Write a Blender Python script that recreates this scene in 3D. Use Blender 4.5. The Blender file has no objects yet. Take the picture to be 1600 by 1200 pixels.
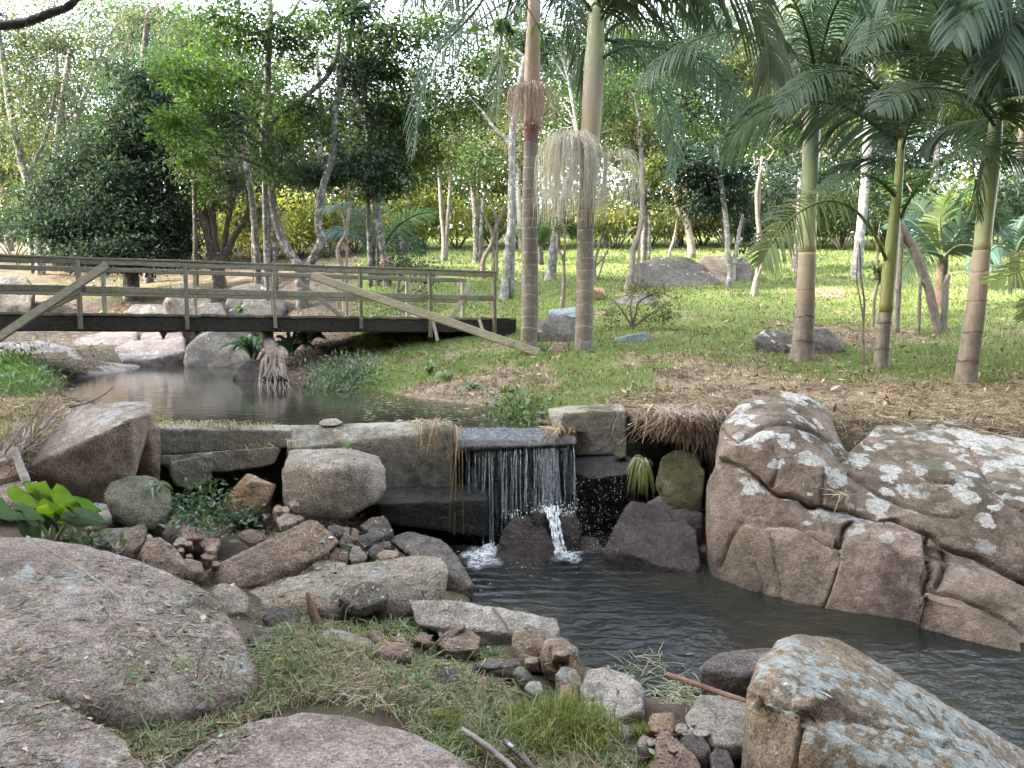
import bpy, bmesh, math, random
import numpy as np
from mathutils import Vector, noise as mnoise
from mathutils.bvhtree import BVHTree
rng = np.random.default_rng(7)
random.seed(7)
sc = bpy.context.scene
COL = sc.collection
# ---------------------------------------------------------------- camera model
F = 1164.0; EYE = 1.7; PITCH = math.atan(100.0 / F)
cP, sP = math.cos(PITCH), math.sin(PITCH)
def ray(px, py):
    x = (px - 800.0) / F; y = (600.0 - py) / F
    return np.array([x, cP + y * sP, -sP + y * cP])
def P(px, py, Y):                      # pixel + distance ahead of the camera -> world point
    r = ray(px, py); return np.array([0, 0, EYE]) + r * (Y / r[1])
def PZ(px, py, z):                     # pixel -> point on the level z
    r = ray(px, py); return np.array([0, 0, EYE]) + r * ((z - EYE) / r[2])
def PX(n, Y): return n * Y / F
def proj(v):                           # world -> pixel, vectorised
    v = np.atleast_2d(v); d = v - np.array([0, 0, EYE])
    f = d[:, 1] * cP - d[:, 2] * sP; u = d[:, 1] * sP + d[:, 2] * cP
    return 800 + F * d[:, 0] / f, 600 - F * u / f, f
cam = bpy.data.cameras.new('camera'); camo = bpy.data.objects.new('camera', cam); COL.objects.link(camo)
camo.location = (0, 0, EYE); camo.rotation_euler = (math.pi / 2 - PITCH, 0, 0)
cam.sensor_width = 36; cam.lens = 36 * F / 1600; cam.clip_end = 2000; cam.clip_start = 0.05
sc.camera = camo
# ---------------------------------------------------------------- object helpers
def tag(o, label=None, cat=None, group=None, kind=None):
    if label: o['label'] = label
    if cat: o['category'] = cat
    if group: o['group'] = group
    if kind: o['kind'] = kind
    return o
def empty(name, loc, label=None, cat=None, group=None):
    o = bpy.data.objects.new(name, None); COL.objects.link(o); o.location = loc
    o.empty_display_size = .1
    return tag(o, label, cat, group)
def link(name, me, mat=None, parent=None, loc=None):
    o = bpy.data.objects.new(name, me); COL.objects.link(o)
    if mat is not None and not me.materials: me.materials.append(mat)
    if parent: o.parent = parent
    if loc is not None: o.location = loc
    return o
def copy_tree(o, parent=None):
    c = o.copy(); COL.objects.link(c)
    if parent: c.parent = parent
    for ch in o.children: copy_tree(ch, c)
    return c
class MB:                              # mesh builder: verts, faces of any size, colour per vertex
    def __init__(s): s.v = []; s.f = []; s.c = []; s.n = 0; s.has = False
    def add(s, v, f, col=None):
        v = np.asarray(v, float).reshape(-1, 3)
        f = np.asarray(f, int)
        s.v.append(v); s.f.append(f + s.n); s.n += len(v)
        if col is None: col = (1, 1, 1)
        c = np.asarray(col, float)
        if c.ndim == 1: c = np.tile(c, (len(v), 1))
        else: s.has = True
        s.c.append(c)
        return s
    def mesh(s, name, off=(0, 0, 0), smooth=True):
        me = bpy.data.meshes.new(name)
        if not s.v: return me
        v = np.vstack(s.v) - np.asarray(off, float)
        me.vertices.add(len(v)); me.vertices.foreach_set('co', v.ravel())
        li = np.concatenate([f.ravel() for f in s.f])
        tot = np.concatenate([np.full(len(f), f.shape[1]) for f in s.f])
        st = np.concatenate([[0], np.cumsum(tot)[:-1]])
        me.loops.add(len(li)); me.loops.foreach_set('vertex_index', li.astype(np.int32))
        me.polygons.add(len(tot)); me.polygons.foreach_set('loop_start', st.astype(np.int32))
        me.polygons.foreach_set('loop_total', tot.astype(np.int32))
        c = np.vstack(s.c)
        at = me.color_attributes.new('Col', 'FLOAT_COLOR', 'POINT')
        at.data.foreach_set('color', np.hstack([c, np.ones((len(c), 1))]).astype(np.float32).ravel())
        me.update(calc_edges=True)
        me.polygons.foreach_set('use_smooth', [smooth] * len(me.polygons))
        return me
    def link(s, name, mat, parent=None, off=None, smooth=True, loc=None):
        if off is None: off = parent.matrix_world.translation if False else (_world(parent) if parent else (0, 0, 0))
        return link(name, s.mesh(name, off, smooth), mat, parent, loc)
def _world(o):
    p = np.array(o.location)
    while o.parent: o = o.parent; p = p + np.array(o.location)
    return p
def norm(a): return a / (np.linalg.norm(a, axis=-1, keepdims=True) + 1e-9)
def spline(pts, n):                    # Catmull-Rom through rows of pts (any width)
    p = np.asarray(pts, float)
    if len(p) == 2:
        t = np.linspace(0, 1, n)[:, None]; return p[0] * (1 - t) + p[1] * t
    q = np.vstack([2 * p[0] - p[1], p, 2 * p[-1] - p[-2]])
    s = np.linspace(0, len(p) - 1 - 1e-6, n); i = s.astype(int); t = (s - i)[:, None]
    a, b, c, d = q[i], q[i + 1], q[i + 2], q[i + 3]
    return .5 * (2 * b + (c - a) * t + (2 * a - 5 * b + 4 * c - d) * t ** 2 + (3 * b - a - 3 * c + d) * t ** 3)
def tube(mb, pts, rad, k=8, col=None, cap=True):
    p = np.asarray(pts, float); n = len(p); r = np.broadcast_to(np.asarray(rad, float), (n,))
    t = norm(np.gradient(p, axis=0))
    ref = np.array([0.13, .97, .2]) if abs(t[:, 2]).mean() > .6 else np.array([0.05, .1, 1.])
    a = norm(np.cross(t, ref)); b = np.cross(t, a)
    th = np.linspace(0, 2 * np.pi, k, endpoint=False)
    v = p[:, None] + r[:, None, None] * (np.cos(th)[None, :, None] * a[:, None] + np.sin(th)[None, :, None] * b[:, None])
    v = v.reshape(-1, 3)
    i = np.arange(n - 1)[:, None] * k; j = np.arange(k)[None]; j2 = (j + 1) % k
    f = np.stack([i + j, i + j2, i + k + j2, i + k + j], -1).reshape(-1, 4)
    c = None
    if col is not None:
        col = np.asarray(col, float); c = np.repeat(col, k, 0) if col.ndim == 2 else col
    if c is not None and np.ndim(c) == 1: c = np.tile(c, (len(v), 1))
    mb.add(v, f, c)
    if cap:
        base = mb.n - len(v)
        mb.f.append(np.array([list(range(k))[::-1]]) + base)
        mb.f.append(np.array([[(n - 1) * k + q for q in range(k)]]) + base)
def strands(mb, paths, rad, col=None, k=3):     # many thin tubes at once: paths (m,n,3)
    p = np.asarray(paths, float); m, n, _ = p.shape
    t = norm(np.gradient(p, axis=1)); ref = norm(rng.normal(size=(m, 1, 3)))
    a = norm(np.cross(t, ref)); b = np.cross(t, a)
    th = np.linspace(0, 2 * np.pi, k, endpoint=False)
    r = np.broadcast_to(np.asarray(rad, float), (m, n)) if np.ndim(rad) != 1 else np.broadcast_to(np.asarray(rad)[:, None], (m, n))
    r = r * np.linspace(1, .55, n)[None]
    v = p[:, :, None] + r[:, :, None, None] * (np.cos(th)[None, None, :, None] * a[:, :, None] + np.sin(th)[None, None, :, None] * b[:, :, None])
    base = (np.arange(m) * n * k)[:, None, None]; i = (np.arange(n - 1) * k)[None, :, None]; j = np.arange(k)[None, None]
    j2 = (j + 1) % k
    f = np.stack([base + i + j, base + i + j2, base + i + k + j2, base + i + k + j], -1).reshape(-1, 4)
    c = np.ones((m, 3)) if col is None else np.broadcast_to(np.asarray(col, float), (m, 3))
    mb.add(v.reshape(-1, 3), f, np.repeat(c, n * k, 0))
def leaves(mb, c, d, L, W, col, fold=.25, up=None):   # one folded diamond per leaf
    n = len(c); d = norm(d)
    up = rng.normal(size=(n, 3)) + np.array([0, 0, 1.2]) if up is None else up
    s = norm(np.cross(d, up)); nn = np.cross(s, d)
    L = np.broadcast_to(L, (n,))[:, None]; W = np.broadcast_to(W, (n,))[:, None]
    v = np.stack([c, c + d * L * .45 + s * W * .5 + nn * W * fold, c + d * L, c + d * L * .45 - s * W * .5 + nn * W * fold], 1)
    f = np.arange(4 * n).reshape(n, 4)
    f = np.concatenate([f[:, [0, 1, 2]], f[:, [0, 2, 3]]])
    mb.add(v.reshape(-1, 3), f, np.repeat(col, 4, 0))
def blades(mb, p, h, w, lean, col, seg=True, tipcol=None):  # grass blades, bent over
    n = len(p); az = rng.uniform(0, 2 * np.pi, n)
    dirv = np.stack([np.cos(az), np.sin(az), np.zeros(n)], 1); side = np.stack([-np.sin(az + rng.normal(0, .6, n)), np.cos(az), np.zeros(n)], 1)
    h = np.broadcast_to(h, (n,))[:, None]; w = np.broadcast_to(w, (n,))[:, None]; lean = np.broadcast_to(lean, (n,))[:, None]
    z = np.array([0, 0, 1.])
    m = p + z * h * .6 + dirv * h * lean * .35
    t = p + z * h * np.clip(1 - .5 * lean, .1, 1) + dirv * h * lean
    v = np.stack([p - side * w * .5, p + side * w * .5, m + side * w * .4, m - side * w * .4, t], 1).reshape(-1, 3)
    b = np.arange(n)[:, None] * 5
    mb.add(v, np.concatenate([b + [0, 1, 2, 3]]), np.repeat(col, 5, 0))
    mb.f.append((b + [3, 2, 4]) + (mb.n - len(v)))
def vary(base, n, amt=.25, hue=.055):
    base = np.asarray(base, float)
    if base.ndim == 1: base = base[None]
    c = base[rng.integers(0, len(base), n)]
    return np.clip(c * np.exp(rng.normal(0, amt, (n, 1))) * np.exp(rng.normal(0, hue, (n, 3))), 0, 1)
# ---------------------------------------------------------------- materials
class G:
    def __init__(s, name):
        s.m = bpy.data.materials.new(name); s.m.use_nodes = True; s.t = s.m.node_tree; s.t.nodes.clear()
        s.out = s.t.nodes.new('ShaderNodeOutputMaterial')
    def n(s, typ, ins=None, **kw):
        nd = s.t.nodes.new(typ)
        for k, v in kw.items(): setattr(nd, k, v)
        for k, v in (ins or {}).items(): s.set(nd.inputs[k], v)
        return nd
    def set(s, inp, v):
        if isinstance(v, bpy.types.NodeSocket): s.t.links.new(v, inp)
        elif isinstance(v, bpy.types.Node): s.t.links.new(v.outputs[0], inp)
        else:
            if inp.type == 'RGBA' and len(v) == 3: v = (*v, 1)
            inp.default_value = v
    def noise(s, vec, scale, detail=4, rough=.55, dist=0, col=False):
        nd = s.n('ShaderNodeTexNoise', {'Vector': vec, 'Scale': scale, 'Detail': detail, 'Roughness': rough, 'Distortion': dist})
        return nd.outputs['Color' if col else 0]
    def math(s, op, a, b=0., c=0., clamp=False):
        nd = s.n('ShaderNodeMath', operation=op); nd.use_clamp = clamp
        s.set(nd.inputs[0], a); s.set(nd.inputs[1], b); s.set(nd.inputs[2], c); return nd.outputs[0]
    def step(s, v, lo, hi, a=0., b=1.):
        nd = s.n('ShaderNodeMapRange', {'Value': v, 'From Min': lo, 'From Max': hi, 'To Min': a, 'To Max': b}, interpolation_type='SMOOTHSTEP'); return nd.outputs[0]
    def mix(s, f, a, b, mode='MIX'):
        nd = s.n('ShaderNodeMix', data_type='RGBA', blend_type=mode)
        s.set(nd.inputs[0], f); s.set(nd.inputs[6], a); s.set(nd.inputs[7], b); return nd.outputs[2]
    def bump(s, h, strength=.5, dist=.02, nrm=None):
        nd = s.n('ShaderNodeBump', {'Height': h, 'Strength': strength, 'Distance': dist})
        if nrm is not None: s.set(nd.inputs['Normal'], nrm)
        return nd.outputs[0]
    def bsdf(s, **kw):
        nd = s.n('ShaderNodeBsdfPrincipled')
        for k, v in kw.items(): s.set(nd.inputs[k.replace('_', ' ')], v)
        s.t.links.new(nd.outputs[0], s.out.inputs[0]); return s.m
    def surf(s, sh):
        s.set(s.out.inputs[0], sh); return s.m
    def co(s, rand=True):
        tc = s.n('ShaderNodeTexCoord').outputs['Object']
        if not rand: return tc
        oi = s.n('ShaderNodeObjectInfo').outputs['Random']
        v = s.n('ShaderNodeVectorMath', operation='SCALE'); v.inputs[0].default_value = (37, 53, 71); s.set(v.inputs[3], oi)
        a = s.n('ShaderNodeVectorMath', operation='ADD'); s.set(a.inputs[0], tc); s.set(a.inputs[1], v.outputs[0]); return a.outputs[0]
def rock_mat(name, c1, c2, stain=(.05, .035, .025), st=.55, lichen=0., lcol=(.42, .43, .40), lscale=6., moss=0., mcol=(.07, .08, .025),
             wet=0., speck=.5, scale=1., orange=0., top=.25, zl=None, ros=0.):
    g = G(name); co = g.co(); nz = g.n('ShaderNodeSeparateXYZ', {0: g.n('ShaderNodeNewGeometry').outputs['Normal']}).outputs[2]
    base = g.mix(g.step(g.noise(co, 2.3 * scale, 6, .6), .38, .64), c1, c2)
    base = g.mix(g.step(g.noise(co, 14 * scale, 6, .7), .38, .66, 0, .7), base, tuple(.5 * x for x in c1)); base = g.mix(g.step(g.noise(co, 5 * scale, 8, .72, .5), .52, .66, 0, .6), base, tuple(.42 * x for x in c1))
    if orange: base = g.mix(g.step(g.noise(co, 1.7, 5, .6), .62 - orange * .3, .75 - orange * .2, 0, .8), base, (.34, .17, .065))
    base = g.mix(g.step(g.noise(co, 1.5 * scale, 9, .68, .4), 1.08 - st, 1.22 - st, 0, .8), base, stain)
    sp = g.noise(co, 95, 3, .7); sp2 = g.noise(co, 210, 2, .6)
    base = g.mix(1., base, g.n('ShaderNodeCombineColor', {0: g.step(sp, .3, .7, 1 - speck, 1 + speck), 1: g.step(sp, .3, .7, 1 - speck, 1 + speck), 2: g.step(sp, .3, .7, 1 - speck, 1 + speck)}), 'MULTIPLY')
    base = g.mix(g.step(sp2, .62, .7, 0, .45), base, (.55, .5, .46)); base = g.mix(g.step(sp2, .36, .28, 0, .6), base, (.03, .026, .024))
    big = g.noise(co, 3.2, 8, .7, .3); med = g.noise(co, 22, 8, .7); bh = g.math('MULTIPLY_ADD', med, .55, big)
    if lichen:
        ln = g.math('MULTIPLY_ADD', nz, top, g.noise(co, lscale, 9, .72, .3))
        vo = g.n('ShaderNodeTexVoronoi', {'Vector': g.mix(.12, co, g.noise(co, 14, 4, .7, col=True)), 'Scale': lscale * 2.2}).outputs['Distance']
        ln = g.math('MULTIPLY_ADD', vo, -.16, ln)
        lm = g.math('MULTIPLY', g.step(ln, .76 - lichen * .4, .79 - lichen * .4), g.step(g.noise(co, lscale * .28, 4), .42, .54))
        if ros:
            vr = g.n('ShaderNodeTexVoronoi', {'Vector': g.mix(.10, co, g.noise(co, 9, 5, .7, col=True)), 'Scale': ros, 'Randomness': 1.}).outputs['Distance']
            th = g.step(g.math('MULTIPLY_ADD', nz, top, g.noise(co, 1.6, 6, .65)), 1.02 - lichen, 1.42 - lichen, -.08, .78)
            dif = g.math('SUBTRACT', th, vr); lm = g.math('MULTIPLY', g.step(dif, 0, .07), g.step(g.noise(co, 48, 6, .75), .33, .47))
        if zl: lm = g.math('MULTIPLY', lm, g.step(g.math('MULTIPLY_ADD', g.noise(co, 5, 5, .7), .5, g.n('ShaderNodeSeparateXYZ', {0: g.co(False)}).outputs[2]), zl[0] + .25, zl[1] + .25))
        lc = g.mix(g.step(g.noise(co, 40, 5, .7), .35, .65), lcol, tuple(.55 * x for x in lcol))
        base = g.mix(g.math('MULTIPLY', lm, .9), base, lc)
    if moss:
        mn = g.math('MULTIPLY_ADD', nz, .2, g.noise(co, 2.6, 8, .7))
        base = g.mix(g.step(mn, .85 - moss * .45, 1.0 - moss * .45, 0, .85), base, g.mix(g.noise(co, 60, 3), mcol, tuple(.45 * x for x in mcol)))
    rough = .88
    if wet: base = g.mix(wet, base, (.40, .37, .36), 'MULTIPLY'); rough = g.step(g.noise(co, 14, 6, .7), .35, .65, .16, .55)
    return g.bsdf(Base_Color=base, Roughness=rough, Specular_IOR_Level=.3 if not wet else .4, Normal=g.bump(g.math('MULTIPLY_ADD', sp, .16, bh), .9, .06))
R_PINK = rock_mat('granite_pink', (.29, .22, .168), (.38, .295, .23), st=.52, lichen=.2, moss=.3)
R_GREY = rock_mat('granite_grey', (.27, .225, .175), (.36, .315, .25), st=.52, lichen=.15, orange=.12)
R_GREEN = rock_mat('stone_greenish', (.19, .18, .13), (.27, .25, .185), moss=.3, st=.45)
R_BROWN = rock_mat('stone_brown', (.235, .17, .12), (.32, .24, .175), st=.52, orange=.16)
R_ORANGE = rock_mat('stone_orange', (.30, .19, .11), (.37, .26, .165), st=.45, orange=.35)
R_RED = rock_mat('stone_reddish', (.29, .175, .135), (.34, .23, .175), st=.48)
R_DARK = rock_mat('stone_dark', (.10, .085, .075), (.17, .145, .125), st=.5)
R_WET = rock_mat('stone_wet', (.075, .055, .048), (.20, .14, .125), wet=1., st=.5, scale=3., speck=.8)
R_MOSSY = rock_mat('stone_mossy', (.13, .12, .06), (.17, .14, .075), moss=.75, st=.5)
R_BIG = rock_mat('boulder_pink_lichen', (.19, .15, .105), (.28, .21, .17), st=.60, ros=8., lichen=.46, lcol=(.55, .55, .51), lscale=8., moss=.42, mcol=(.085, .075, .03), top=.32, zl=(.95, 1.4), speck=.3)
R_CORNER = rock_mat('boulder_tan_lichen', (.22, .17, .11), (.30, .24, .17), st=.54, lichen=.50, lcol=(.42, .455, .425), lscale=13., ros=22., orange=.4, top=.30, zl=(.12, .34))
R_FORE = rock_mat('rock_fore', (.285, .222, .18), (.385, .315, .265), st=.55, lichen=.12, speck=.55)
R_PALE = rock_mat('granite_pale', (.33, .29, .235), (.42, .38, .32), st=.42)
R_LAWN = rock_mat('rock_lawn', (.11, .10, .088), (.185, .17, .15), st=.58, ros=7., lichen=.42, moss=.3, lcol=(.5, .51, .5))
R_STREAM = rock_mat('rock_stream', (.17, .14, .125), (.265, .23, .215), st=.5, lichen=.1)
R_CONC = rock_mat('concrete_weathered', (.30, .27, .21), (.40, .37, .30), st=.54, moss=.4, stain=(.07, .06, .042), speck=.35, lichen=.15)
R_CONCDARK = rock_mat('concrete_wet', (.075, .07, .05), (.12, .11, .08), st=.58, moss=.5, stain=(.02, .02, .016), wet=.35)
def leaf_mat(name, trans=.42, gloss=.06):
    g = G(name); c = g.n('ShaderNodeAttribute', attribute_name='Col').outputs['Color']
    tc = g.mix(1., c, (1.35, 1.35, .75), 'MULTIPLY')
    d = g.n('ShaderNodeBsdfDiffuse', {'Color': c}); t = g.n('ShaderNodeBsdfTranslucent', {'Color': tc})
    m = g.n('ShaderNodeMixShader', {0: trans, 1: d.outputs[0], 2: t.outputs[0]})
    gl = g.n('ShaderNodeBsdfGlossy', {'Color': (.8, .85, .85, 1), 'Roughness': .5})
    return g.surf(g.n('ShaderNodeMixShader', {0: gloss, 1: m.outputs[0], 2: gl.outputs[0]}))
LEAF = leaf_mat('leaf', .42, .02); FROND = leaf_mat('palm_leaf', .35, .018); GRASS = leaf_mat('grass_blade', .35, .03); STRAW = leaf_mat('dry_straw', .15, .02)
BIGLEAF = leaf_mat('broad_leaf', .45, .08)
def bark_mat(name, c1, c2, lichen=.0, sc_=1., lcol=(.5, .52, .5)):
    g = G(name); co = g.co(); s = g.n('ShaderNodeMapping', {'Vector': co, 'Scale': (1, 1, .35)}).outputs[0]
    b = g.mix(g.step(g.noise(s, 14 * sc_, 7, .7), .35, .65), c1, c2)
    b = g.mix(g.step(g.noise(co, 3, 5), .5, .7, 0, .6), b, tuple(.5 * x for x in c1))
    if lichen: b = g.mix(g.step(g.noise(co, 9, 7, .7), .66 - .3 * lichen, .72 - .3 * lichen, 0, .9), b, lcol)
    return g.bsdf(Base_Color=b, Roughness=.9, Specular_IOR_Level=.2, Normal=g.bump(g.noise(s, 30, 6, .7), .7, .03))
B_DARK = bark_mat('bark_dark', (.075, .06, .05), (.14, .12, .10), .25)
B_LICHEN = bark_mat('bark_lichen', (.085, .075, .06), (.15, .135, .115), .5, lcol=(.30, .31, .285))
B_PALE = bark_mat('bark_pale', (.16, .135, .11), (.25, .22, .19), .3, lcol=(.34, .34, .32))
B_WHITE = bark_mat('bark_white', (.13, .125, .115), (.22, .215, .205), .45, lcol=(.34, .35, .33))
B_TAN = bark_mat('bark_tan', (.15, .12, .095), (.24, .20, .165), .2, lcol=(.32, .32, .3))
B_DRIFT = bark_mat('driftwood', (.24, .205, .17), (.36, .32, .28))
B_RUST = bark_mat('branch_reddish', (.17, .10, .07), (.23, .15, .11))
def palm_bark(name, c1, c2, ringcol, freq, red=None):
    g = G(name); co = g.co(False); sep = g.n('ShaderNodeSeparateXYZ', {0: co}); z = sep.outputs[2]
    b = g.mix(g.step(g.noise(co, 6, 6, .7), .35, .65), c1, c2)
    zz = g.math('MULTIPLY_ADD', g.noise(co, .9, 2), .5, g.math('MULTIPLY_ADD', g.noise(co, 3, 3), .06, z))
    fr = g.math('FRACT', g.math('MULTIPLY', zz, freq)); ring = g.step(g.math('ABSOLUTE', g.math('SUBTRACT', fr, .5)), .07, .02)
    b = g.mix(g.math('MULTIPLY', ring, g.step(g.noise(co, 10, 4), .35, .55)), b, ringcol)
    sm = g.n('ShaderNodeMapping', {'Vector': co, 'Scale': (1, 1, .12)}).outputs[0]
    b = g.mix(g.step(g.noise(sm, 60, 4, .7), .4, .7, 0, .45), b, tuple(.5 * x for x in c1))
    b = g.mix(g.step(g.noise(co, 28, 6, .75), .6, .68, 0, .55), b, (.42, .42, .38))
    if red: b = g.mix(g.step(z, red[0], red[1]), b, red[2])
    return g.bsdf(Base_Color=b, Roughness=.85, Specular_IOR_Level=.25, Normal=g.bump(g.math('MULTIPLY_ADD', ring, -.6, g.noise(sm, 50, 4)), .5, .015))
def smooth_mat(name, stops, axis=2, rough=.5, spec=.4):     # stops: (z, colour) up the object's own axis, for a palm's crownshaft
    g = G(name); co = g.co(False); z = g.n('ShaderNodeSeparateXYZ', {0: co}).outputs[axis]
    z = g.math('MULTIPLY_ADD', g.noise(co, 2.5, 4), .25, z); b = stops[0][1]
    for (z0, _), (z1, c) in zip(stops, stops[1:]): b = g.mix(g.step(z, z0 + .12, z1 + .12), b, c)
    sm = g.n('ShaderNodeMapping', {'Vector': co, 'Scale': (1, 1, .1)}).outputs[0]
    b = g.mix(g.step(g.noise(sm, 40, 5, .7), .45, .75, 0, .35), b, (.12, .10, .055))
    return g.bsdf(Base_Color=b, Roughness=rough, Specular_IOR_Level=spec, Normal=g.bump(g.noise(sm, 40, 4), .2, .01))
def wood_mat(name, c1, c2, green=.3):
    g = G(name); co = g.co(); s = g.n('ShaderNodeMapping', {'Vector': co, 'Scale': (.18, 1, 1)}).outputs[0]
    b = g.mix(g.step(g.noise(s, 38, 6, .7), .35, .65), c1, c2); rv = g.n('ShaderNodeMapRange', {'Value': g.n('ShaderNodeObjectInfo').outputs['Random'], 'To Min': .7, 'To Max': 1.25}).outputs[0]
    b = g.mix(1., b, g.n('ShaderNodeCombineColor', {0: rv, 1: rv, 2: rv}), 'MULTIPLY')
    b = g.mix(g.step(g.noise(co, 2.6, 7, .7), .55, .72, 0, .7), b, tuple(.35 * x for x in c1))
    b = g.mix(g.step(g.noise(co, 4.5, 6, .7), .66 - green * .25, .76 - green * .25, 0, .6), b, (.13, .135, .07))
    return g.bsdf(Base_Color=b, Roughness=.85, Specular_IOR_Level=.2, Normal=g.bump(g.noise(s, 45, 5), .45, .012))
W_RAIL = wood_mat('timber_rail', (.15, .14, .10), (.24, .22, .165), .5)
W_BRACE = wood_mat('timber_brace', (.19, .17, .115), (.28, .25, .17), .4)
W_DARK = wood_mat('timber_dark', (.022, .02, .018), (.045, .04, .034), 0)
W_DECK = wood_mat('timber_deck', (.16, .14, .11), (.24, .21, .165), .3)
def plain(name, c, rough=.7, var=.25, spec=.3):
    g = G(name); co = g.co(); b = g.mix(g.step(g.noise(co, 7, 6, .7), .35, .65), c, tuple(x * (1 - var) for x in c))
    return g.bsdf(Base_Color=b, Roughness=rough, Specular_IOR_Level=spec, Normal=g.bump(g.noise(co, 50, 5), .3, .01))
# ================================================================ TERRAIN
def pts(l): return [P(*q) for q in l]
UP = pts([(1255,562,9.5),(1375,580,8.8),(1510,600,8.0),(915,548,10.5),(825,541,10.8),(1150,600,7.6),(1050,632,6.7),(1300,662,6.0),(1480,655,6.0),(1600,670,5.6),
    (1150,640,6.6),(900,600,8.5),(850,640,7.1),(750,585,9.8),(790,507,13.4),(1150,460,16),(1000,446,18),(1460,522,12),(700,405,26),(1000,390,30),(1350,388,28),(1600,402,24),
    (1590,470,15),(1590,540,10),(560,400,28),(620,565,11.2),(560,552,12),(0,655,6.4),(60,640,6.9),(0,612,8.6),(30,572,11),(100,548,14),(200,528,17),(330,515,18.5),
    (330,450,21),(100,445,23),(480,420,19),(600,478,16),(660,512,13.2),(700,480,16),(420,500,17),(950,500,13),(1300,520,11.4),(1100,560,9.4),(1000,585,8.6),(0,420,24)])
UP += [np.array(q, float) for q in [(60,40,6),(-60,40,5.5),(0,60,9),(60,90,12),(-60,90,12),(0,120,14),(60,20,3),(-60,15,2.2),(40,5,2),(-40,3,1.4),(10,6,1.15),(10,10,1.4),
    (-9,6.4,.95),(-2,5.8,.85),(0,6.0,.8),(1,6.3,.85),(-14,11,1.35),(200,150,18),(-200,150,18),(0,300,22),(200,0,5),(-200,0,4)]]
LO = [PZ(*q) for q in [(150,850,.30),(300,850,.22),(420,800,.20),(450,860,.15),(560,860,.10),(640,900,.05),(500,960,.20),(650,1005,.17),(450,1050,.26),(600,1100,.26),(850,1090,.12),
    (900,1180,.14),(1050,1160,.10),(1150,1160,.05),(20,800,.42),(700,960,.08),(520,830,.14),(230,830,.25),(760,1020,.13),(930,1100,.08),(60,1120,.30),(700,1180,.16),(300,1180,.22)]]
LO += [np.array(q, float) for q in [(-6,3,.55),(-3,1,.3),(0,.5,.12),(2,.2,.18),(-6,0,.4),(3.5,.9,.15),(-8,6,.85),(-4.2,5.6,.55),(-2.5,5.6,.25),(-1,5.6,.1),(6,5.2,.7),(10,5.2,.9),(2,4.8,-.3),(3,4.2,-.3),(2.6,5,-.1),(4,4.4,-.2),
    (0,-6,.4),(10,-6,.8),(-10,-6,.8),(60,-10,2),(-60,-10,2),(200,-100,5),(-200,-100,5),(6,.5,.3),(10,1,.5)]]
class RBF:
    def __init__(s, p, lin=1e-3):
        p = np.array(p); s.c = p[:, :2]; n = len(p)
        d = np.linalg.norm(s.c[:, None] - s.c[None], axis=-1)
        A = np.zeros((n + 3, n + 3)); A[:n, :n] = d + lin * np.eye(n) * -1; A[:n, n] = 1; A[:n, n + 1:] = s.c; A[n, :n] = 1; A[n + 1:, :n] = s.c.T
        s.w = np.linalg.solve(A, np.concatenate([p[:, 2], [0, 0, 0]]))
    def __call__(s, x, y):
        q = np.stack([x, y], -1); n = len(s.c)
        d = np.linalg.norm(q[:, None] - s.c[None], axis=-1)
        return d @ s.w[:n] + s.w[n] + q @ s.w[n + 1:]
rU, rL = RBF(UP, .15), RBF(LO, .15)
def sstep(a, b, x):
    t = np.clip((x - a) / (b - a), 0, 1); return t * t * (3 - 2 * t)
def sdpoly(poly, x, y):
    p = np.asarray(poly)[:, :2]; d = np.full(x.shape, 1e9); ins = np.zeros(x.shape, bool)
    for a, b in zip(p, np.roll(p, -1, 0)):
        e = b - a; wx, wy = x - a[0], y - a[1]; t = np.clip((wx * e[0] + wy * e[1]) / (e @ e), 0, 1)
        d = np.minimum(d, np.hypot(wx - t * e[0], wy - t * e[1]))
        cnd = ((a[1] > y) != (b[1] > y)) & (x < (b[0] - a[0]) * (y - a[1]) / (b[1] - a[1] + 1e-12) + a[0]); ins ^= cnd
    return np.where(ins, -d, d)
WU, WL = .80, 0.0
POOL_U = [PZ(px, py, WU) for px, py in [(76,617),(110,598),(190,573),(255,566),(290,556),(400,562),(440,596),(520,609),(605,611),(650,622),(745,632),(800,652),(858,663)]]
POOL_U += [np.array(q) for q in [(.55,6.1,.8),(-.5,6.02,.8),(-2.7,6.02,.8),(-3.1,6.6,.8)]]
POOL_L = [PZ(px, py, WL) for px, py in [(735,938),(800,962),(880,985),(915,1045),(1005,1085),(1080,1105),(1165,1105)]]
POOL_L += [np.array(q) for q in [(1.3,2.5,0),(2.6,1.9,0),(6,1.0,0),(12,-1,0),(12,3.2,0),(5,4.3,0),(3.2,4.7,0),(2,5.1,0)]]
POOL_L += [PZ(px, py, WL) for px, py in [(1115,870)]]
POOL_L += [np.array(q) for q in [(1.0,5.9,0),(.4,6.15,0),(-.8,6.1,0),(-1.1,5.7,0),(-.55,5.2,0)]]
def dam_y(x): return np.interp(x, [-9, -4.4, -2.9, .7, .98, 1.05, 1.62, 1.75, 2.2, 4, 8], [4.4, 5.7, 6.15, 6.25, 6.25, 6.9, 6.9, 6.1, 5.75, 5.35, 5.2])
def dam_w(x): return np.interp(x, [-9, -4.4, -3.0, 1.6, 3, 8], [1.6, .9, .12, .12, .3, .5])
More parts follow.
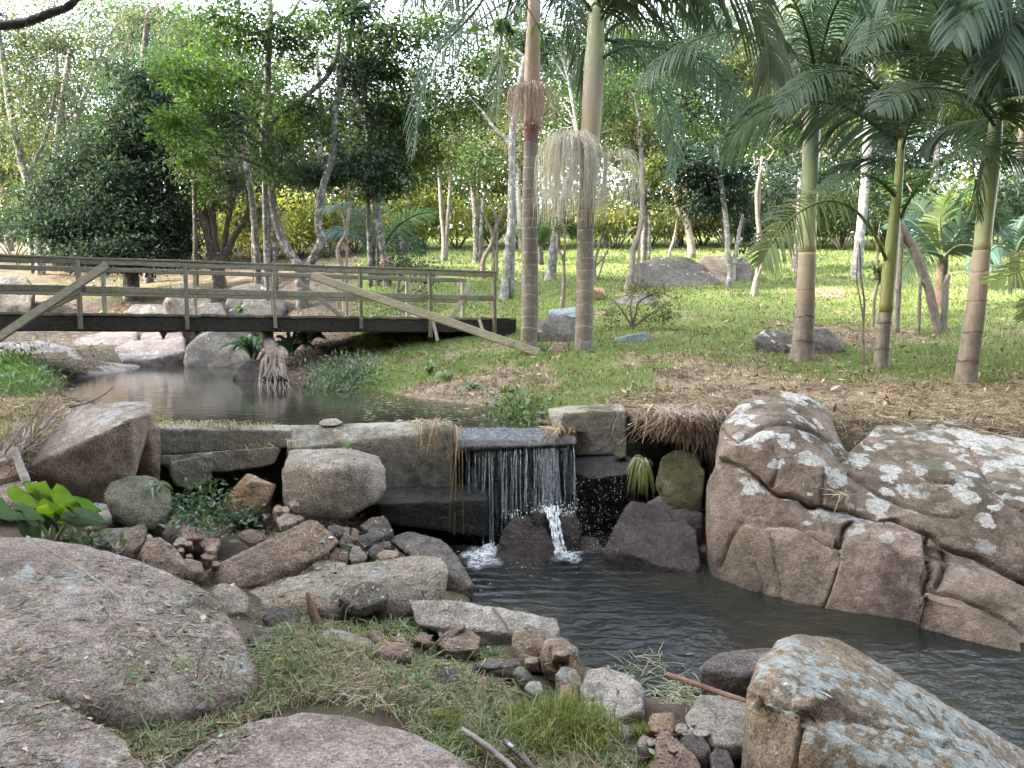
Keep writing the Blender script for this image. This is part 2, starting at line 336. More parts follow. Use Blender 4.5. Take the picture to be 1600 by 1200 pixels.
def ground(x, y, carve=True):
    x = np.atleast_1d(np.asarray(x, float)); y = np.atleast_1d(np.asarray(y, float))
    t = sstep(dam_y(x) - dam_w(x), dam_y(x) + dam_w(x), y)
    zu = rU(x, y); zl = rL(x, y)
    if carve:
        near = (np.abs(x) < 20) & (y > -4) & (y < 20)
        dU = np.full(x.shape, 50.); dU[near] = sdpoly(POOL_U, x[near], y[near])
        zu = np.where(dU < 0, np.minimum(zu, WU - .03 - .4 * sstep(0, -.7, dU)), np.where(dU < 2, np.maximum(zu, WU + .012 + .03 * np.minimum(dU, 1)), zu))
        zu = np.where((dU >= 0) & (dU < .7), WU + .012 + (zu - WU - .012) * (.25 + .75 * dU / .7), zu)
        dL = np.full(x.shape, 50.); dL[near] = sdpoly(POOL_L, x[near], y[near])
        zl = np.where(dL < 0, np.minimum(zl, WL - .03 - .45 * sstep(0, -.6, dL)), np.where(dL < 1.2, np.maximum(zl, WL + .02 + .06 * dL), zl))
        zl = np.where((dL >= 0) & (dL < .4), WL + .012 + (zl - WL - .012) * (.2 + .8 * dL / .4), zl)
    bump = .035 * np.sin(2.1 * x + 1.3 * np.sin(1.7 * y)) * np.sin(1.9 * y + .7) + .02 * np.sin(5.3 * x + y) * np.sin(4.7 * y - x * 2)
    if carve: bump = bump * sstep(0, .6, np.minimum(np.abs(dU), np.abs(dL)))
    return zl * (1 - t) + zu * t + bump
def gz(x, y): return float(ground(x, y)[0])
def axis_s(segs):
    out = []
    for a, b, st in segs: out += list(np.arange(a, b, st))
    return np.array(out + [segs[-1][1]])
gx = axis_s([(-260, -60, 20), (-60, -16, 2), (-16, -6.5, .3), (-6.5, 6.5, .085), (6.5, 16, .3), (16, 60, 2), (60, 260, 20)])
gy = axis_s([(-60, -4, 4), (-4, .8, .4), (.8, 7.6, .065), (7.6, 16, .14), (16, 34, .4), (34, 80, 2), (80, 320, 20)])
X, Y = np.meshgrid(gx, gy); xs, ys = X.ravel(), Y.ravel()
zs = np.concatenate([ground(a, b) for a, b in zip(np.array_split(xs, 40), np.array_split(ys, 40))])
fine = np.array([mnoise.fractal(Vector((a * 2.2, b * 2.2, 3.1)), .8, 2.1, 4) if abs(a) < 16 and b < 30 else 0 for a, b in zip(xs, ys)])
zs = zs + .022 * fine * (zs > -.02) * ((zs > WU + .02) | (ys < dam_y(xs)))
def lawnness(x, y):                    # 1 = mown green grass, 0 = dry thatch and soil
    px, py, f = proj(np.stack([x, y, np.full(x.shape, 1.5)], -1))
    n = np.array([mnoise.fractal(Vector((a * .55, b * .4, 9.)), .8, 2.1, 4) for a, b in zip(x, y)])
    base = sstep(7.0, 11.8, y + .28 * (x - 1)) * (1 - .55 * np.exp(-((y - 11.6) / 1.3) ** 2) * (x > -1))
    base = np.where(y < 6, .12, base) * np.where(x < -.19 * y - .3, .22, 1.)
    base += .5 * np.exp(-(((x - .3) / 1.6) ** 2 + ((y - 8.0) / 1.0) ** 2)) + .6 * np.exp(-(((x + 2.0) / 1.1) ** 2 + ((y - 9.9) / .8) ** 2))
    return np.clip(base + .8 * n, 0, 1)
ncol = len(gx)
mb = MB(); lw = lawnness(xs, ys)
idx = np.arange(len(xs)).reshape(len(gy), ncol)
q = np.stack([idx[:-1, :-1], idx[:-1, 1:], idx[1:, 1:], idx[1:, :-1]], -1).reshape(-1, 4)
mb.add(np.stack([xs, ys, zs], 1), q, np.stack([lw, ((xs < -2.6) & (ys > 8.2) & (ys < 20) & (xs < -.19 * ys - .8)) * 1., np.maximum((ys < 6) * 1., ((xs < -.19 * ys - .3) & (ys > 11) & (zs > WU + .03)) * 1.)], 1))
g = G('soil_and_grass'); co = g.co(False); at = g.n('ShaderNodeSeparateColor', {0: g.n('ShaderNodeAttribute', attribute_name='Col').outputs['Color']})
soil = g.mix(g.step(g.noise(co, 9, 7, .7), .35, .65), (.06, .043, .030), (.13, .095, .068))
straw = g.mix(g.noise(co, 60, 6, .75), (.14, .105, .07), (.38, .31, .21))
dry = g.mix(g.step(g.noise(co, 2.2, 7, .7), .36, .58), soil, straw)
grn = g.mix(g.step(g.noise(co, 45, 6, .75), .3, .7), (.055, .085, .02), (.15, .20, .05))
lawn = g.mix(g.step(g.noise(co, 1.1, 7, .7), .50, .72, 0, .75), grn, straw)
c = g.mix(g.step(g.math('MULTIPLY_ADD', g.math('SUBTRACT', g.noise(co, 3, 6, .7), .5), .8, at.outputs[0]), .3, .65), dry, lawn)
c = g.mix(g.math('MULTIPLY', at.outputs[2], .62), c, (.045, .034, .025))  # damp near soil; ground left behind the bridge darkened to stand for shade
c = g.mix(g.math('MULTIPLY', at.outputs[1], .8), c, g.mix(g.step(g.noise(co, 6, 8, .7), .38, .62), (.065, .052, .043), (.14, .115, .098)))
GROUND = g.bsdf(Base_Color=c, Roughness=.95, Specular_IOR_Level=.15, Normal=g.bump(g.math('MULTIPLY_ADD', g.noise(co, 90, 5, .7), .5, g.noise(co, 16, 6, .7)), .8, .04))
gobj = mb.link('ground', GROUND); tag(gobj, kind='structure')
GV = np.stack([xs, ys, zs], 1)
BVHS = [BVHTree.FromPolygons([tuple(v) for v in GV], [tuple(f) for f in q.tolist()])]
# ---------------------------------------------------------------- water
def water(name, poly, z, mat):
    m = MB(); p = [(a, b, z) for a, b in poly]; m.add(p, np.array([list(range(len(p)))])); return tag(m.link(name, mat, smooth=False), kind='structure')
def water_mat(name, deep, silt, sc_, amp, foam=None):
    g = G(name); co = g.co(False)
    st = g.n('ShaderNodeMapping', {'Vector': co, 'Scale': (.75, 1.2, 1), 'Rotation': (0, 0, -.35)}).outputs[0]
    h = g.math('MULTIPLY_ADD', g.noise(co, sc_ * 3.7, 3, .6), .22, g.noise(st, sc_, 3, .5, .4))
    col = g.mix(g.step(g.noise(co, .9, 4), .38, .68), deep, silt); rough = .04
    if foam:
        dv = g.n('ShaderNodeVectorMath', operation='DISTANCE'); g.set(dv.inputs[0], co); dv.inputs[1].default_value = foam; dd = dv.outputs['Value']
        near = g.step(dd, 1.5, .2)
        fl = g.math('MULTIPLY', g.step(g.noise(co, 34, 6, .75), .60, .66), g.step(g.math('MULTIPLY_ADD', near, .32, g.noise(co, 3.5, 5, .7)), .68, .80))
        ring = g.n('ShaderNodeTexWave', {'Vector': g.n('ShaderNodeVectorMath', {0: co, 1: foam}, operation='SUBTRACT').outputs[0], 'Scale': 2.6, 'Distortion': 5., 'Detail': 3.}, wave_type='RINGS').outputs[1]
        h = g.math('MULTIPLY_ADD', g.math('MULTIPLY', ring, near), .6, g.math('MULTIPLY', h, g.step(dd, 3.2, .8, .55, 1.7)))
        col = g.mix(fl, col, (.55, .6, .62)); rough = g.math('MULTIPLY_ADD', fl, .6, .05)
    return g.bsdf(Base_Color=col, Roughness=rough, IOR=1.33, Specular_IOR_Level=.5, Normal=g.bump(h, amp, .03))
water('pool_water', [(-1.2, 6.3), (-1.6, 4.6), (-.4, 2.6), (1.0, 1.2), (5, -.5), (13, -3), (13, 5), (4, 6), (1.6, 6.5)], WL, water_mat('water_pool', (.008, .010, .010), (.024, .022, .014), 9, .5, (.05, 5.35, 0)))
water('stream_water', [(-3.3, 5.98), (.62, 5.98), (.62, 6.6), (1.0, 8), (0, 14), (-3, 20), (-16, 20), (-16, 9), (-5, 7)], WU, water_mat('water_stream', (.020, .022, .016), (.05, .045, .028), 6, .1))
# ================================================================ ROCKS
DG = None
ROCKS = []
def rock(name, label, hulls, d=5., T=.5, vox=None, sm=5, mat=R_PINK, amp=.04, group=None, cat='rock', bury=0., parent=None, seed=None, fr=1.0, cracks=None, sh=.82):
    """hulls: lists of (px, py, dd) points of the visible faces; each becomes a convex block of depth T, and they fuse into one stone"""
    if not isinstance(hulls[0], list): hulls = [hulls]
    bm = bmesh.new(); allp = []
    for hp in hulls:
        p = np.array([P(a, b, d + c) for a, b, c in hp]); cpx = np.mean([(a, b) for a, b, c in hp], 0); dm = np.mean([c for _, _, c in hp])
        back = np.array([P(cpx[0] + (a - cpx[0]) * sh, cpx[1] + (b - cpx[1]) * sh + (4 if b < cpx[1] else 0), d + dm + T + c * .3) for a, b, c in hp])
        pp = np.vstack([p, back])
        if bury: low = p[p[:, 2] < np.quantile(p[:, 2], .45)] - np.array([0, 0, bury]); pp = np.vstack([pp, low])
        vs = [bm.verts.new(v) for v in pp]; bmesh.ops.convex_hull(bm, input=vs); allp.append(pp)
    dead = [v for v in bm.verts if not v.link_faces]; bmesh.ops.delete(bm, geom=dead, context='VERTS')
    allp = np.vstack(allp); size = float(np.mean(np.ptp(allp, axis=0)))
    base = np.array([*allp[:, :2].mean(0), allp[:, 2].min()])
    bmesh.ops.translate(bm, verts=bm.verts, vec=-base)
    me = bpy.data.meshes.new(name); bm.to_mesh(me); bm.free()
    o = link(name, me, mat, parent, None if parent else base)
    if parent: o.location = base - _world(parent)
    else: tag(o, label, cat, group)
    vx = vox or (max(.008, size / 52) if sm <= 3 else max(.010, size / 38))
    m = o.modifiers.new('r', 'REMESH'); m.mode = 'VOXEL'; m.voxel_size = vx
    m = o.modifiers.new('s', 'SMOOTH'); m.iterations = sm if sm >= 7 else (1 if sm <= 3 else (sm + 1) // 2); m.factor = .5
    ROCKS.append((o, amp * fr, size, seed if seed is not None else len(ROCKS) * 7.3, cracks))
    return o
def bake_rocks():
    dg = bpy.context.evaluated_depsgraph_get(); dg.update()
    for o, amp, size, sd, cracks in ROCKS:
        me = bpy.data.meshes.new_from_object(o.evaluated_get(dg)); old = o.data; o.modifiers.clear(); me.name = old.name
        n = len(me.vertices); v = np.empty(n * 3); me.vertices.foreach_get('co', v); v = v.reshape(-1, 3)
        nn = np.empty(n * 3); me.vertices.foreach_get('normal', nn); nn = nn.reshape(-1, 3)
        k1, k2, k3 = 1.6 / size, 5.5 / size, 17 / size
        h = np.array([mnoise.noise(Vector(p * k1 + sd)) * 1. + mnoise.noise(Vector(p * k2 + sd)) * .45 + mnoise.noise(Vector(p * k3 - sd)) * .2 - .25 * abs(mnoise.noise(Vector(p * k2 * .6 - 2 * sd))) for p in v])
        v = v + nn * (h * amp * size)[:, None]
        if n < 260000: v = v + nn * np.array([.0035 * mnoise.noise(Vector(p * 24 + sd)) + .002 * mnoise.noise(Vector(p * 55 - sd)) for p in v])[:, None] * min(1., size / .35)
        if cracks:
            w = v + _world(o); px, py, f = proj(w); face = (nn * (w - np.array([0, 0, EYE]))).sum(1) < 0; dep = np.zeros(n)
            px = px + 5 * np.array([mnoise.noise(Vector((a / 30, b / 30, 1))) for a, b in zip(px, py)]); py = py + 5 * np.array([mnoise.noise(Vector((a / 30, b / 30, 5))) for a, b in zip(px, py)])
            for line, wd, dp in cracks:
                q = spline(line, 12 * len(line)); dist = np.full(n, 1e9)
                for a, b in zip(q[:-1], q[1:]):
                    e = b - a; t = np.clip(((px - a[0]) * e[0] + (py - a[1]) * e[1]) / (e @ e), 0, 1); dist = np.minimum(dist, np.hypot(px - a[0] - t * e[0], py - a[1] - t * e[1]))
                dep = np.maximum(dep, dp * (.35 * np.exp(-(dist / wd) ** 2) + .65 * np.clip(1 - dist / (wd * .75), 0, 1)))
            v = v - nn * (dep * face)[:, None]
        me.vertices.foreach_set('co', v.ravel()); me.polygons.foreach_set('use_smooth', [True] * len(me.polygons)); me.update()
        mats = list(old.materials); me.materials.clear()
        for mm in mats: me.materials.append(mm)
        o.data = me; bpy.data.meshes.remove(old)
        w = v + _world(o); me.calc_loop_triangles(); t = np.empty(len(me.loop_triangles) * 3, np.int32); me.loop_triangles.foreach_get('vertices', t)
        BVHS.append(BVHTree.FromPolygons([tuple(a) for a in w], [tuple(a) for a in t.reshape(-1, 3).tolist()]))
def cast(x, y, top=9., lim=9.):       # highest surface under (x, y)
    best = None
    for i, b in enumerate(BVHS):
        r = b.ray_cast(Vector((x, y, top)), Vector((0, 0, -1)), lim + 6)
        if r[0] is not None and (best is None or r[0].z > best[0][2]): best = (np.array(r[0]), np.array(r[1]), i)
    return best
# ---- big rocks of the right bank
rock('boulder', 'huge pinkish boulder with white lichen crust and deep cracks rising from the pool', [
  [(1118,722,.9),(1124,665,1.1),(1158,624,1.35),(1215,607,1.5),(1268,616,1.5),(1296,645,1.35),(1322,705,1.0),(1345,770,.55),(1335,800,.4),(1280,790,.42),(1230,768,.5),(1170,742,.68),(1150,690,.75),(1240,680,.72),(1290,735,.5)],
  [(1104,760,.85),(1119,722,.85),(1170,748,.7),(1232,776,.5),(1285,798,.42),(1325,820,.38),(1312,860,.22),(1272,966,0),(1190,950,.22),(1113,932,.42),(1102,880,.6),(1160,850,.45)],
  [(1140,868,.5),(1158,818,.47),(1240,824,.36),(1306,838,.22),(1306,868,.12),(1268,968,-.04),(1150,942,.27)],
  [(1316,850,.12),(1338,818,.28),(1390,812,.25),(1446,832,.08),(1452,870,-.08),(1424,998,-.28),(1340,984,-.14),(1272,968,-.06)],
  [(1300,735,.75),(1368,662,1.5),(1440,650,1.6),(1560,662,1.5),(1720,690,1.3),(1760,960,.0),(1600,915,-.1),(1490,866,.1),(1420,828,.25),(1340,806,.4),(1480,740,.6),(1600,790,.25)],
  [(1446,868,.02),(1522,872,-.05),(1600,918,-.2),(1760,980,-.5),(1740,1080,-.8),(1600,1000,-.5),(1442,934,-.2)],
  [(1250,820,.35),(1420,800,.35),(1620,930,.05),(1640,1060,-.35),(1560,1055,-.33),(1420,1010,-.08),(1270,985,.2)],
  [(1440,922,-.28),(1500,938,-.36),(1572,968,-.5),(1606,1010,-.62),(1600,1042,-.68),(1560,1044,-.62),(1414,1000,-.31)],
  ], d=4.3, T=.9, vox=.0125, sm=8, sh=.97, mat=R_BIG, amp=.02, bury=.3, cat='boulder', cracks=[
  ([(1110,716),(1150,727),(1175,745),(1210,768),(1232,776),(1260,788),(1290,796),(1330,800),(1375,812),(1400,813),(1450,835),(1490,862),(1530,872),(1610,918)], 4.1, .07),
  ([(1335,812),(1318,835),(1311,860),(1300,905),(1290,940),(1266,972)], 3.4, .06), ([(1450,838),(1447,870),(1452,900),(1440,940),(1428,975),(1423,1004)], 3.4, .07),
  ([(1156,818),(1200,820),(1245,823),(1285,846),(1311,856)], 4.1, .035), ([(1156,818),(1138,850),(1124,885)], 4.8, .03), ([(1450,924),(1500,934),(1560,962),(1600,990)], 3.4, .05), ([(1472,866),(1474,890),(1466,915)], 7.5, .07),
  ([(1122,665),(1150,690),(1185,668),(1240,664),(1296,690),(1318,720)], 4.8, .035), ([(1284,792),(1288,750),(1290,735)], 3.4, .03), ([(1200,768),(1215,735),(1210,700)], 4.1, .02),
  ([(1352,690),(1400,715),(1440,742),(1488,756)], 4.8, .04), ([(1330,740),(1370,772),(1440,800),(1500,806)], 4.1, .03), ([(1180,880),(1190,920),(1188,950)], 4.1, .02), ([(1205,830),(1215,900),(1222,958)], 5.4, .02), ([(1520,700),(1550,760),(1600,800)], 4.8, .03)])
rock('boulder', 'tan boulder with pale blue lichen and orange edge in front of the pool', [
  [(1162,1080,.1),(1180,1030,.3),(1212,995,.45),(1250,986,.5),(1190,1060,.08),(1235,1040,.1),(1310,1055,.14),(1390,1095,.18),(1280,1085,-.02),(1300,1000,.55),(1352,1030,.55),(1400,1062,.55),(1440,1098,.5),(1540,1140,.45),(1620,1180,.4),(1640,1260,.1),(1400,1130,.05),(1260,1110,-.05),(1172,1105,-.02)],
  [(1162,1085,.08),(1175,1060,.1),(1250,1112,-.08),(1258,1160,-.12),(1240,1290,-.22),(1160,1290,0),(1158,1180,.05)],
  [(1256,1130,-.1),(1300,1118,-.05),(1420,1136,0),(1640,1200,.2),(1650,1330,-.3),(1240,1330,-.25)],
  ], d=2.35, T=.5, vox=.011, sm=24, mat=R_CORNER, amp=.03, bury=.15, cat='boulder', cracks=[([(1262,1118),(1252,1150),(1244,1180),(1238,1230)], 5, .035), ([(1170,1088),(1215,1100),(1262,1118),(1330,1125),(1420,1140),(1480,1165)], 8, .02), ([(1178,1075),(1200,1085),(1192,1060)], 6, .012)])
# ---- waterfall basin
rock('boulder', 'dark wet rounded rock standing under the waterfall between two foam patches', [(772,872,.05),(782,830,.12),(800,806,.2),(828,800,.22),(850,812,.18),(868,848,.1),(876,876,.03),(850,890,-.05),(800,890,-.05)], d=5.15, T=.4, mat=R_WET, amp=.05, bury=.12, sm=4, fr=1.0)
rock('boulder', 'small black wet rock sitting above the rounded rock in the waterfall', [(828,800,0),(836,787,.05),(850,788,.05),(858,803,0),(850,818,-.04),(834,815,-.04)], d=5.35, T=.25, mat=R_WET, amp=.05, bury=.15)
rock('boulder', 'reddish wet rock splashed by the right hand stream of the waterfall', [(872,818,0),(880,800,.08),(897,798,.1),(908,820,.05),(905,845,-.03),(880,850,-.05)], d=5.35, T=.3, mat=R_WET, amp=.05, bury=.2)
rock('boulder', 'low wet rock at the waterline right of the reddish splashed rock', [(890,850,.05),(905,836,.1),(930,838,.12),(945,865,.05),(930,880,-.02),(898,878,-.02)], d=5.3, T=.3, mat=R_WET, amp=.06, bury=.15)
rock('boulder', 'big dark wet boulder at the pool edge beside the pinkish cliff-like boulder', [(936,862,.1),(968,800,.3),(985,782,.4),(1015,786,.42),(1060,805,.35),(1092,828,.2),(1097,880,-.05),(1088,895,-.12),(1035,885,-.1),(985,866,-.02),(1020,820,.22)], d=5.0, T=.5, mat=R_WET, amp=.035, bury=.15, sm=4)
rock('boulder', 'mossy green rounded boulder in the dark hollow under the dry grass overhang', [(1024,745,.05),(1032,715,.15),(1058,703,.2),(1085,708,.2),(1100,735,.1),(1098,775,0),(1080,788,-.05),(1045,780,-.05)], d=5.55, T=.45, mat=R_MOSSY, amp=.05, bury=.1, sm=7)
rock('boulder', 'shadowed brown rock wedged below the mossy boulder in the hollow', [(1010,790,0),(1030,775,.1),(1070,790,.1),(1098,800,.05),(1095,825,0),(1040,815,-.05)], d=5.45, T=.4, mat=R_DARK, amp=.05, bury=.2)
rock('boulder', 'half sunken dark rock behind the tan lichen boulder in the pool', [(1096,1046,.0),(1120,1026,.1),(1160,1017,.15),(1205,1016,.15),(1210,1050,0),(1150,1060,-.03)], d=2.95, T=.3, mat=R_DARK, amp=.05, bury=.12, sm=6)
# ---- left bank, along the dam
rock('boulder', 'large pinkish slanted boulder with green tinged top left of the concrete wall', [(100,655,.42),(128,632,.55),(232,626,.62),(241,632,.55),(238,646,.35),(205,654,.02),(140,686,-.12),(80,715,-.1),(46,728,.0),(208,735,.04),(196,762,.03),(128,784,-.04),(112,776,-.05),(68,742,.03),(64,696,.2)], d=5.15, T=.5, mat=R_PINK, amp=.022, bury=.1, sm=3, cat='boulder')
rock('rock', 'upright orange brown stone wedged between the slanted boulder and the concrete wall', [(199,655,.05),(212,645,.15),(238,648,.2),(248,664,.1),(234,690,0),(238,720,-.02),(250,742,0),(218,742,0),(204,705,0)], d=5.45, T=.35, mat=R_BROWN, amp=.04, bury=.1, sm=5)
rock('boulder', 'rounded olive boulder with grass tuft below the slanted boulder', [(160,775,.0),(172,752,.12),(205,741,.2),(245,745,.2),(268,765,.15),(270,795,.02),(245,815,-.06),(200,812,-.06),(170,798,-.03)], d=4.85, T=.4, mat=R_GREEN, amp=.03, bury=.06, sm=8, cat='boulder')
rock('boulder', 'big squarish rounded grey brown boulder under the concrete wall', [(452,703,.45),(540,698,.55),(592,714,.45),(603,735,.3),(603,760,.2),(590,778,.1),(545,805,0),(510,809,-.02),(455,797,.0),(440,778,.05),(438,735,.12),(448,722,.15),(520,736,.0),(545,728,.04)], d=4.9, T=.4, mat=R_GREY, amp=.022, bury=.03, sm=7, cat='boulder')
rock('rock', 'orange brown angular stone in the hollow under the broken concrete', [(348,782,.05),(386,739,.15),(432,757,.1),(414,790,0),(362,796,-.04),(392,752,.05)], d=5.2, T=.35, mat=R_ORANGE, amp=.03, bury=.06, sm=3)
rock('rock', 'small pale grey stone touching the foot of the rounded olive boulder', [(132,800,0),(145,785,.08),(168,786,.1),(174,805,.02),(160,817,-.03),(138,816,-.03)], d=4.7, T=.22, mat=R_GREY, amp=.04, bury=.05, sm=6)
rock('rock_slab', 'long tilted brown slab with bright top edge left of the dark rubble', [(300,908,.0),(304,900,.06),(485,810,.24),(496,813,.24),(530,846,.08),(512,866,.0),(476,890,-.02),(440,896,-.04),(385,918,-.08),(330,920,-.08)], d=4.2, T=.13, mat=R_BROWN, amp=.022, bury=.08, sm=3, cat='slab')
rock('rock_slab', 'long rounded grey slab lying in front of the tilted brown slab', [(372,928,.1),(440,905,.15),(560,880,.2),(645,865,.25),(690,868,.2),(702,890,.05),(690,930,-.08),(640,955,-.12),(380,960,-.15)], d=3.95, T=.3, mat=R_GREY, amp=.02, bury=.1, sm=6, cat='slab')
rock('rock_slab', 'dark brown rounded slab sloping into the pool beside the wall step', [(604,842,.25),(640,830,.35),(690,842,.3),(715,870,.15),(740,915,-.1),(728,926,-.12),(690,890,-.05),(640,868,.05)], d=4.55, T=.3, mat=R_DARK, amp=.025, bury=.1, sm=6, cat='slab')
rock('rock', 'angular purple grey block resting on the rounded grey slab', [(528,934,.05),(545,918,.12),(572,907,.16),(607,917,.12),(605,936,.0),(560,952,-.06)], d=3.7, T=.2, mat=R_DARK, amp=.02, bury=.05, sm=2)
rock('rock_slab', 'long pale rough slab at the waterline pointing into the pool', [(636,936,.12),(700,938,.14),(780,948,.12),(870,966,.05),(877,984,-.02),(868,998,-.06),(840,996,-.06),(760,986,-.05),(650,976,-.04)], d=3.65, T=.22, mat=R_PALE, amp=.02, bury=.12, sm=3, cat='slab')
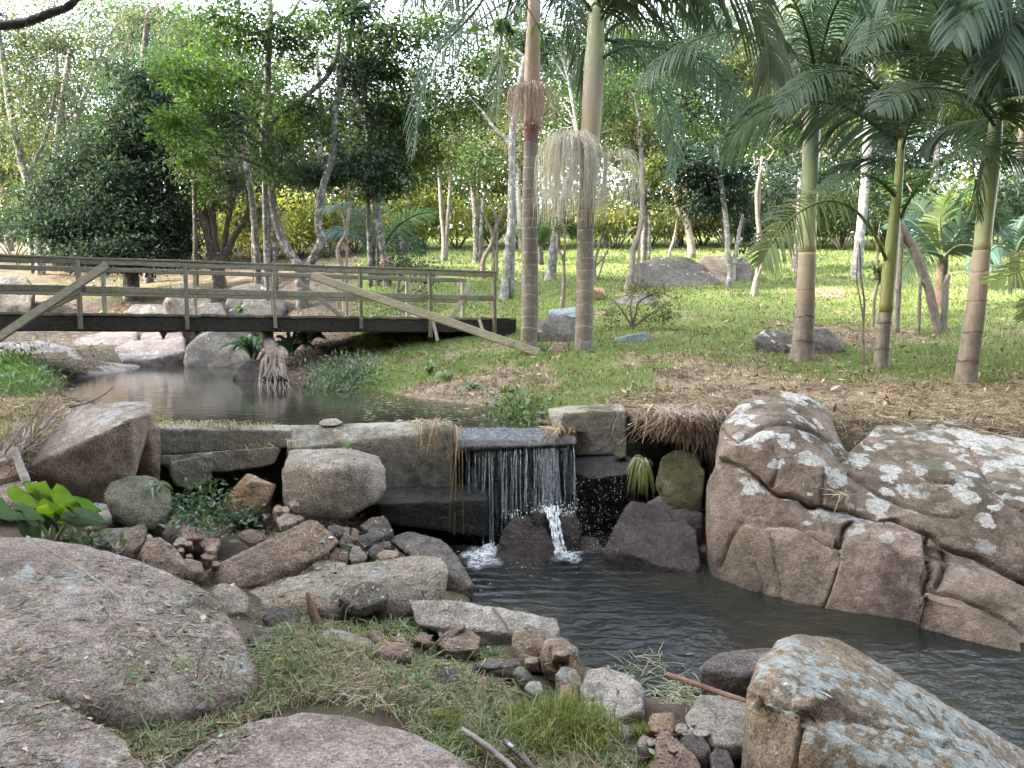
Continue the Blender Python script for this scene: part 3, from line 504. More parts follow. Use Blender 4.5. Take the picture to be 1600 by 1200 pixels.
S = [ # (name, label, pts, d, T, mat, smooth)
 ('stone', 'brown cube-like stone at the end of the pale rough slab', [(797,1005,.02),(800,985,.08),(825,978,.1),(848,985,.08),(853,1010,0),(842,1034,-.04),(805,1036,-.04)], 3.3, .2, R_BROWN, 4),
 ('stone', 'brown rounded stone leaning on the cube-like stone by the water', [(845,1020,0),(852,1000,.08),(880,996,.1),(903,1015,.05),(906,1042,0),(880,1052,-.05),(850,1046,-.04)], 3.15, .2, R_BROWN, 4),
 ('stone', 'pinkish stone below the two brown stones by the water', [(866,1055,0),(880,1041,.06),(903,1046,.05),(910,1065,0),(895,1078,-.04),(870,1074,-.03)], 3.0, .14, R_PINK, 4),
 ('stone', 'small red stone under the pinkish stone near the grass tussock', [(870,1078,0),(882,1068,.04),(895,1075,.03),(894,1092,-.02),(874,1093,-.02)], 2.9, .1, R_RED, 4),
 ('stone', 'tan wedge stone in front of the pale rough slab', [(687,1008,0),(700,990,.08),(735,985,.12),(752,996,.08),(748,1014,-.02),(695,1018,-.04)], 3.4, .18, R_BROWN, 3),
 ('stone', 'flat purplish stone with straight edge in the dry grass', [(498,985,.1),(520,983,.12),(580,996,.05),(582,1010,-.02),(555,1014,-.04),(500,1005,.0)], 3.3, .15, R_PINK, 2),
 ('stone', 'low brown stone half sunk in grass right of the flat purplish stone', [(588,1012,0),(600,1002,.08),(635,1003,.08),(648,1018,0),(640,1028,-.04),(592,1026,-.04)], 3.15, .15, R_BROWN, 5),
 ('stone', 'small tan stone between the purplish stone and the tan wedge', [(573,990,0),(585,982,.05),(597,990,.03),(598,1003,-.02),(580,1003,-.02)], 3.35, .1, R_BROWN, 3),
 ('stone', 'bluish grey pointed stone alone in the dry grass', [(676,1060,0),(690,1046,.05),(712,1044,.06),(720,1062,0),(715,1076,-.03),(686,1070,-.03)], 2.95, .12, R_DARK, 4),
 ('stone', 'flat dark stone lying behind the bluish grey pointed stone', [(738,1036,.04),(760,1028,.08),(812,1030,.06),(816,1040,-.02),(770,1046,-.03)], 3.1, .12, R_DARK, 4),
 ('stone', 'greenish rounded stone right of the flat dark stone', [(800,1050,0),(810,1040,.05),(828,1042,.05),(832,1056,0),(815,1064,-.03)], 3.0, .11, R_GREEN, 5),
 ('stone', 'pink tan stone nearest the grass tussock', [(818,1075,0),(828,1062,.05),(846,1064,.04),(848,1082,-.01),(830,1090,-.03)], 2.9, .11, R_PINK, 4),
 ('stone', 'rust brown flat stone under the rough slab with a dead stick', [(700,985,.05),(725,974,.08),(728,980,.05),(700,1000,-.02),(680,1004,-.04),(690,992,0)], 3.45, .12, R_BROWN, 3),
 ('rock', 'pale rounded rock with straw at the near edge of the pool', [(905,1075,.05),(918,1048,.2),(950,1040,.25),(985,1055,.2),(1008,1085,.05),(1008,1110,-.05),(960,1122,-.1),(915,1115,-.05)], 2.9, .3, R_PALE, 7),
 ('stone', 'pale brick shaped stone below the pale rounded rock', [(936,1120,.03),(945,1115,.06),(985,1136,.03),(984,1150,-.02),(975,1152,-.02),(938,1134,0)], 2.65, .12, R_PALE, 2),
 ('stone', 'bright orange square stone between two pale rocks at the near shore', [(1012,1130,.03),(1020,1114,.08),(1052,1113,.08),(1057,1135,.02),(1050,1148,-.03),(1018,1142,-.03)], 2.65, .13, R_ORANGE, 2),
 ('stone', 'long reddish pink stone with pointed top at the bottom edge of the view', [(1025,1150,.08),(1032,1140,.12),(1052,1146,.1),(1090,1180,.02),(1105,1225,-.05),(1050,1225,-.08),(1024,1180,0)], 2.4, .18, R_RED, 3),
 ('stone', 'grey brown stone behind the long reddish pink stone', [(1058,1158,0),(1070,1145,.06),(1100,1150,.06),(1112,1172,0),(1095,1185,-.04),(1070,1178,-.03)], 2.5, .13, R_DARK, 4),
 ('rock_slab', 'flat pale slab under the reddish stick beside the tan lichen boulder', [(1068,1120,.1),(1095,1090,.25),(1130,1083,.3),(1170,1090,.3),(1172,1165,.0),(1120,1165,-.05),(1075,1145,0)], 2.6, .2, R_PALE, 6),
 ('stone', 'small grey stone tucked left of the long reddish stone', [(995,1160,0),(1005,1147,.05),(1020,1152,.05),(1022,1172,-.02),(1000,1175,-.03)], 2.5, .1, R_GREY, 4),
 ('stone', 'dark wedge stone at the foot of the tan lichen boulder', [(1108,1180,.02),(1118,1165,.06),(1140,1172,.05),(1150,1200,-.02),(1115,1205,-.04)], 2.4, .12, R_DARK, 3),
 ('stone', 'pinkish flat stone at the very bottom below the long reddish stone', [(1015,1190,.05),(1035,1184,.08),(1062,1200,.03),(1060,1230,-.04),(1015,1230,-.04)], 2.3, .12, R_RED, 3),
 ('stone', 'grey stone tucked behind the big litter strewn rock', [(330,925,.05),(345,912,.15),(372,916,.15),(388,935,.08),(385,955,0),(350,960,-.05)], 3.6, .25, R_GREY, 6),
 ('stone', 'small purple brown stone at the right foot of the litter strewn rock', [(386,995,0),(398,984,.06),(420,985,.06),(428,998,0),(415,1008,-.03),(390,1005,-.03)], 3.2, .14, R_DARK, 4),
 ('stone', 'dark hollowed stone beside the upright dead stump stick', [(410,965,0),(425,948,.1),(455,946,.1),(470,960,.04),(462,980,-.04),(420,980,-.04)], 3.5, .2, R_DARK, 5),
 ('stone', 'small orange tan stone right of the upright dead stick', [(488,940,0),(498,934,.05),(510,940,.03),(508,952,-.02),(490,952,-.02)], 3.6, .1, R_BROWN, 4),
 ('stone', 'dark brown wedge stone pointing up behind the litter strewn rock', [(172,852,.05),(200,828,.12),(226,816,.15),(231,826,.1),(226,845,0),(210,860,-.05),(180,862,-.05)], 4.2, .22, R_BROWN, 3),
 ('stone', 'rounded tan stone at the back right edge of the litter strewn rock', [(218,862,0),(225,842,.1),(250,838,.12),(280,860,.06),(292,885,0),(270,900,-.05),(225,880,-.03)], 3.95, .25, R_BROWN, 5),
 ('stone', 'flat long brown stone among creeping plants near the hanging concrete block', [(270,832,.04),(285,822,.1),(340,824,.1),(344,834,.02),(320,842,-.03),(280,842,-.03)], 4.5, .18, R_BROWN, 3),
 ('stone', 'small flat red brown stone just below the flat long brown stone', [(312,848,.03),(328,840,.06),(344,842,.05),(342,852,-.02),(318,856,-.02)], 4.4, .12, R_RED, 3),
 ('stone', 'square brown stone left of the flat long brown stone', [(254,835,0),(262,818,.06),(278,822,.06),(275,840,-.02),(260,846,-.02)], 4.5, .14, R_DARK, 3),
 ('stone', 'brown stone at the lower left end of the tilted brown slab', [(275,885,0),(288,872,.06),(315,878,.06),(318,895,-.02),(290,905,-.04)], 4.05, .16, R_BROWN, 4),
 ('stone', 'dark flat stone in the shade below the rounded olive boulder', [(135,838,.06),(165,824,.12),(205,826,.12),(200,842,0),(150,852,-.04)], 4.4, .2, R_DARK, 3),
 ('stone', 'brown stone hidden in the creeping plants left of the long tilted slab', [(370,838,0),(385,826,.06),(408,828,.06),(412,842,0),(395,850,-.03)], 4.5, .16, R_BROWN, 5),
 ('stone', 'pale flat stone in front of the big squarish boulder', [(430,812,.03),(445,802,.08),(462,804,.06),(465,815,0),(440,822,-.03)], 4.55, .14, R_GREY, 4),
 ('stone', 'flat grey stone lying on the grey slab beside the tilted slab', [(488,882,.03),(500,873,.08),(540,876,.08),(543,884,0),(520,890,-.03),(492,890,-.03)], 4.15, .14, R_GREY, 4),
 ('stone', 'grey pointed rubble stone with a pale front right of the tilted slab', [(545,870,0),(552,853,.06),(562,854,.06),(574,870,0),(568,876,-.02),(548,877,-.02)], 4.25, .12, R_GREY, 2),
 ('stone', 'dark squared rubble stone lying on top of the dark rubble', [(552,845,.02),(575,832,.08),(597,829,.1),(600,838,.04),(570,857,-.02)], 4.4, .12, R_DARK, 2),
 ('stone', 'dark grey rubble stone at the left end of the dark rubble', [(512,828,0),(520,818,.06),(535,822,.05),(537,836,-.02),(518,840,-.03)], 4.5, .13, R_DARK, 3),
 ('stone', 'tan cone shaped rubble stone standing in the dark rubble', [(534,838,0),(540,823,.05),(547,826,.04),(547,838,-.02),(538,842,-.02)], 4.45, .09, R_BROWN, 3),
 ('stone', 'brown pyramid rubble stone beside the tan cone shaped stone', [(546,840,0),(552,824,.05),(560,828,.04),(561,842,-.02),(550,845,-.02)], 4.42, .09, R_BROWN, 2),
 ('stone', 'dark block rubble stone below the big squarish boulder', [(530,850,0),(535,838,.06),(550,842,.05),(552,858,-.02),(535,860,-.02)], 4.36, .12, R_DARK, 2),
 ('stone', 'black rubble stone beside the flat top of the rounded grey slab', [(574,862,0),(585,848,.06),(600,850,.05),(602,868,-.02),(580,872,-.02)], 4.3, .12, R_DARK, 3),
 ('stone', 'brown rubble stone leaning on the tilted brown slab end', [(512,868,0),(525,854,.06),(545,862,.05),(542,874,-.02),(520,878,-.02)], 4.22, .12, R_BROWN, 3),
 ('stone', 'large rubble stone with sloping top close to the wall step', [(562,822,.05),(580,808,.1),(602,808,.1),(616,830,.02),(600,838,-.02),(575,832,0)], 4.6, .16, R_DARK, 3),
 ('stone', 'small brown flat rubble stone behind the dark sloping slab', [(586,868,.02),(600,858,.06),(622,860,.05),(625,868,-.01),(595,874,-.02)], 4.25, .1, R_BROWN, 3),
 ('stone', 'grey angular slab at the left edge behind the driftwood', [(-10,690,.2),(0,672,.35),(35,662,.4),(48,680,.2),(30,715,.0),(-10,722,.0)], 5.0, .35, R_GREY, 3),
 ('rock', 'pale rock at the left edge above the broad leaved plant', [(-15,765,.1),(20,752,.2),(60,748,.2),(68,765,.05),(40,785,-.03),(-15,790,-.05)], 4.7, .3, R_PINK, 5),
 ('stone', 'broken pinkish slab at the left edge under the driftwood', [(-10,730,.1),(10,718,.2),(32,722,.15),(30,740,0),(-10,752,-.03)], 4.9, .25, R_PINK, 3),
]
for nm, lb, pl, d, T, m, s in S: rock(nm, lb, pl, d=d, T=T, mat=m, sm=s, amp=.045, bury=.05, cat='slab' if 'slab' in nm else nm)
# small loose rubble: nothing tells these apart
r3 = random.Random(5); n = 0
for cx, cy, rx, ry, d, m, k in [(560,848,45,26,4.42,R_DARK,12), (300,862,40,20,4.15,R_BROWN,9), (440,800,30,14,4.65,R_BROWN,5), (870,1020,40,20,3.05,R_BROWN,3), (640,1015,60,20,3.2,R_BROWN,5), (1060,1150,50,25,2.5,R_GREY,6), (235,845,60,16,4.3,R_GREY,5)]:
    for _ in range(k):
        x, y, s = cx + r3.uniform(-rx, rx), cy + r3.uniform(-ry, ry), r3.uniform(4, 8.5) * 4.2 / d
        a0 = r3.uniform(0, 6); w = r3.uniform(1, 1.7)
        hp = [(x + s * w * math.cos(a0 + i * 1.05) * r3.uniform(.8, 1.1), y + s * .75 * math.sin(a0 + i * 1.05), .06 - .06 * math.sin(a0 + i * 1.05)) for i in range(6)]
        lb = {R_DARK: 'small dark chip of stone in the rubble heap under the big squarish boulder', R_BROWN: 'small brown chip of stone lying loose between the larger stones', R_GREY: 'small grey chip of stone lying loose between the larger stones'}[m]
        g0 = pp = P(x, y, d); gy_ = PZ(x, y, .3)
        rock('stone_chip', lb, hp, d=d - (y - cy) * .006, T=.08, mat=m, sm=2, amp=.05, bury=.06, group='loose chips of rubble on the left bank' if m != R_DARK else 'dark rubble chips under the big boulder', cat='stone', vox=.007)
# ---- foreground
rock('boulder', 'broad litter strewn grey pink rock filling the near left side', [(-150,860,.7),(-80,836,.9),(20,838,.9),(120,850,.88),(200,866,.8),(255,882,.75),(320,920,.6),(360,960,.45),(390,1005,.2),(408,1045,0),(395,1075,-.12),(300,1112,-.3),(200,1122,-.38),(80,1085,-.4),(-150,1080,-.4),(60,960,.25),(240,980,.22)], d=2.85, T=.3, vox=.02, sm=9, mat=R_FORE, amp=.022, bury=.2, cat='boulder')
rock('boulder', 'litter strewn rock in the lower left corner', [(-60,1085,.3),(10,1078,.32),(60,1086,.3),(130,1115,.2),(190,1150,.1),(245,1210,-.1),(240,1320,-.3),(-60,1320,-.4)], d=2.1, T=.25, vox=.016, sm=9, mat=R_FORE, amp=.025, bury=.1, cat='boulder')
rock('boulder', 'low dome of litter strewn rock at the bottom edge left of the tussock', [(245,1215,0),(320,1160,.18),(400,1125,.3),(470,1113,.36),(560,1120,.36),(640,1142,.28),(700,1170,.15),(760,1220,0),(740,1330,-.3),(260,1330,-.35)], d=2.1, T=.25, vox=.016, sm=9, mat=R_FORE, amp=.022, bury=.1, cat='boulder')
# ---- upper stream
rock('sand_bar', None, [(632,612,.9),(650,607,1.3),(690,609,1.1),(735,622,.5),(752,632,0),(730,634,-.1),(690,624,.35)], d=8.0, T=.5, mat=plain('wet_sand', (.27, .19, .145), .9, .35), amp=.01, bury=.1, sm=4, vox=.03)['kind'] = 'structure'
rock('boulder', 'pale rounded boulder standing in the stream beneath the bridge', [(287,560,.1),(290,540,.2),(312,522,.5),(345,510,.6),(385,512,.6),(410,530,.5),(400,560,.1),(380,578,0),(330,575,0),(295,572,0)], d=14.2, T=1.0, mat=R_LAWN, amp=.03, bury=.15, sm=6, cat='boulder')
rock('rock', 'dark wedge shaped rock at the foot of the root stump in the stream', [(360,588,0),(385,565,.2),(420,558,.3),(425,592,0),(395,596,-.05)], d=11.3, T=.5, mat=R_STREAM, amp=.04, bury=.2, sm=4)
for lb, pl, d, T in [
  ('flat purplish rock shelf sloping into the stream beside the pale sand', [(175,545,.5),(205,532,1.2),(290,528,1.6),(292,548,.8),(240,560,0),(190,562,-.2)], 14.5, 1.2),
  ('broad cracked rock slab under the left half of the bridge', [(95,545,.3),(120,528,1.2),(160,518,2.),(215,516,2.),(218,530,1.2),(165,545,.2),(140,552,0)], 14.8, 1.5),
  ('long low pink rock shelf running along the left edge of the stream', [(66,606,.1),(72,613,-.05),(100,599,.9),(150,587,2.2),(190,576,4.0),(228,571,5.),(62,585,1.2),(75,566,3.),(130,558,4.6),(220,561,6.2)], 9.5, .6),
  ('grey rock ledge at the left edge behind the green clump', [(-40,565,.2),(-30,535,1.),(60,530,1.4),(120,545,1.),(130,560,.4),(60,565,0)], 12.5, 1.4),
  ('pale pink rock just behind the green clump on the left bank', [(0,572,.3),(30,556,.8),(70,566,.7),(80,590,0),(78,605,-.3),(20,605,-.2)], 10.6, .8),
  ('small square rock standing on the shelf under the bridge deck', [(217,532,0),(222,519,.3),(250,518,.4),(254,530,.1)], 16.2, .8),
  ('low rounded rock between the square rock and the stream boulder', [(255,530,0),(262,519,.3),(285,519,.4),(288,530,.1)], 16.4, .8)]:
    rock('rock_shelf', lb, pl, d=d, T=T, mat=R_STREAM, amp=.03, bury=.35, sm=4, cat='rock')
for lb, pl, d, T in [
  ('pale boulder seen through the bridge railing left of the central posts', [(255,470,0),(270,447,.3),(300,443,.4),(330,455,.2),(335,490,-.1),(260,492,-.1)], 17.5, 1.),
  ('large grey boulder seen through the railing between the central posts', [(350,480,0),(360,450,.4),(395,443,.5),(430,450,.4),(448,475,.1),(440,498,-.1),(360,498,-.1)], 16.8, 1.),
  ('dark shaded boulder behind the bridge deck beside the large grey boulder', [(300,488,0),(312,475,.3),(345,472,.3),(355,492,0),(330,500,-.1)], 16.5, .9),
  ('low whitish rock behind the bridge at the upstream rapids', [(190,488,0),(210,476,.3),(255,474,.3),(265,490,0)], 17.8, .9),
  ('brown boulder at the left edge behind the railing', [(-20,455,.2),(0,432,.4),(40,432,.4),(55,450,.2),(50,475,-.1),(-20,478,-.1)], 18.5, 1.2)]:
    rock('boulder', lb, pl, d=d, T=T, mat=R_LAWN, amp=.035, bury=.4, sm=5)
# ---- lawn
rock('boulder', 'dark grey rounded boulder between the two tall palms with pale top', [(838,520,0),(842,502,.1),(858,493,.2),(885,492,.3),(900,500,.25),(902,525,0),(880,536,-.05),(850,535,-.05)], d=11.2, T=.6, mat=R_LAWN, amp=.035, bury=.15)
rock('rock', 'small pale tan stone at the foot of the tall thick palm', [(858,545,0),(866,535,.05),(885,534,.05),(890,548,0),(875,555,-.03)], d=10.5, T=.25, mat=R_PINK, amp=.04, bury=.1)
rock('boulder', 'mossy low boulder left of the ringed palm base on the lawn', [(1178,530,0),(1195,516,.15),(1220,515,.2),(1245,522,.1),(1248,545,-.05),(1200,545,-.05)], d=10.0, T=.6, mat=R_LAWN, amp=.045, bury=.15)
rock('boulder', 'broad low boulder emerging right of the ringed palm base', [(1262,530,0),(1268,515,.2),(1290,513,.25),(1312,530,.1),(1322,548,-.03),(1270,556,-.08)], d=9.9, T=.6, mat=R_LAWN, amp=.045, bury=.15)
rock('boulder', 'large white speckled boulder far back on the lawn', [(975,432,0),(990,412,.4),(1030,402,.8),(1075,402,.8),(1105,415,.5),(1125,440,0),(1070,448,-.2),(1000,447,-.2)], d=17.8, T=1.5, mat=R_LAWN, amp=.04, bury=.3, sm=6)
rock('boulder', 'brown leaf covered boulder hump right of the white speckled one', [(1085,425,.3),(1095,402,.8),(1130,400,.9),(1150,415,.6),(1148,440,0),(1110,444,-.1)], d=18.2, T=1.3, mat=R_PINK, amp=.04, bury=.3)
rock('boulder', 'pale boulder behind the forked white trunk far on the lawn', [(1140,425,.2),(1150,405,.5),(1162,403,.6),(1178,420,.3),(1172,438,0),(1145,440,-.1)], d=18.6, T=1., mat=R_LAWN, amp=.04, bury=.3)
rock('rock', 'low grey rock showing through the sparse bush on the lawn', [(960,470,.1),(985,455,.4),(1015,455,.4),(1030,470,.1),(1010,478,-.1),(970,478,-.1)], d=14.8, T=.6, mat=R_LAWN, amp=.05, bury=.2)
# ================================================================ DAM WALL, concrete
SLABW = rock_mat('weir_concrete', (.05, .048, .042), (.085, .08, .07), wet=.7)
wl = empty('dam_wall', (P(470, 760, 5.75)[0], 5.95, .1), 'mossy broken concrete dam wall holding back the stream left of the waterfall', 'wall')
def cblock(name, hp, d, T, mat=R_CONC, parent=wl, sm=1, amp=.005, vox=.0135, label=None):
    o = rock(name, None, hp, d=d, T=T, mat=mat, sm=sm, amp=amp, vox=vox, parent=parent)
    if label: o['label'] = label
    return o
cblock('coping', [[(236,662,.22),(455,664,.22),(455,672,0),(455,700,0),(240,712,0),(237,669,0),(234,690,.05)], [(450,664,.22),(707,657,.24),(708,672,0),(709,768,.02),(602,768,.02),(560,735,.01),(520,706,0),(450,701,0)]], 5.72, .3)
cblock('broken_apron', [[(238,712,0),(330,706,0),(432,698,0),(440,702,0),(428,726,0),(350,738,0),(270,735,0),(243,722,0)]], 5.66, .3, sm=1, amp=.016)
cblock('hanging_block', [[(264,722,0),(300,715,0),(333,706,0),(331,755,-.02),(300,765,-.03),(276,762,-.02),(265,745,0)]], 5.6, .25, sm=2, amp=.02, label='broken lump of concrete hanging below the coping')
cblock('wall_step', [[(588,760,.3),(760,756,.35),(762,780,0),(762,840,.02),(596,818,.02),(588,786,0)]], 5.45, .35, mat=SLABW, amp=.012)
we = empty('weir_slab', P(806, 690, 5.7), 'black wet concrete weir slab with water running over its lip', 'weir')
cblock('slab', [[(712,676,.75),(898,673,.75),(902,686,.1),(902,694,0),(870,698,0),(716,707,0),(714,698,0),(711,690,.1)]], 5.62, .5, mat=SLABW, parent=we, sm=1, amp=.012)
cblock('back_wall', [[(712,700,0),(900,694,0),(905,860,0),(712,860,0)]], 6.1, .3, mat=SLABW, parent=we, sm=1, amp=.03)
rb = empty('abutment_wall', P(950, 715, 6.2), 'mossy concrete block wall right of the waterfall under the grassy bank', 'wall')
cblock('block', [[(855,638,.25),(888,634,.4),(974,631,.4),(978,640,0),(980,712,0),(902,712,0),(880,645,0),(858,652,.12),(872,690,.05)]], 6.15, .4, parent=rb)
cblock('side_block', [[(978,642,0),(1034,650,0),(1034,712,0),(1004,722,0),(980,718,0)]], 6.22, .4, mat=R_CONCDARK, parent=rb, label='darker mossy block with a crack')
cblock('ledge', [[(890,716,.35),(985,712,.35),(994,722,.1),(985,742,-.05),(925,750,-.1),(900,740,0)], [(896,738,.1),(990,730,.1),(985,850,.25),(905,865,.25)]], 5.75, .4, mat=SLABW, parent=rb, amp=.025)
rock('stone', 'small round mossy stone lying on the dark ledge by the abutment', [(958,712,0),(966,703,.06),(976,704,.06),(980,712,0),(970,717,-.03)], d=5.9, T=.12, mat=R_MOSSY, amp=.03, sm=6)
rock('stone', 'pale smooth stone lying on top of the dam wall', [(496,662,.02),(505,654,.06),(525,653,.06),(537,660,.03),(530,665,-.02),(503,666,-.02)], d=5.88, T=.12, mat=R_PALE, amp=.02, sm=7)
# stone markers on the lawn
rock('stone_marker', 'low bluish stone marker set in the lawn right of the thick palm', [(1000,522,.05),(1010,517,.1),(1015,520,.08),(1014,537,0),(962,540,0),(960,528,.05)], d=11.0, T=.12, mat=plain('stone_bluish', (.20, .27, .25), .85, .6), amp=.015, bury=.08, sm=1, cat='marker')
rock('stone_plaque', 'weathered bluish flat plaque lying behind the boulder between the palms', [(856,492,.0),(858,484,.3),(900,479,.35),(903,495,0),(872,496,-.03)], d=11.8, T=.1, mat=plain('plaque_grey', (.22, .255, .26), .85, .6), amp=.015, bury=.1, sm=1, cat='plaque')
rock('clay_block', 'orange clay block lying on the lawn behind the thick palm', [(924,452,0),(926,449,.15),(945,449,.15),(946,461,0),(925,463,0)], d=15.5, T=.2, mat=plain('clay', (.26, .165, .095), .9, .4), amp=.02, bury=.08, sm=1, cat='brick')
def wbox_px(x0, x1, y0, y1, z0, z1):    # the corners of a level block as (px, py, distance) for rock()
    out = []
    for x in (x0, (x0 + x1) / 2, x1):
        for y in (y0, y1):
            for z in (z0, z1):
                a, b, f = proj(np.array([x, y, z])); out.append((float(a[0]), float(b[0]), y))
    return out
rock('turf_overhang', None, wbox_px(.98, 1.75, 6.02, 7.1, .83, .915), d=0., T=.05, sh=1., mat=plain('turf_soil', (.13, .095, .065), .95, .5), amp=.03, sm=4, vox=.03)['kind'] = 'structure'
bake_rocks()
# ================================================================ TREES
DKB = [(.018, .034, .025), (.025, .045, .029), (.034, .058, .042)]        # dark bluish
MID = [(.036, .068, .020), (.048, .084, .026), (.028, .056, .019)]
BRI = [(.055, .11, .02), (.07, .13, .025), (.045, .09, .02)]
GRY = [(.06, .085, .06), (.08, .105, .072), (.048, .075, .045), (.10, .11, .05)]
OLV = [(.066, .077, .028), (.088, .095, .033), (.052, .068, .024)]
YEL_SUNLIT = [(.20, .215, .05), (.25, .25, .06), (.14, .17, .04), (.28, .25, .06)]  # hedge leaf colours yellowed to carry the sunlight on them
YGR = [(.10, .125, .028), (.14, .15, .033), (.075, .10, .026)]
def clump_pts(c, r, n, k=None, spread=.32):
    """n leaf positions gathered in k uneven sub-clumps inside an ellipsoid"""
    k = k or max(4, n // 90)
    u = norm(rng.normal(size=(k, 3))) * (rng.random((k, 1)) ** .45)
    wgt = rng.random(k) ** 1.5 + .15; ci = rng.choice(k, n, p=wgt / wgt.sum())
    sz = rng.uniform(.5, 1.3, k)[ci][:, None] * spread
    off = rng.normal(size=(n, 3)) * sz * np.array([1, 1, .62])
    return c + (u[ci] + off) * r, c + u * r, ci
def leaf_cloud(mb, c, r, n, pal, L=.13, asp=.42, droop=.35, k=None, spread=.32, bright=None):
    p, cen, ci = clump_pts(np.asarray(c, float), np.asarray(r, float), n, k, spread)
    d = norm(p - cen[ci]) + rng.normal(size=(n, 3)) * .7 - np.array([0, 0, droop])
    tone = np.exp(rng.normal(0, .22, len(cen)))[ci][:, None]
    leaves(mb, p, d, L * rng.uniform(.65, 1.35, n), L * asp * rng.uniform(.7, 1.2, n), np.clip(vary(pal, n, .2, .08) * tone, 0, .6))
    return cen
def limb_tube(mb, pl, n=14, k=7, wob=.012):
    p = spline(pl, n); w = rng.normal(0, 1, (n, 3)) * p[:, 3:4] * .04; ph = rng.uniform(0, 6, 3); w = w + np.sin(np.linspace(0, 1, n)[:, None] * n * .4 + ph) * wob * .5 * np.array([1, 1, 0]) * min(1., float(p[:, 3].max()) * 12); w[0] = 0
    tube(mb, p[:, :3] + w, np.maximum(p[:, 3], .004), k)
    return p
SLIM = 1.
def stem_px(pl, d=None):
    out = []
    for q in pl:
        px, py, r = q[:3]; Y = q[3] if len(q) > 3 else d; out.append([*P(px, py, Y), PX(r * SLIM, Y)])
    return np.array(out)
def tree(name, label, stems, blobs, d, pal=MID, bark=B_DARK, L=.13, group=None, cat='tree', twigs=True, droop=.35, spread=.34, gnd=True, extra=None):
    """stems: lists of (px, py, radius_px[, distance]); the first is the trunk and runs to the ground. blobs: (px, py, distance, rx, ry, leaves[, palette])"""
    st = [stem_px(s, d) for s in stems]
    b = st[0][0].copy()
    if gnd:
        z = gz(b[0], b[1])
        for s in st:
            if np.hypot(*(s[0][:2] - b[:2])) < .8:
                s0 = s[0].copy(); s0[2] = min(z - .12, s0[2] - .05); s0[3] *= 1.18; s[0, 3] *= 1.02
                if s[0][2] < z + .1: s[0] = s0
                else: s[:] = s; 
        st = [np.vstack([[*(s[0][:2]), min(z - .12, s[0][2]), s[0][3] * 1.15], s]) if np.hypot(*(s[0][:2] - b[:2])) < .8 and s[0][2] > z else s for s in st]
        b[2] = z
    root = empty(name, b[:3], label, cat, group); base = b[:3]
    axes = []
    mt = MB(); axes.append(limb_tube(mt, st[0], 8 * len(st[0]), 10)); mt.link('trunk', bark, root)
    for s in st[1:]: m = MB(); axes.append(limb_tube(m, s, 7 * len(s), 8)); m.link('limb', bark, root)
    ax = np.vstack(axes)
    crown = MB()
    for q in blobs:
        px, py, Y, rx, ry, n = q[:6]; pl = q[6] if len(q) > 6 else pal; LL = q[7] if len(q) > 7 else L
        c = P(px, py, Y); r = np.array([PX(rx, Y), PX((rx + ry) / 2, Y) * .9, PX(ry, Y)])
        cen = leaf_cloud(crown, c, r, int(n * 1.15), pl, LL * .95, droop=droop, spread=spread, k=max(5, n // 75))
        if twigs:
            m = MB(); low = ax[ax[:, 2] < c[2] + .3]
            low = low if len(low) else ax
            a = low[np.argmin(np.linalg.norm(low[:, :3] - c, axis=1))]
            r0 = min(a[3] * .6, .05)
            mid = (a[:3] + c) / 2 + np.array([0, 0, .12 * np.linalg.norm(c - a[:3])]) + rng.normal(0, .1, 3)
            p = limb_tube(m, [[*a[:3], r0], [*mid, r0 * .7], [*c, r0 * .4]], 10, 5)
            for t in cen[:: max(1, len(cen) // 7)]:
                s0 = p[rng.integers(3, 10)]; m2 = (s0[:3] + t) / 2 + rng.normal(0, .06, 3)
                limb_tube(m, [[*s0[:3], r0 * .4], [*m2, r0 * .3], [*t, r0 * .15]], 6, 4)
            m.link('limb', bark, root)
    if crown.n: crown.link('crown', LEAF, root)
    if extra: extra(root)
    return root
SLIM = .8
def band(root):
    c = P(602, 413, 18); m = MB(); tube(m, [c + (-.01, 0, -.22), c, c + (-.02, 0, .22)], [.104, .1, .097], 12, cap=False)
    m.link('painted_band', plain('paint_pink', (.30, .17, .145), .85, .5), root)
tree('tree', 'lichen spotted tree with two arching trunks rising behind the bridge railing', [
   [(470,425,10),(462,408,9),(440,372,8.5),(428,330,8),(424,290,8),(413,240,7.5),(413,205,7.5),(418,120,6.5),(421,50,6),(424,-60,5)],
   [(478,425,9),(490,402,8.5),(502,375,8),(497,350,8),(503,300,7.5),(520,240,7),(524,180,6.5),(533,120,6),(548,60,5.5),(560,-60,5)],
   [(413,212,6),(430,185,6),(455,165,5),(490,140,5),(520,105,4.5),(530,60,4),(526,-30,3)],
   [(415,210,4),(395,150,3.5),(365,105,3),(340,60,2.5),(330,10,2)],
   [(421,60,4),(450,30,3),(480,-20,2.5)]],
  [(330,120,15.8,60,50,930,BRI),(285,110,15.4,45,35,558,BRI),(285,195,15.2,40,38,620,BRI),(360,190,16,55,50,1200,MID),(300,240,15.6,35,25,310,BRI),(455,60,16.5,80,45,1500,MID),(370,40,16.5,70,40,1200,MID),
   (470,170,17,60,50,1500,MID),(560,150,17.5,55,60,1500,DKB),(560,250,17.5,65,42,1900,DKB),(470,265,17.5,45,35,900,DKB),(600,280,18,50,30,1000,MID),(620,70,17,60,45,1300,MID),(540,20,17,60,40,1100,DKB),(630,210,18,50,45,1200,MID),(440,235,16.5,35,40,700,MID)], 17, bark=B_LICHEN, L=.14)
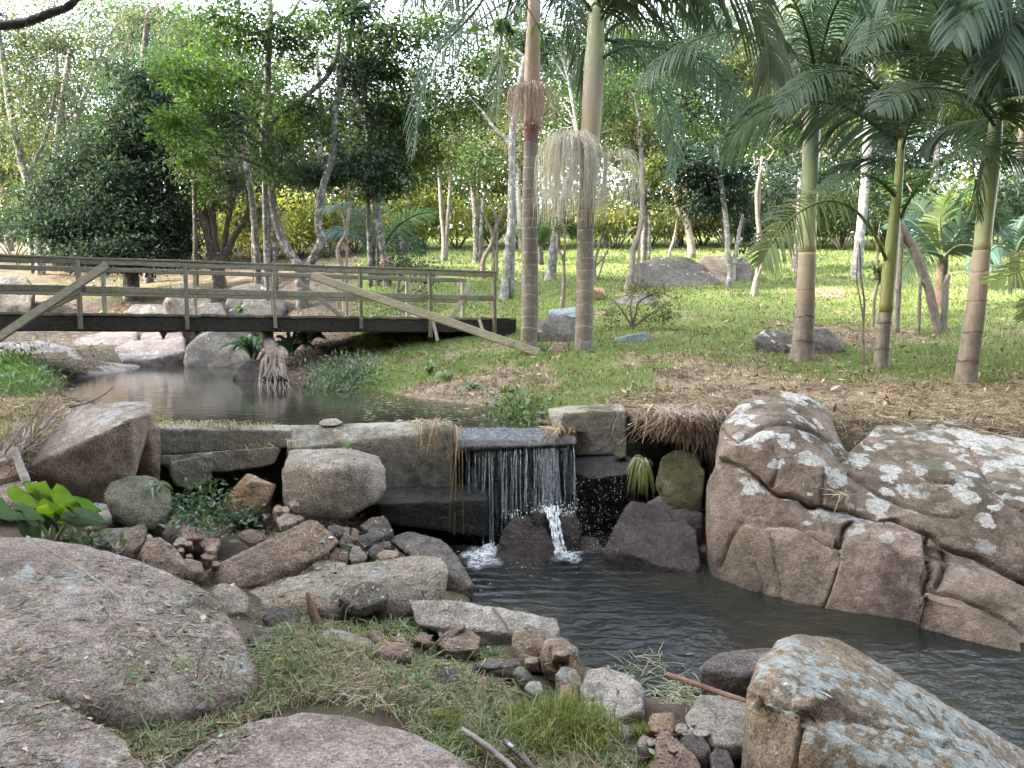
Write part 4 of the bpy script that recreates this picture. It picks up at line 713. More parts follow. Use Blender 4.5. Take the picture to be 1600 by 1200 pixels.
tree('tree', 'slim grey trunk standing left of the two arching trunks behind the railing', [[(402,428,7),(400,380,6.5),(392,300,6),(380,220,5.5),(374,120,5),(372,0,4.5),(372,-60,4)], [(392,300,3.5),(370,250,3),(345,190,2.5),(320,140,2)]],
  [(350,270,19,50,40,900,GRY),(400,130,19,50,60,1000),(330,60,19,55,50,900),(420,330,19.5,35,25,350,GRY)], 19, bark=B_LICHEN)
tree('tree', 'stout dark forked trunk with drooping grey foliage near the left end of the railing', [[(342,432,12),(328,375,10),(318,335,9),(308,300,8),(300,262,6)], [(340,420,8),(335,370,7),(330,300,6),(330,220,5)], [(345,420,8),(365,372,7),(385,340,6),(392,300,5)], [(346,420,6),(355,350,5),(368,300,4),(372,250,3)]],
  [(330,260,20,45,40,1000,GRY),(370,280,20,40,50,1000,GRY),(340,320,20,35,25,350,GRY),(385,340,20,35,25,400,GRY),(310,330,20.5,30,30,400,GRY)], 20, bark=B_DARK)
tree('tree', 'tall thin greenish post-like trunk beside the dark bushy tree', [[(306,428,4.5),(305,370,4.5),(304,310,4),(302,240,3.5),(300,150,3)]], [(300,280,19,32,40,372,BRI),(295,200,19,40,50,800,MID),(305,150,19,40,40,434,BRI)], 19, bark=B_DARK)
tree('tree', 'slender trunk with a pink painted band behind the middle of the bridge', [[(610,492,8),(604,440,8),(600,405,7.5),(590,340,7),(585,290,7),(577,220,6.5),(568,140,6),(562,60,5.5),(560,-50,5)], [(588,322,4),(570,310,3.5),(545,302,3),(520,285,2.5)], [(575,205,4),(610,185,3),(650,170,2.5)]],
  [(640,150,18,50,45,1200),(600,200,18,50,40,1200,MID),(660,240,19,55,45,1400,OLV),(520,290,18,25,20,250),(650,60,18,60,50,1300),(570,90,18,45,50,900,DKB),(700,180,20,50,50,900,MID)], 18, bark=B_LICHEN, extra=band)
tree('tree', 'white lichen covered trunk just right of the bridge end', [[(787,478,10.5),(790,440,8.5),(796,385,8),(799,330,7.5),(800,280,7),(800,220,6.5),(808,160,6),(820,90,5)], [(800,250,4),(775,205,3),(755,175,2.5)]],
  [(760,120,17.5,70,50,1300,MID),(730,170,18,60,40,900,OLV),(840,60,17.5,60,50,1200,DKB),(690,30,17,60,40,1000,MID)], 16.5, bark=B_WHITE)
tree('tree', 'short leaning white mottled trunk seen between the two tall palms', [[(858,450,12),(862,420,9.5),(866,385,9),(874,340,9),(890,280,8),(905,220,7)]], [(880,160,20,60,40,1000,MID),(950,200,20,60,50,1200,OLV),(870,70,20,70,50,1200,DKB)], 19, bark=B_WHITE)
tree('tree', 'pair of thin pale trunks far back on the lawn right of the bridge', [[(694,414,5),(693,370,4.5),(689,320,4),(686,260,3.5)], [(696,414,4.5),(698,360,4),(703,300,3.5),(706,250,3)]], [(690,240,25,55,35,1200,OLV),(720,210,25,50,35,1000,MID)], 25, bark=B_PALE)
tree('tree', 'mottled grey trunk standing behind the right end of the railing', [[(743,415,6),(744,380,6),(742,330,5.5),(738,280,5)], [(748,410,5),(752,350,4.5),(756,300,4)]], [(740,260,24,50,35,1200,MID),(770,230,24,45,40,900,OLV)], 24, bark=B_LICHEN)
tree('tree', 'thin crooked bare-looking young tree left of the white lichen trunk', [[(754,442,5),(755,410,4.5),(766,385,4),(776,355,3.5),(790,318,3)], [(770,375,3),(760,345,2.5),(740,315,2)], [(776,355,2.5),(770,320,2),(755,290,1.5)]], [(760,285,19,40,25,500,OLV)], 19, bark=B_TAN)
tree('tree', 'thin twisted bare sapling standing between the two tall palms', [[(877,482,4.5),(881,455,4),(881,420,3),(878,400,3),(871,388,2.5),(873,360,2)], [(881,412,2.5),(883,385,2),(880,350,1.6)]], [(876,348,14,14,12,120,OLV,.08)], 14, bark=B_TAN, cat='sapling')
tree('tree', 'thin dark sapling with bushy foliage right behind the thick palm', [[(928,452,3.5),(930,410,3),(936,385,2.5),(945,350,2)], [(929,420,2),(945,400,1.6),(955,380,1.4)], [(928,445,2),(938,425,1.6),(945,400,1.3)]], [(945,350,19,25,30,500,OLV,.1)], 19, bark=B_TAN, cat='sapling')
tree('tree', 'pale smooth trunk with flared foot beside the white speckled boulder', [[(981,446,9),(986,425,6),(990,390,5.5),(998,365,5),(1004,330,5),(1003,260,4.5),(998,190,4)], [(998,365,3),(985,360,2.5),(978,372,2)]], [(1000,220,18,45,40,900,OLV),(985,150,18,60,45,1000,MID),(1010,300,18,30,30,400,OLV)], 17.5, bark=B_PALE)
tree('tree', 'pair of straight grey trunks rising behind the white speckled boulder', [[(1004,408,5.5),(1006,360,5),(1004,300,4.5),(1000,240,4)], [(1012,408,4.5),(1014,360,4),(1012,290,3.5)]], [(1010,260,23,60,40,1200,YGR),(1030,190,23,60,50,1200,MID)], 23, bark=B_LICHEN)
tree('tree', 'sunlit golden trunk forking in front of the far yellow hedge', [[(1080,396,8),(1078,370,7),(1072,340,6),(1070,300,5),(1064,250,4)], [(1078,365,4),(1060,330,3.5),(1050,290,3)], [(1046,396,3),(1054,370,2.5),(1058,340,2)]], [(1070,270,25,60,40,1300,OLV),(1040,230,25,50,40,1000,MID),(1090,320,25,40,30,500,OLV)], 25, bark=B_TAN)
tree('tree', 'forked tree with white painted foot and dark dense crown at the boulder', [[(1140,442,6),(1140,420,5.5),(1137,390,5.5),(1133,330,5),(1125,280,4.5)], [(1141,425,4.5),(1148,400,4),(1154,370,3.5),(1160,335,3)]],
  [(1110,265,17.5,55,35,1800,DKB),(1060,250,17.5,35,28,700,DKB),(1150,300,17.8,50,40,1600,DKB),(1100,310,17.5,45,30,1000,DKB),(1165,355,18.5,35,40,900,DKB),(1130,210,18,60,40,1200,MID)], 17.2, bark=B_WHITE)
tree('tree', 'slender white crooked trunk alone on the bright lawn', [[(1178,456,7),(1182,435,5),(1194,408,4.5),(1197,398,4.2),(1188,370,4),(1183,330,4),(1184,290,3.5),(1190,262,3.2)], [(1188,268,2.5),(1200,250,2),(1210,235,1.6)], [(1187,275,2),(1180,258,1.6),(1178,240,1.4)]], [(1190,225,16.5,40,25,500,MID)], 16, bark=B_PALE)
tree('tree', 'lichen marked trunk just left of the ringed palm at the lawn edge', [[(1242,426,7),(1246,380,6),(1249,330,5.5),(1250,270,5)]], [(1250,280,21,60,45,1800,DKB),(1220,330,21,45,35,1000,DKB),(1290,330,21.5,55,40,1500,MID)], 20.5, bark=B_LICHEN)
tree('tree', 'thick pale white trunk behind the young green palm', [[(1337,440,11),(1341,400,10),(1346,350,9),(1352,280,9),(1356,200,8),(1360,100,7)]], [(1330,290,20,50,45,1300,MID),(1390,250,20,60,50,1300,DKB),(1360,130,20,70,60,1400,OLV),(1310,220,20,50,50,900,OLV)], 19, bark=B_WHITE)
tree('tree', 'leaning pale forked trunk on the lawn between the two right hand palms', [[(1466,524,9.5),(1460,490,9),(1452,455,8.5),(1440,420,8.5),(1425,385,8.5),(1408,355,8),(1404,345,7)], [(1474,522,7.5),(1476,490,6.5),(1477,455,6),(1482,430,5)], [(1408,358,5),(1415,330,4),(1425,300,3)], [(1440,418,3),(1448,395,2)]], [(1425,290,12.5,30,22,300,MID)], 12, bark=B_PALE)
tree('sapling', 'thin bare sapling left of the young green palm with a few leaves', [[(1351,558,2.5),(1349,520,2.2),(1350,470,2),(1345,430,1.8),(1343,380,1.4)], [(1349,510,1.8),(1344,470,1.5),(1339,440,1.2),(1340,400,1)]], [], 9.3, bark=B_TAN, cat='sapling')
tree('sapling', 'thin sapling with tufted leaves just behind the young green palm', [[(1365,478,3),(1370,450,2.6),(1372,430,2.4),(1371,390,1.8),(1375,350,1.4)]], [(1368,425,12.5,12,10,130,MID,.09),(1376,438,12.5,8,6,60,MID,.08)], 12.5, bark=B_TAN, cat='sapling')
tree('sapling', 'crooked pale young tree behind the left brace of the bridge', [[(538,452,5),(535,420,4.5),(528,392,4),(540,365,3.5),(545,335,3),(550,300,2.2)], [(540,362,2.5),(530,330,2),(520,300,1.5)]], [(548,300,16,20,18,180,OLV,.09)], 16, bark=B_TAN, cat='sapling')
# ---- left
tree('tree', 'dense dark blue green bushy tree behind the left half of the bridge', [[(205,432,14),(206,380,12),(208,320,10),(214,250,8),(220,150,6)], [(120,430,6),(125,380,5),(140,330,4)]],
  [(205,300,20.5,75,60,5200),(140,340,20.5,75,45,4200),(235,360,20,55,50,3400),(100,370,20.2,55,30,2200),(180,395,19.8,85,25,2800),(225,235,20.5,60,45,2400),(240,175,20.5,50,45,1500),(110,290,21,40,35,1200),(265,300,20.5,35,50,1500),(130,250,20.5,60,40,2000),(200,195,20.5,55,50,2600),(218,125,20.5,48,50,2000),(278,370,20,30,45,1500),(70,335,20.8,50,45,1800)], 20.5, pal=DKB, L=.15, bark=B_DARK)
tree('tree', 'tall airy grey leaved tree at the far left with leaning grey trunk', [[(62,400,8),(56,345,7.5),(44,290,7),(32,245,6.5),(18,180,6),(5,100,5),(-10,0,4)], [(44,290,4),(70,220,3.5),(85,150,3),(90,60,2)]],
  [(30,110,24,60,50,1300),(80,60,24,60,45,1200),(20,210,24,50,45,900),(20,300,24,40,45,700,OLV),(70,180,24,45,40,700),(120,120,24,50,40,800),(0,20,24,60,40,900),(110,20,24.5,60,35,900)], 24, pal=GRY, bark=B_LICHEN)
tree('tree', 'twin straight pale trunks with feathery crown left of the dark bushy tree', [[(88,420,8),(86,340,7),(86,260,6.5),(95,170,5),(110,80,4)], [(98,420,6),(96,330,5.5),(100,250,5),(125,170,4),(150,100,3)]],
  [(150,60,26,60,40,1000),(180,110,26,50,40,900),(110,180,26,40,40,500),(230,60,25.5,60,45,1300,[(.06,.10,.08),(.08,.12,.10)]),(200,20,25.5,60,40,900),(60,250,26,30,35,350,OLV)], 26, pal=GRY, bark=B_PALE)
tree('tree', 'tall trunk with bluish crown directly behind the dark bushy tree', [[(232,420,8),(232,300,7),(226,200,6.5),(222,120,6),(232,20,5)], [(226,190,4),(190,130,3),(160,100,2)], [(224,160,4),(270,110,3),(310,70,2)]],
  [(250,110,23,60,40,1500,[(.05,.085,.065),(.065,.105,.08)]),(190,150,23,45,30,800,DKB),(290,60,23,50,40,1000,GRY),(260,20,23,60,30,900,GRY),(300,130,22.5,40,40,800,DKB)], 23, bark=B_DARK)
# ---- generic trees of the wood behind the lawn: four kinds, then copies
def proto(kind, name, label, H, crown_r, n, pal, bark, L=.19, lean=0., bare=.45):
    root = empty(name, (0, 0, 0), label, 'tree', None)
    p = [[0, 0, -.3, .014 * H], [lean * .2, .1, H * .25, .010 * H], [lean * .6, -.1, H * .55, .0075 * H], [lean, 0, H * .88, .004 * H]]
    m = MB(); ax = limb_tube(m, p, 26, 8, .03); m.link('trunk', bark, root)
    cr = MB(); nb = 11
    for i in range(nb):
        t = bare + (1 - bare) * (i + .5) / nb; a = ax[int(t * 25)]; az = i * 2.4 + rng.normal(0, .4); rr = crown_r * (1.1 - .7 * abs(t - .62) / .4) * rng.uniform(.55, 1)
        c = a[:3] + np.array([math.cos(az) * rr, math.sin(az) * rr, .35 * rr + .3]); m = MB(); r0 = a[3] * .5
        limb_tube(m, [[*a[:3], r0], [*((a[:3] + c) / 2 + (0, 0, .15)), r0 * .6], [*c, r0 * .3]], 9, 5); m.link('limb', bark, root)
        leaf_cloud(cr, c, np.array([.62, .62, .45]) * crown_r * rng.uniform(.7, 1.1), n // nb, pal, L, spread=.36)
    cr.link('crown', LEAF, root); return root
PR = [proto(0, 'tree', '', 11, 2.7, 15000, MID, B_DARK, L=.175), proto(1, 'tree', '', 12.5, 2.6, 13000, OLV, B_PALE, L=.17, bare=.36, lean=.8), proto(2, 'tree', '', 10.5, 2.9, 16000, DKB, B_DARK, L=.175, bare=.22), proto(3, 'tree', '', 13, 2.5, 12000, GRY, B_LICHEN, L=.16, lean=-.7)]
FAR = [ # px, distance, kind, scale, label
 (-40,30,2,1.0,'dark leafy tree at the left edge behind the airy grey leaved tree'),(25,33,1,1.0,'olive crowned pale trunk tree far behind the left end of the bridge'),
 (130,36,3,.8,'thin grey crowned tree showing sky gaps far behind the dark bushy tree'),(215,31,0,.95,'green tree rising straight behind the dark bushy tree'),(290,34,3,.85,'grey crowned tree far behind the thin greenish post-like trunk'),
 (350,29,0,.85,'green tree far behind the stout dark forked trunk'),(430,33,2,.75,'dark tree far behind the left arching trunk'),(505,30,1,.8,'olive tree far behind the right arching trunk'),
 (575,36,0,.72,'small green tree in the distance behind the pink banded trunk'),(640,31,1,.72,'olive tree with sky above it right of the pink banded trunk'),(690,36,2,.62,'low dark tree in the distance behind the thin pale trunk pair'),
 (750,33,0,.75,'green tree behind the mottled grey trunk'),(815,30,1,.8,'olive tree directly behind the reddish palm'),(870,35,3,.85,'grey crowned tree behind the gap of the two tall palms'),
 (945,31,0,.85,'green tree behind the hanging palm flower strands'),(1000,36,1,.85,'olive tree far behind the pale flared trunk'),(1060,32,2,.9,'dark tree behind the sunlit golden trunk'),
 (1125,36,0,1.0,'green tree far behind the forked white footed tree'),(1185,30,1,.85,'olive tree behind the slender white crooked trunk'),(1245,34,2,1.0,'dark tree behind the ringed palm'),
 (1310,29,0,.95,'green tree between the ringed palm and the thick white trunk'),(1375,33,2,1.0,'dark tree behind the young green palm'),(1440,28,3,.85,'grey crowned tree behind the leaning pale trunk'),
 (1500,32,0,1.0,'green tree just left of the rightmost palm trunk, far back'),(1565,28,1,.9,'olive tree at the right edge far behind the rightmost palm'),(1630,31,2,1.0,'dark tree at the right edge of the wood'),
 (-110,26,1,.9,'olive tree outside the left end of the bridge'),(1700,26,0,.9,'green tree outside the right edge of the lawn')]
SHADE = [(-11.5,-3,0,1.1),(-11,1.5,2,1.15),(-12,5.5,1,1.05),(-13.5,9.5,2,1.1),(-15.5,-1,2,1.2),(-16,4,0,1.25),(-17.5,8,1,1.2),(-18.5,12.5,2,1.2),(-21,0,2,1.3),(-22,6,0,1.3),(-23,11,2,1.3),(-9,-5,1,1.),(-5,-6,0,1.),(-1,-8,2,1.),(4,-7,1,1.),(8,-5,2,1.),(11,-1,0,1.),(12.5,3,2,1.),(1,-12,0,1.2),(7,-11,2,1.2),(-7,-11,2,1.2),(14,-5,1,1.2),(17,2,0,1.2),(16,7,2,1.1),(12,6.5,1,1.),(-3,-5,2,.9),(2,-5,2,.9),(6,-3,2,.9),(-6.5,-2.5,2,.9),(9,1,2,.9)]
used = set()
for px, d, k, s, lb in FAR:
    o = PR[k] if k not in used else copy_tree(PR[k]); used.add(k)
    x = PX(px - 800, d); o.location = (x, d, gz(x, d)); o.scale = (s * random.uniform(.9, 1.1), s * random.uniform(.9, 1.1), s); o.rotation_euler = (0, 0, random.uniform(0, 6.28)); tag(o, lb, 'tree', 'trees of the wood behind the lawn')
for x, y, k, s in SHADE:               # unseen trees added beyond the frame to block sun and sky over the near rocks
    o = copy_tree(PR[k]); o.location = (x, y, gz(x, y)); s *= 1.3; o.scale = (s * 1.1, s * 1.1, s); o.rotation_euler = (0, 0, random.uniform(0, 6.28)); tag(o, 'unseen leafy tree added outside the view to shade the rocks', 'tree', 'unseen trees added for shade around the rocks')
# ---- shrubs along the far edge
def shrub_proto(label, pal, n, L=.15, w=1.6, h=1.5):
    root = empty('shrub', (0, 0, 0), label, 'shrub', None); m = MB(); c = MB()
    for i in range(6):
        az = i * 1.05; e = np.array([math.cos(az) * w * .6, math.sin(az) * w * .6, h * rng.uniform(.5, .95)])
        limb_tube(m, [[0, 0, -.1, .03], [*(e * .5 + (0, 0, .1)), .02], [*e, .008]], 7, 5)
        leaf_cloud(c, e, np.array([w * .55, w * .55, h * .42]), n // 6, pal, L, spread=.38)
    m.link('stems', B_DARK, root); c.link('foliage', LEAF, root); return root
SP = [shrub_proto('', YEL_SUNLIT, 2600), shrub_proto('', YGR, 2800), shrub_proto('', OLV, 2600), shrub_proto('', DKB, 3000, w=1.8, h=1.9)]
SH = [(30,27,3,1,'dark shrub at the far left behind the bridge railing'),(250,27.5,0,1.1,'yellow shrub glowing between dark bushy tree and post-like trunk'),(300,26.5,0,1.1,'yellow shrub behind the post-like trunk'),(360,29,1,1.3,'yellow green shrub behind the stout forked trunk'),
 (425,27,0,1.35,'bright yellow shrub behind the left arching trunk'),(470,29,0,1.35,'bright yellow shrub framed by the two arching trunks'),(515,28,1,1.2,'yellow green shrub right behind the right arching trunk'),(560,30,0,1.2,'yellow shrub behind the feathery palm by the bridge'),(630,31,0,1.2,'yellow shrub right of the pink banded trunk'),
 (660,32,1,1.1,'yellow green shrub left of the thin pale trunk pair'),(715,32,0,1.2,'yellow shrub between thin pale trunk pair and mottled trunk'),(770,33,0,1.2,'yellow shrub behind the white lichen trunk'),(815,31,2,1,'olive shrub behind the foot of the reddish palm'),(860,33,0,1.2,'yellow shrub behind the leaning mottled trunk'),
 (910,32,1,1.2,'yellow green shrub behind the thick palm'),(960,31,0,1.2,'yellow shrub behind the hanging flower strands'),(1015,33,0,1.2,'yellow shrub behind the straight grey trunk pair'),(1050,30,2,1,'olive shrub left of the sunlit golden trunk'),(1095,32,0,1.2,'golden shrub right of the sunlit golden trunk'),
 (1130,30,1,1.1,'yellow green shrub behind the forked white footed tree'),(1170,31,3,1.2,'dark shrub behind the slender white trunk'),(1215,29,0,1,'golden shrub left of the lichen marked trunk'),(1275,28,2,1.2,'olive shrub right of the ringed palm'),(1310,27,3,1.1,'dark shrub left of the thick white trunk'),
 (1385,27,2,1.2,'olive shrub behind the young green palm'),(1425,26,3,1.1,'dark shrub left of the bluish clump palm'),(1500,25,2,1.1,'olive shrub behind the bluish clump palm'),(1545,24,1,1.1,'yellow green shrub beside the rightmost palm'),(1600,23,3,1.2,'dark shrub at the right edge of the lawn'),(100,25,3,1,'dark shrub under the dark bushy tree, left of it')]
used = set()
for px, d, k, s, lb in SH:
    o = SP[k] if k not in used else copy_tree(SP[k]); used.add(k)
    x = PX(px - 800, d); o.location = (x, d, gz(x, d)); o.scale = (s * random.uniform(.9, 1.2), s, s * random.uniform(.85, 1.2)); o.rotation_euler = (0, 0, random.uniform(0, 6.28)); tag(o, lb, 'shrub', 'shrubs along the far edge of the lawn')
for i in range(16):                     # unseen shrubs added behind and beside the viewpoint to cut frontal light
    a = math.radians(178 + 184 * i / 15); x, y = 6.2 * math.cos(a) * random.uniform(1, 1.3), -.5 + 5.2 * math.sin(a) * random.uniform(1, 1.3); o = copy_tree(SP[2 + i % 2]); o.location = (x, y, gz(x, y)); s = random.uniform(1.7, 2.3); o.scale = (s, s, s * 1.1)
    o.rotation_euler = (0, 0, random.uniform(0, 6.28)); tag(o, 'unseen tall shrub added outside the view to cut low light', 'shrub', 'unseen shrubs added for shade around the rocks')
# ---- the closed wood far behind, one mass
m = MB()
for i in range(330):
    x = rng.uniform(-48, 48); y = rng.uniform(42, 58); z0 = gz(x, y)
    leaf_cloud(m, (x, y, z0 + 9.5 * rng.random() ** 1.1 * (1.2 if x > 5 else .85)), (2.6, 2.2, 1.7), 330, [MID, OLV, DKB, YGR][rng.integers(4)], .45, k=9, spread=.5)
tag(m.link('far_woodland', LEAF), 'distant mass of mixed foliage closing the view behind the lawn', 'woodland', kind='stuff')
SLIM = 1.
# ---- near things hanging into the frame
def overhang():
    b = P(-60, 60, 5.0); r = empty('overhanging_branch', b, 'bare grey branch reaching in at the upper left corner', 'branch'); m = MB()
    limb_tube(m, stem_px([(-60,40,7),(0,40,7),(40,35,6.5),(80,20,6),(110,8,5.5),(135,-25,5)], 5.0), 24, 8, .0); m.link('wood', B_LICHEN, r)
    b = P(800, -60, 5.5); r = empty('leafy_twig', b, 'bright green leafy twig dangling in front of the tall palms', 'twig'); m = MB(); c = MB()
    for pl in ([(820,-60,2),(812,-10,1.8),(800,20,1.5),(780,32,1),(755,45,.7)], [(812,-10,1.4),(835,30,1.2),(850,55,.8),(866,62,.6)], [(800,20,1),(795,40,.7),(790,58,.5)]):
        p = limb_tube(m, stem_px(pl, 5.5), 14, 5, 0)
        n = 16; q = p[rng.integers(5, 14, n), :3]; dd = rng.normal(size=(n, 3)) * .8 - np.array([0, 0, .9]); leaves(c, q, dd, rng.uniform(.09, .15, n), .045, vary(BRI, n, .2), fold=.15)
    m.link('twig', B_TAN, r); c.link('leaves', BIGLEAF, r)
overhang()
# ================================================================ PALMS
PALG = [(.045, .078, .04), (.058, .09, .045), (.04, .07, .035)]
PALB = [(.05, .095, .075), (.062, .11, .088)]
PALD = [(.036, .062, .038), (.048, .076, .044)]
PALY = [(.10, .14, .035), (.13, .165, .05)]
def frond(parent, pl, leaf_px, d, pal=PALG, n=54, droop=.7, spread=.9, r0=3., side_tilt=.6, petiole=.08, wid=.031, fwd=.5, world=False):
    """pl: (px, py, distance offset) along the midrib, base first; leaflets in two ranks, curving down with their own weight"""
    p = spline(pl if world else [P(a, b, d + c) for a, b, c in pl], 40)
    L0 = PX(leaf_px, d); m = MB()
    col = vary(pal, 1, .12, .05)[0]
    tube(m, p, np.linspace(PX(r0, d), PX(.6, d), 40), 6, np.tile(np.array(col) * .8 + np.array([.05, .045, .01]), (40, 1)))
    fo = m.link('frond', FROND, parent); m = MB()
    t = norm(np.gradient(p, axis=0)); up = np.array([0, 0, 1.])
    u = np.linspace(petiole, 1, n); ii = u * 39; i0 = np.clip(ii.astype(int), 0, 38); fr = (ii - i0)[:, None]
    q = p[i0] * (1 - fr) + p[i0 + 1] * fr; tt = norm(t[i0])
    sd = norm(np.cross(tt, up) + 1e-3); nn = norm(np.cross(sd, tt))
    if side_tilt:
        c, s = math.cos(side_tilt), math.sin(side_tilt); sd, nn = sd * c + nn * s, nn * c - sd * s
    K = 6
    for sg in (-1, 1):
        jit = rng.normal(0, .07, (n, 3))
        L = L0 * (np.sin(np.pi * np.clip(.12 + .86 * (u - petiole) / (1 - petiole), 0, 1)) ** .55) * rng.uniform(.85, 1.08, n)
        dirv = norm(tt * (fwd + .35 * u[:, None]) + sg * sd * spread + nn * .22 + jit)
        s = np.linspace(0, 1, K)[None, :, None]; dr = droop * rng.uniform(.75, 1.25, n)[:, None, None]
        mid = q[:, None] + L[:, None, None] * (dirv[:, None] * (s - .28 * dr * s ** 2.2) - up * dr * s ** 1.8 * .8)
        ax = norm(np.gradient(mid, axis=1)); wv = norm(np.cross(ax, nn[:, None] + 1e-3))
        w = (wid * .5 * L0 / .6 * np.sin(np.pi * np.clip(.18 + s * .82, 0, 1)) ** .7) * rng.uniform(.8, 1.1, (n, 1, 1))
        v = np.stack([mid - wv * w, mid + wv * w], 2).reshape(n, K * 2, 3)
        b = (np.arange(n) * K * 2)[:, None, None]; k = (np.arange(K - 1) * 2)[None, :, None]
        f = (b + k + np.array([0, 1, 3, 2])[None, None]).reshape(-1, 4)
        m.add(v.reshape(-1, 3), f, np.repeat(vary([col], n, .14, .05), K * 2, 0))
    m.link('leaflets', FROND, fo); return fo
def palm(name, label, trunk, shaft, fronds, d, bark, shaftmat=None, group=None, flare=1.45):
    tr = stem_px(trunk, d); b = tr[0].copy(); z = gz(b[0], b[1])
    root = empty(name, (b[0], b[1], z), label, 'palm', group)
    p = spline(np.vstack([[*b[:2], z - .15, b[3] * flare], tr]), 44); m = MB()
    tube(m, p[:, :3], p[:, 3] * (1 + .012 * rng.normal(size=44)), 20); m.link('trunk', bark, root)
    if shaft is not None:
        s = spline(stem_px(shaft, d), 20); m = MB(); tube(m, s[:, :3] - _world(root) * 0, s[:, 3], 16)
        o = m.link('crownshaft', shaftmat, root, off=s[0, :3]); o.location = s[0, :3] - _world(root)
    for f in fronds: frond(root, f[0], f[1], d, **(f[2] if len(f) > 2 else {}))
    return root
def crown_fronds(root, px, py, d, count, length, leaf_px, pal, a0=0., el=(35, 65), az=None, **kw):   # fronds all round the growing point
    c = P(px, py, d)
    for i in range(count):
        a = a0 + i * 2.4 + rng.normal(0, .2) if az is None else az[i % len(az)]; e = math.radians(rng.uniform(*el)); L = length * rng.uniform(.8, 1.1); pts_ = [c]; q = c.copy()
        for k in range(6):
            h = np.array([math.cos(a) * math.cos(e), math.sin(a) * math.cos(e), math.sin(e)]); q = q + h * L / 6; pts_.append(q.copy()); e -= math.radians(rng.uniform(15, 25))
        frond(root, pts_, leaf_px, d, pal, world=True, **kw)
def blossom(root, cx, cy, d, rx, top, bot, n, col, rad=.0035, hole=0., stalk=True):
    """hanging flower strands: out from the stalk, over, and straight down"""
    c = P(cx, cy, d); th = rng.uniform(0, 2 * np.pi, n); R = PX(rx, d) * rng.uniform(.25, 1., n) ** .7
    H = PX(bot - cy, d) * rng.uniform(.55, 1.02, n); up = PX(cy - top, d) * rng.uniform(.4, 1, n) * (1 - .3 * R / PX(rx, d))
    s = np.linspace(0, 1, 10)[None]; e = np.clip(s / .5, 0, 1)
    rr = R[:, None] * (1 - (1 - e) ** 1.8); zz = up[:, None] * np.sin(np.pi * np.clip(s / .55, 0, 1)) * (s < .55) - H[:, None] * np.clip((s - .22) / .78, 0, 1) ** 1.15
    wob = np.cumsum(rng.normal(0, .008, (n, 10, 2)), 1)
    p = np.stack([c[0] + rr * np.cos(th)[:, None] + wob[..., 0], c[1] + .8 * rr * np.sin(th)[:, None] + wob[..., 1], c[2] + zz], -1)
    m = MB(); strands(m, p, np.full(n, rad), vary([col], n, .18, .05), 4)
    if stalk: tube(m, [c + (0, 0, -.03), c + (.02, -.1, .03), c + (.05, -.22, .0)], [.03, .03, .015], 6, np.array(col) * .8)
    return m.link('flower_strands', STRAW, root)
GB = palm_bark('palm_bark_grey', (.155, .13, .105), (.235, .205, .17), (.34, .32, .285), 6.2)
GBR = palm_bark('palm_bark_red', (.14, .12, .095), (.21, .185, .15), (.34, .31, .27), 6.5, red=(2.75, 3.1, (.17, .075, .055)))
GBT = palm_bark('palm_bark_tan', (.13, .11, .088), (.215, .18, .145), (.075, .06, .045), 3.1, red=(.35, 1.5, (.34, .275, .20)))
SH_A = smooth_mat('crownshaft_pink', [(0, (.33, .19, .14)), (.6, (.35, .25, .17))]); SH_B = smooth_mat('crownshaft_tan', [(0, (.27, .25, .13)), (.55, (.33, .25, .18)), (1.3, (.24, .25, .13))])
SH_G = smooth_mat('crownshaft_green', [(0, (.36, .34, .19)), (.35, (.24, .29, .13)), (1.2, (.21, .27, .15))]); SH_Y = smooth_mat('crownshaft_yellow', [(0, (.19, .19, .06)), (.9, (.21, .24, .08))])
HANG = dict(droop=.78, spread=.85, n=54)
A = palm('palm_tree', 'tall slim palm with reddish upper trunk and small flower mop', [(826,542,13.5),(828,480,13),(828,400,12.5),(828,320,12),(829,250,11),(830,196,11)], [(830,198,11.5),(831,150,12.5),(832,90,12),(834,20,10),(836,-60,9)],
  [([(832,-30,0),(790,-45,-.2),(740,20,-.5),(690,75,-.6),(658,140,-.6),(643,240,-.6)], 62, dict(pal=PALD, **HANG)),
   ([(834,-30,0),(805,-20,.2),(786,50,.3),(778,110,.3),(775,180,.3)], 50, dict(pal=PALD, **HANG)),
   ([(834,-30,0),(860,-40,.3),(890,10,.5),(905,70,.6),(900,130,.6)], 45, dict(pal=PALD, **HANG)),
   ([(834,-30,0),(800,-80,-.4),(740,-60,-1),(700,10,-1.2)], 62, dict(pal=PALD, **HANG))], 10.8, GBR, SH_A, flare=1.4)
blossom(A, 830, 150, 10.8, 42, 122, 205, 230, (.46, .37, .28), .0028)
blossom(A, 830, 200, 10.8, 34, 190, 225, 12, (.30, .22, .14), .003)
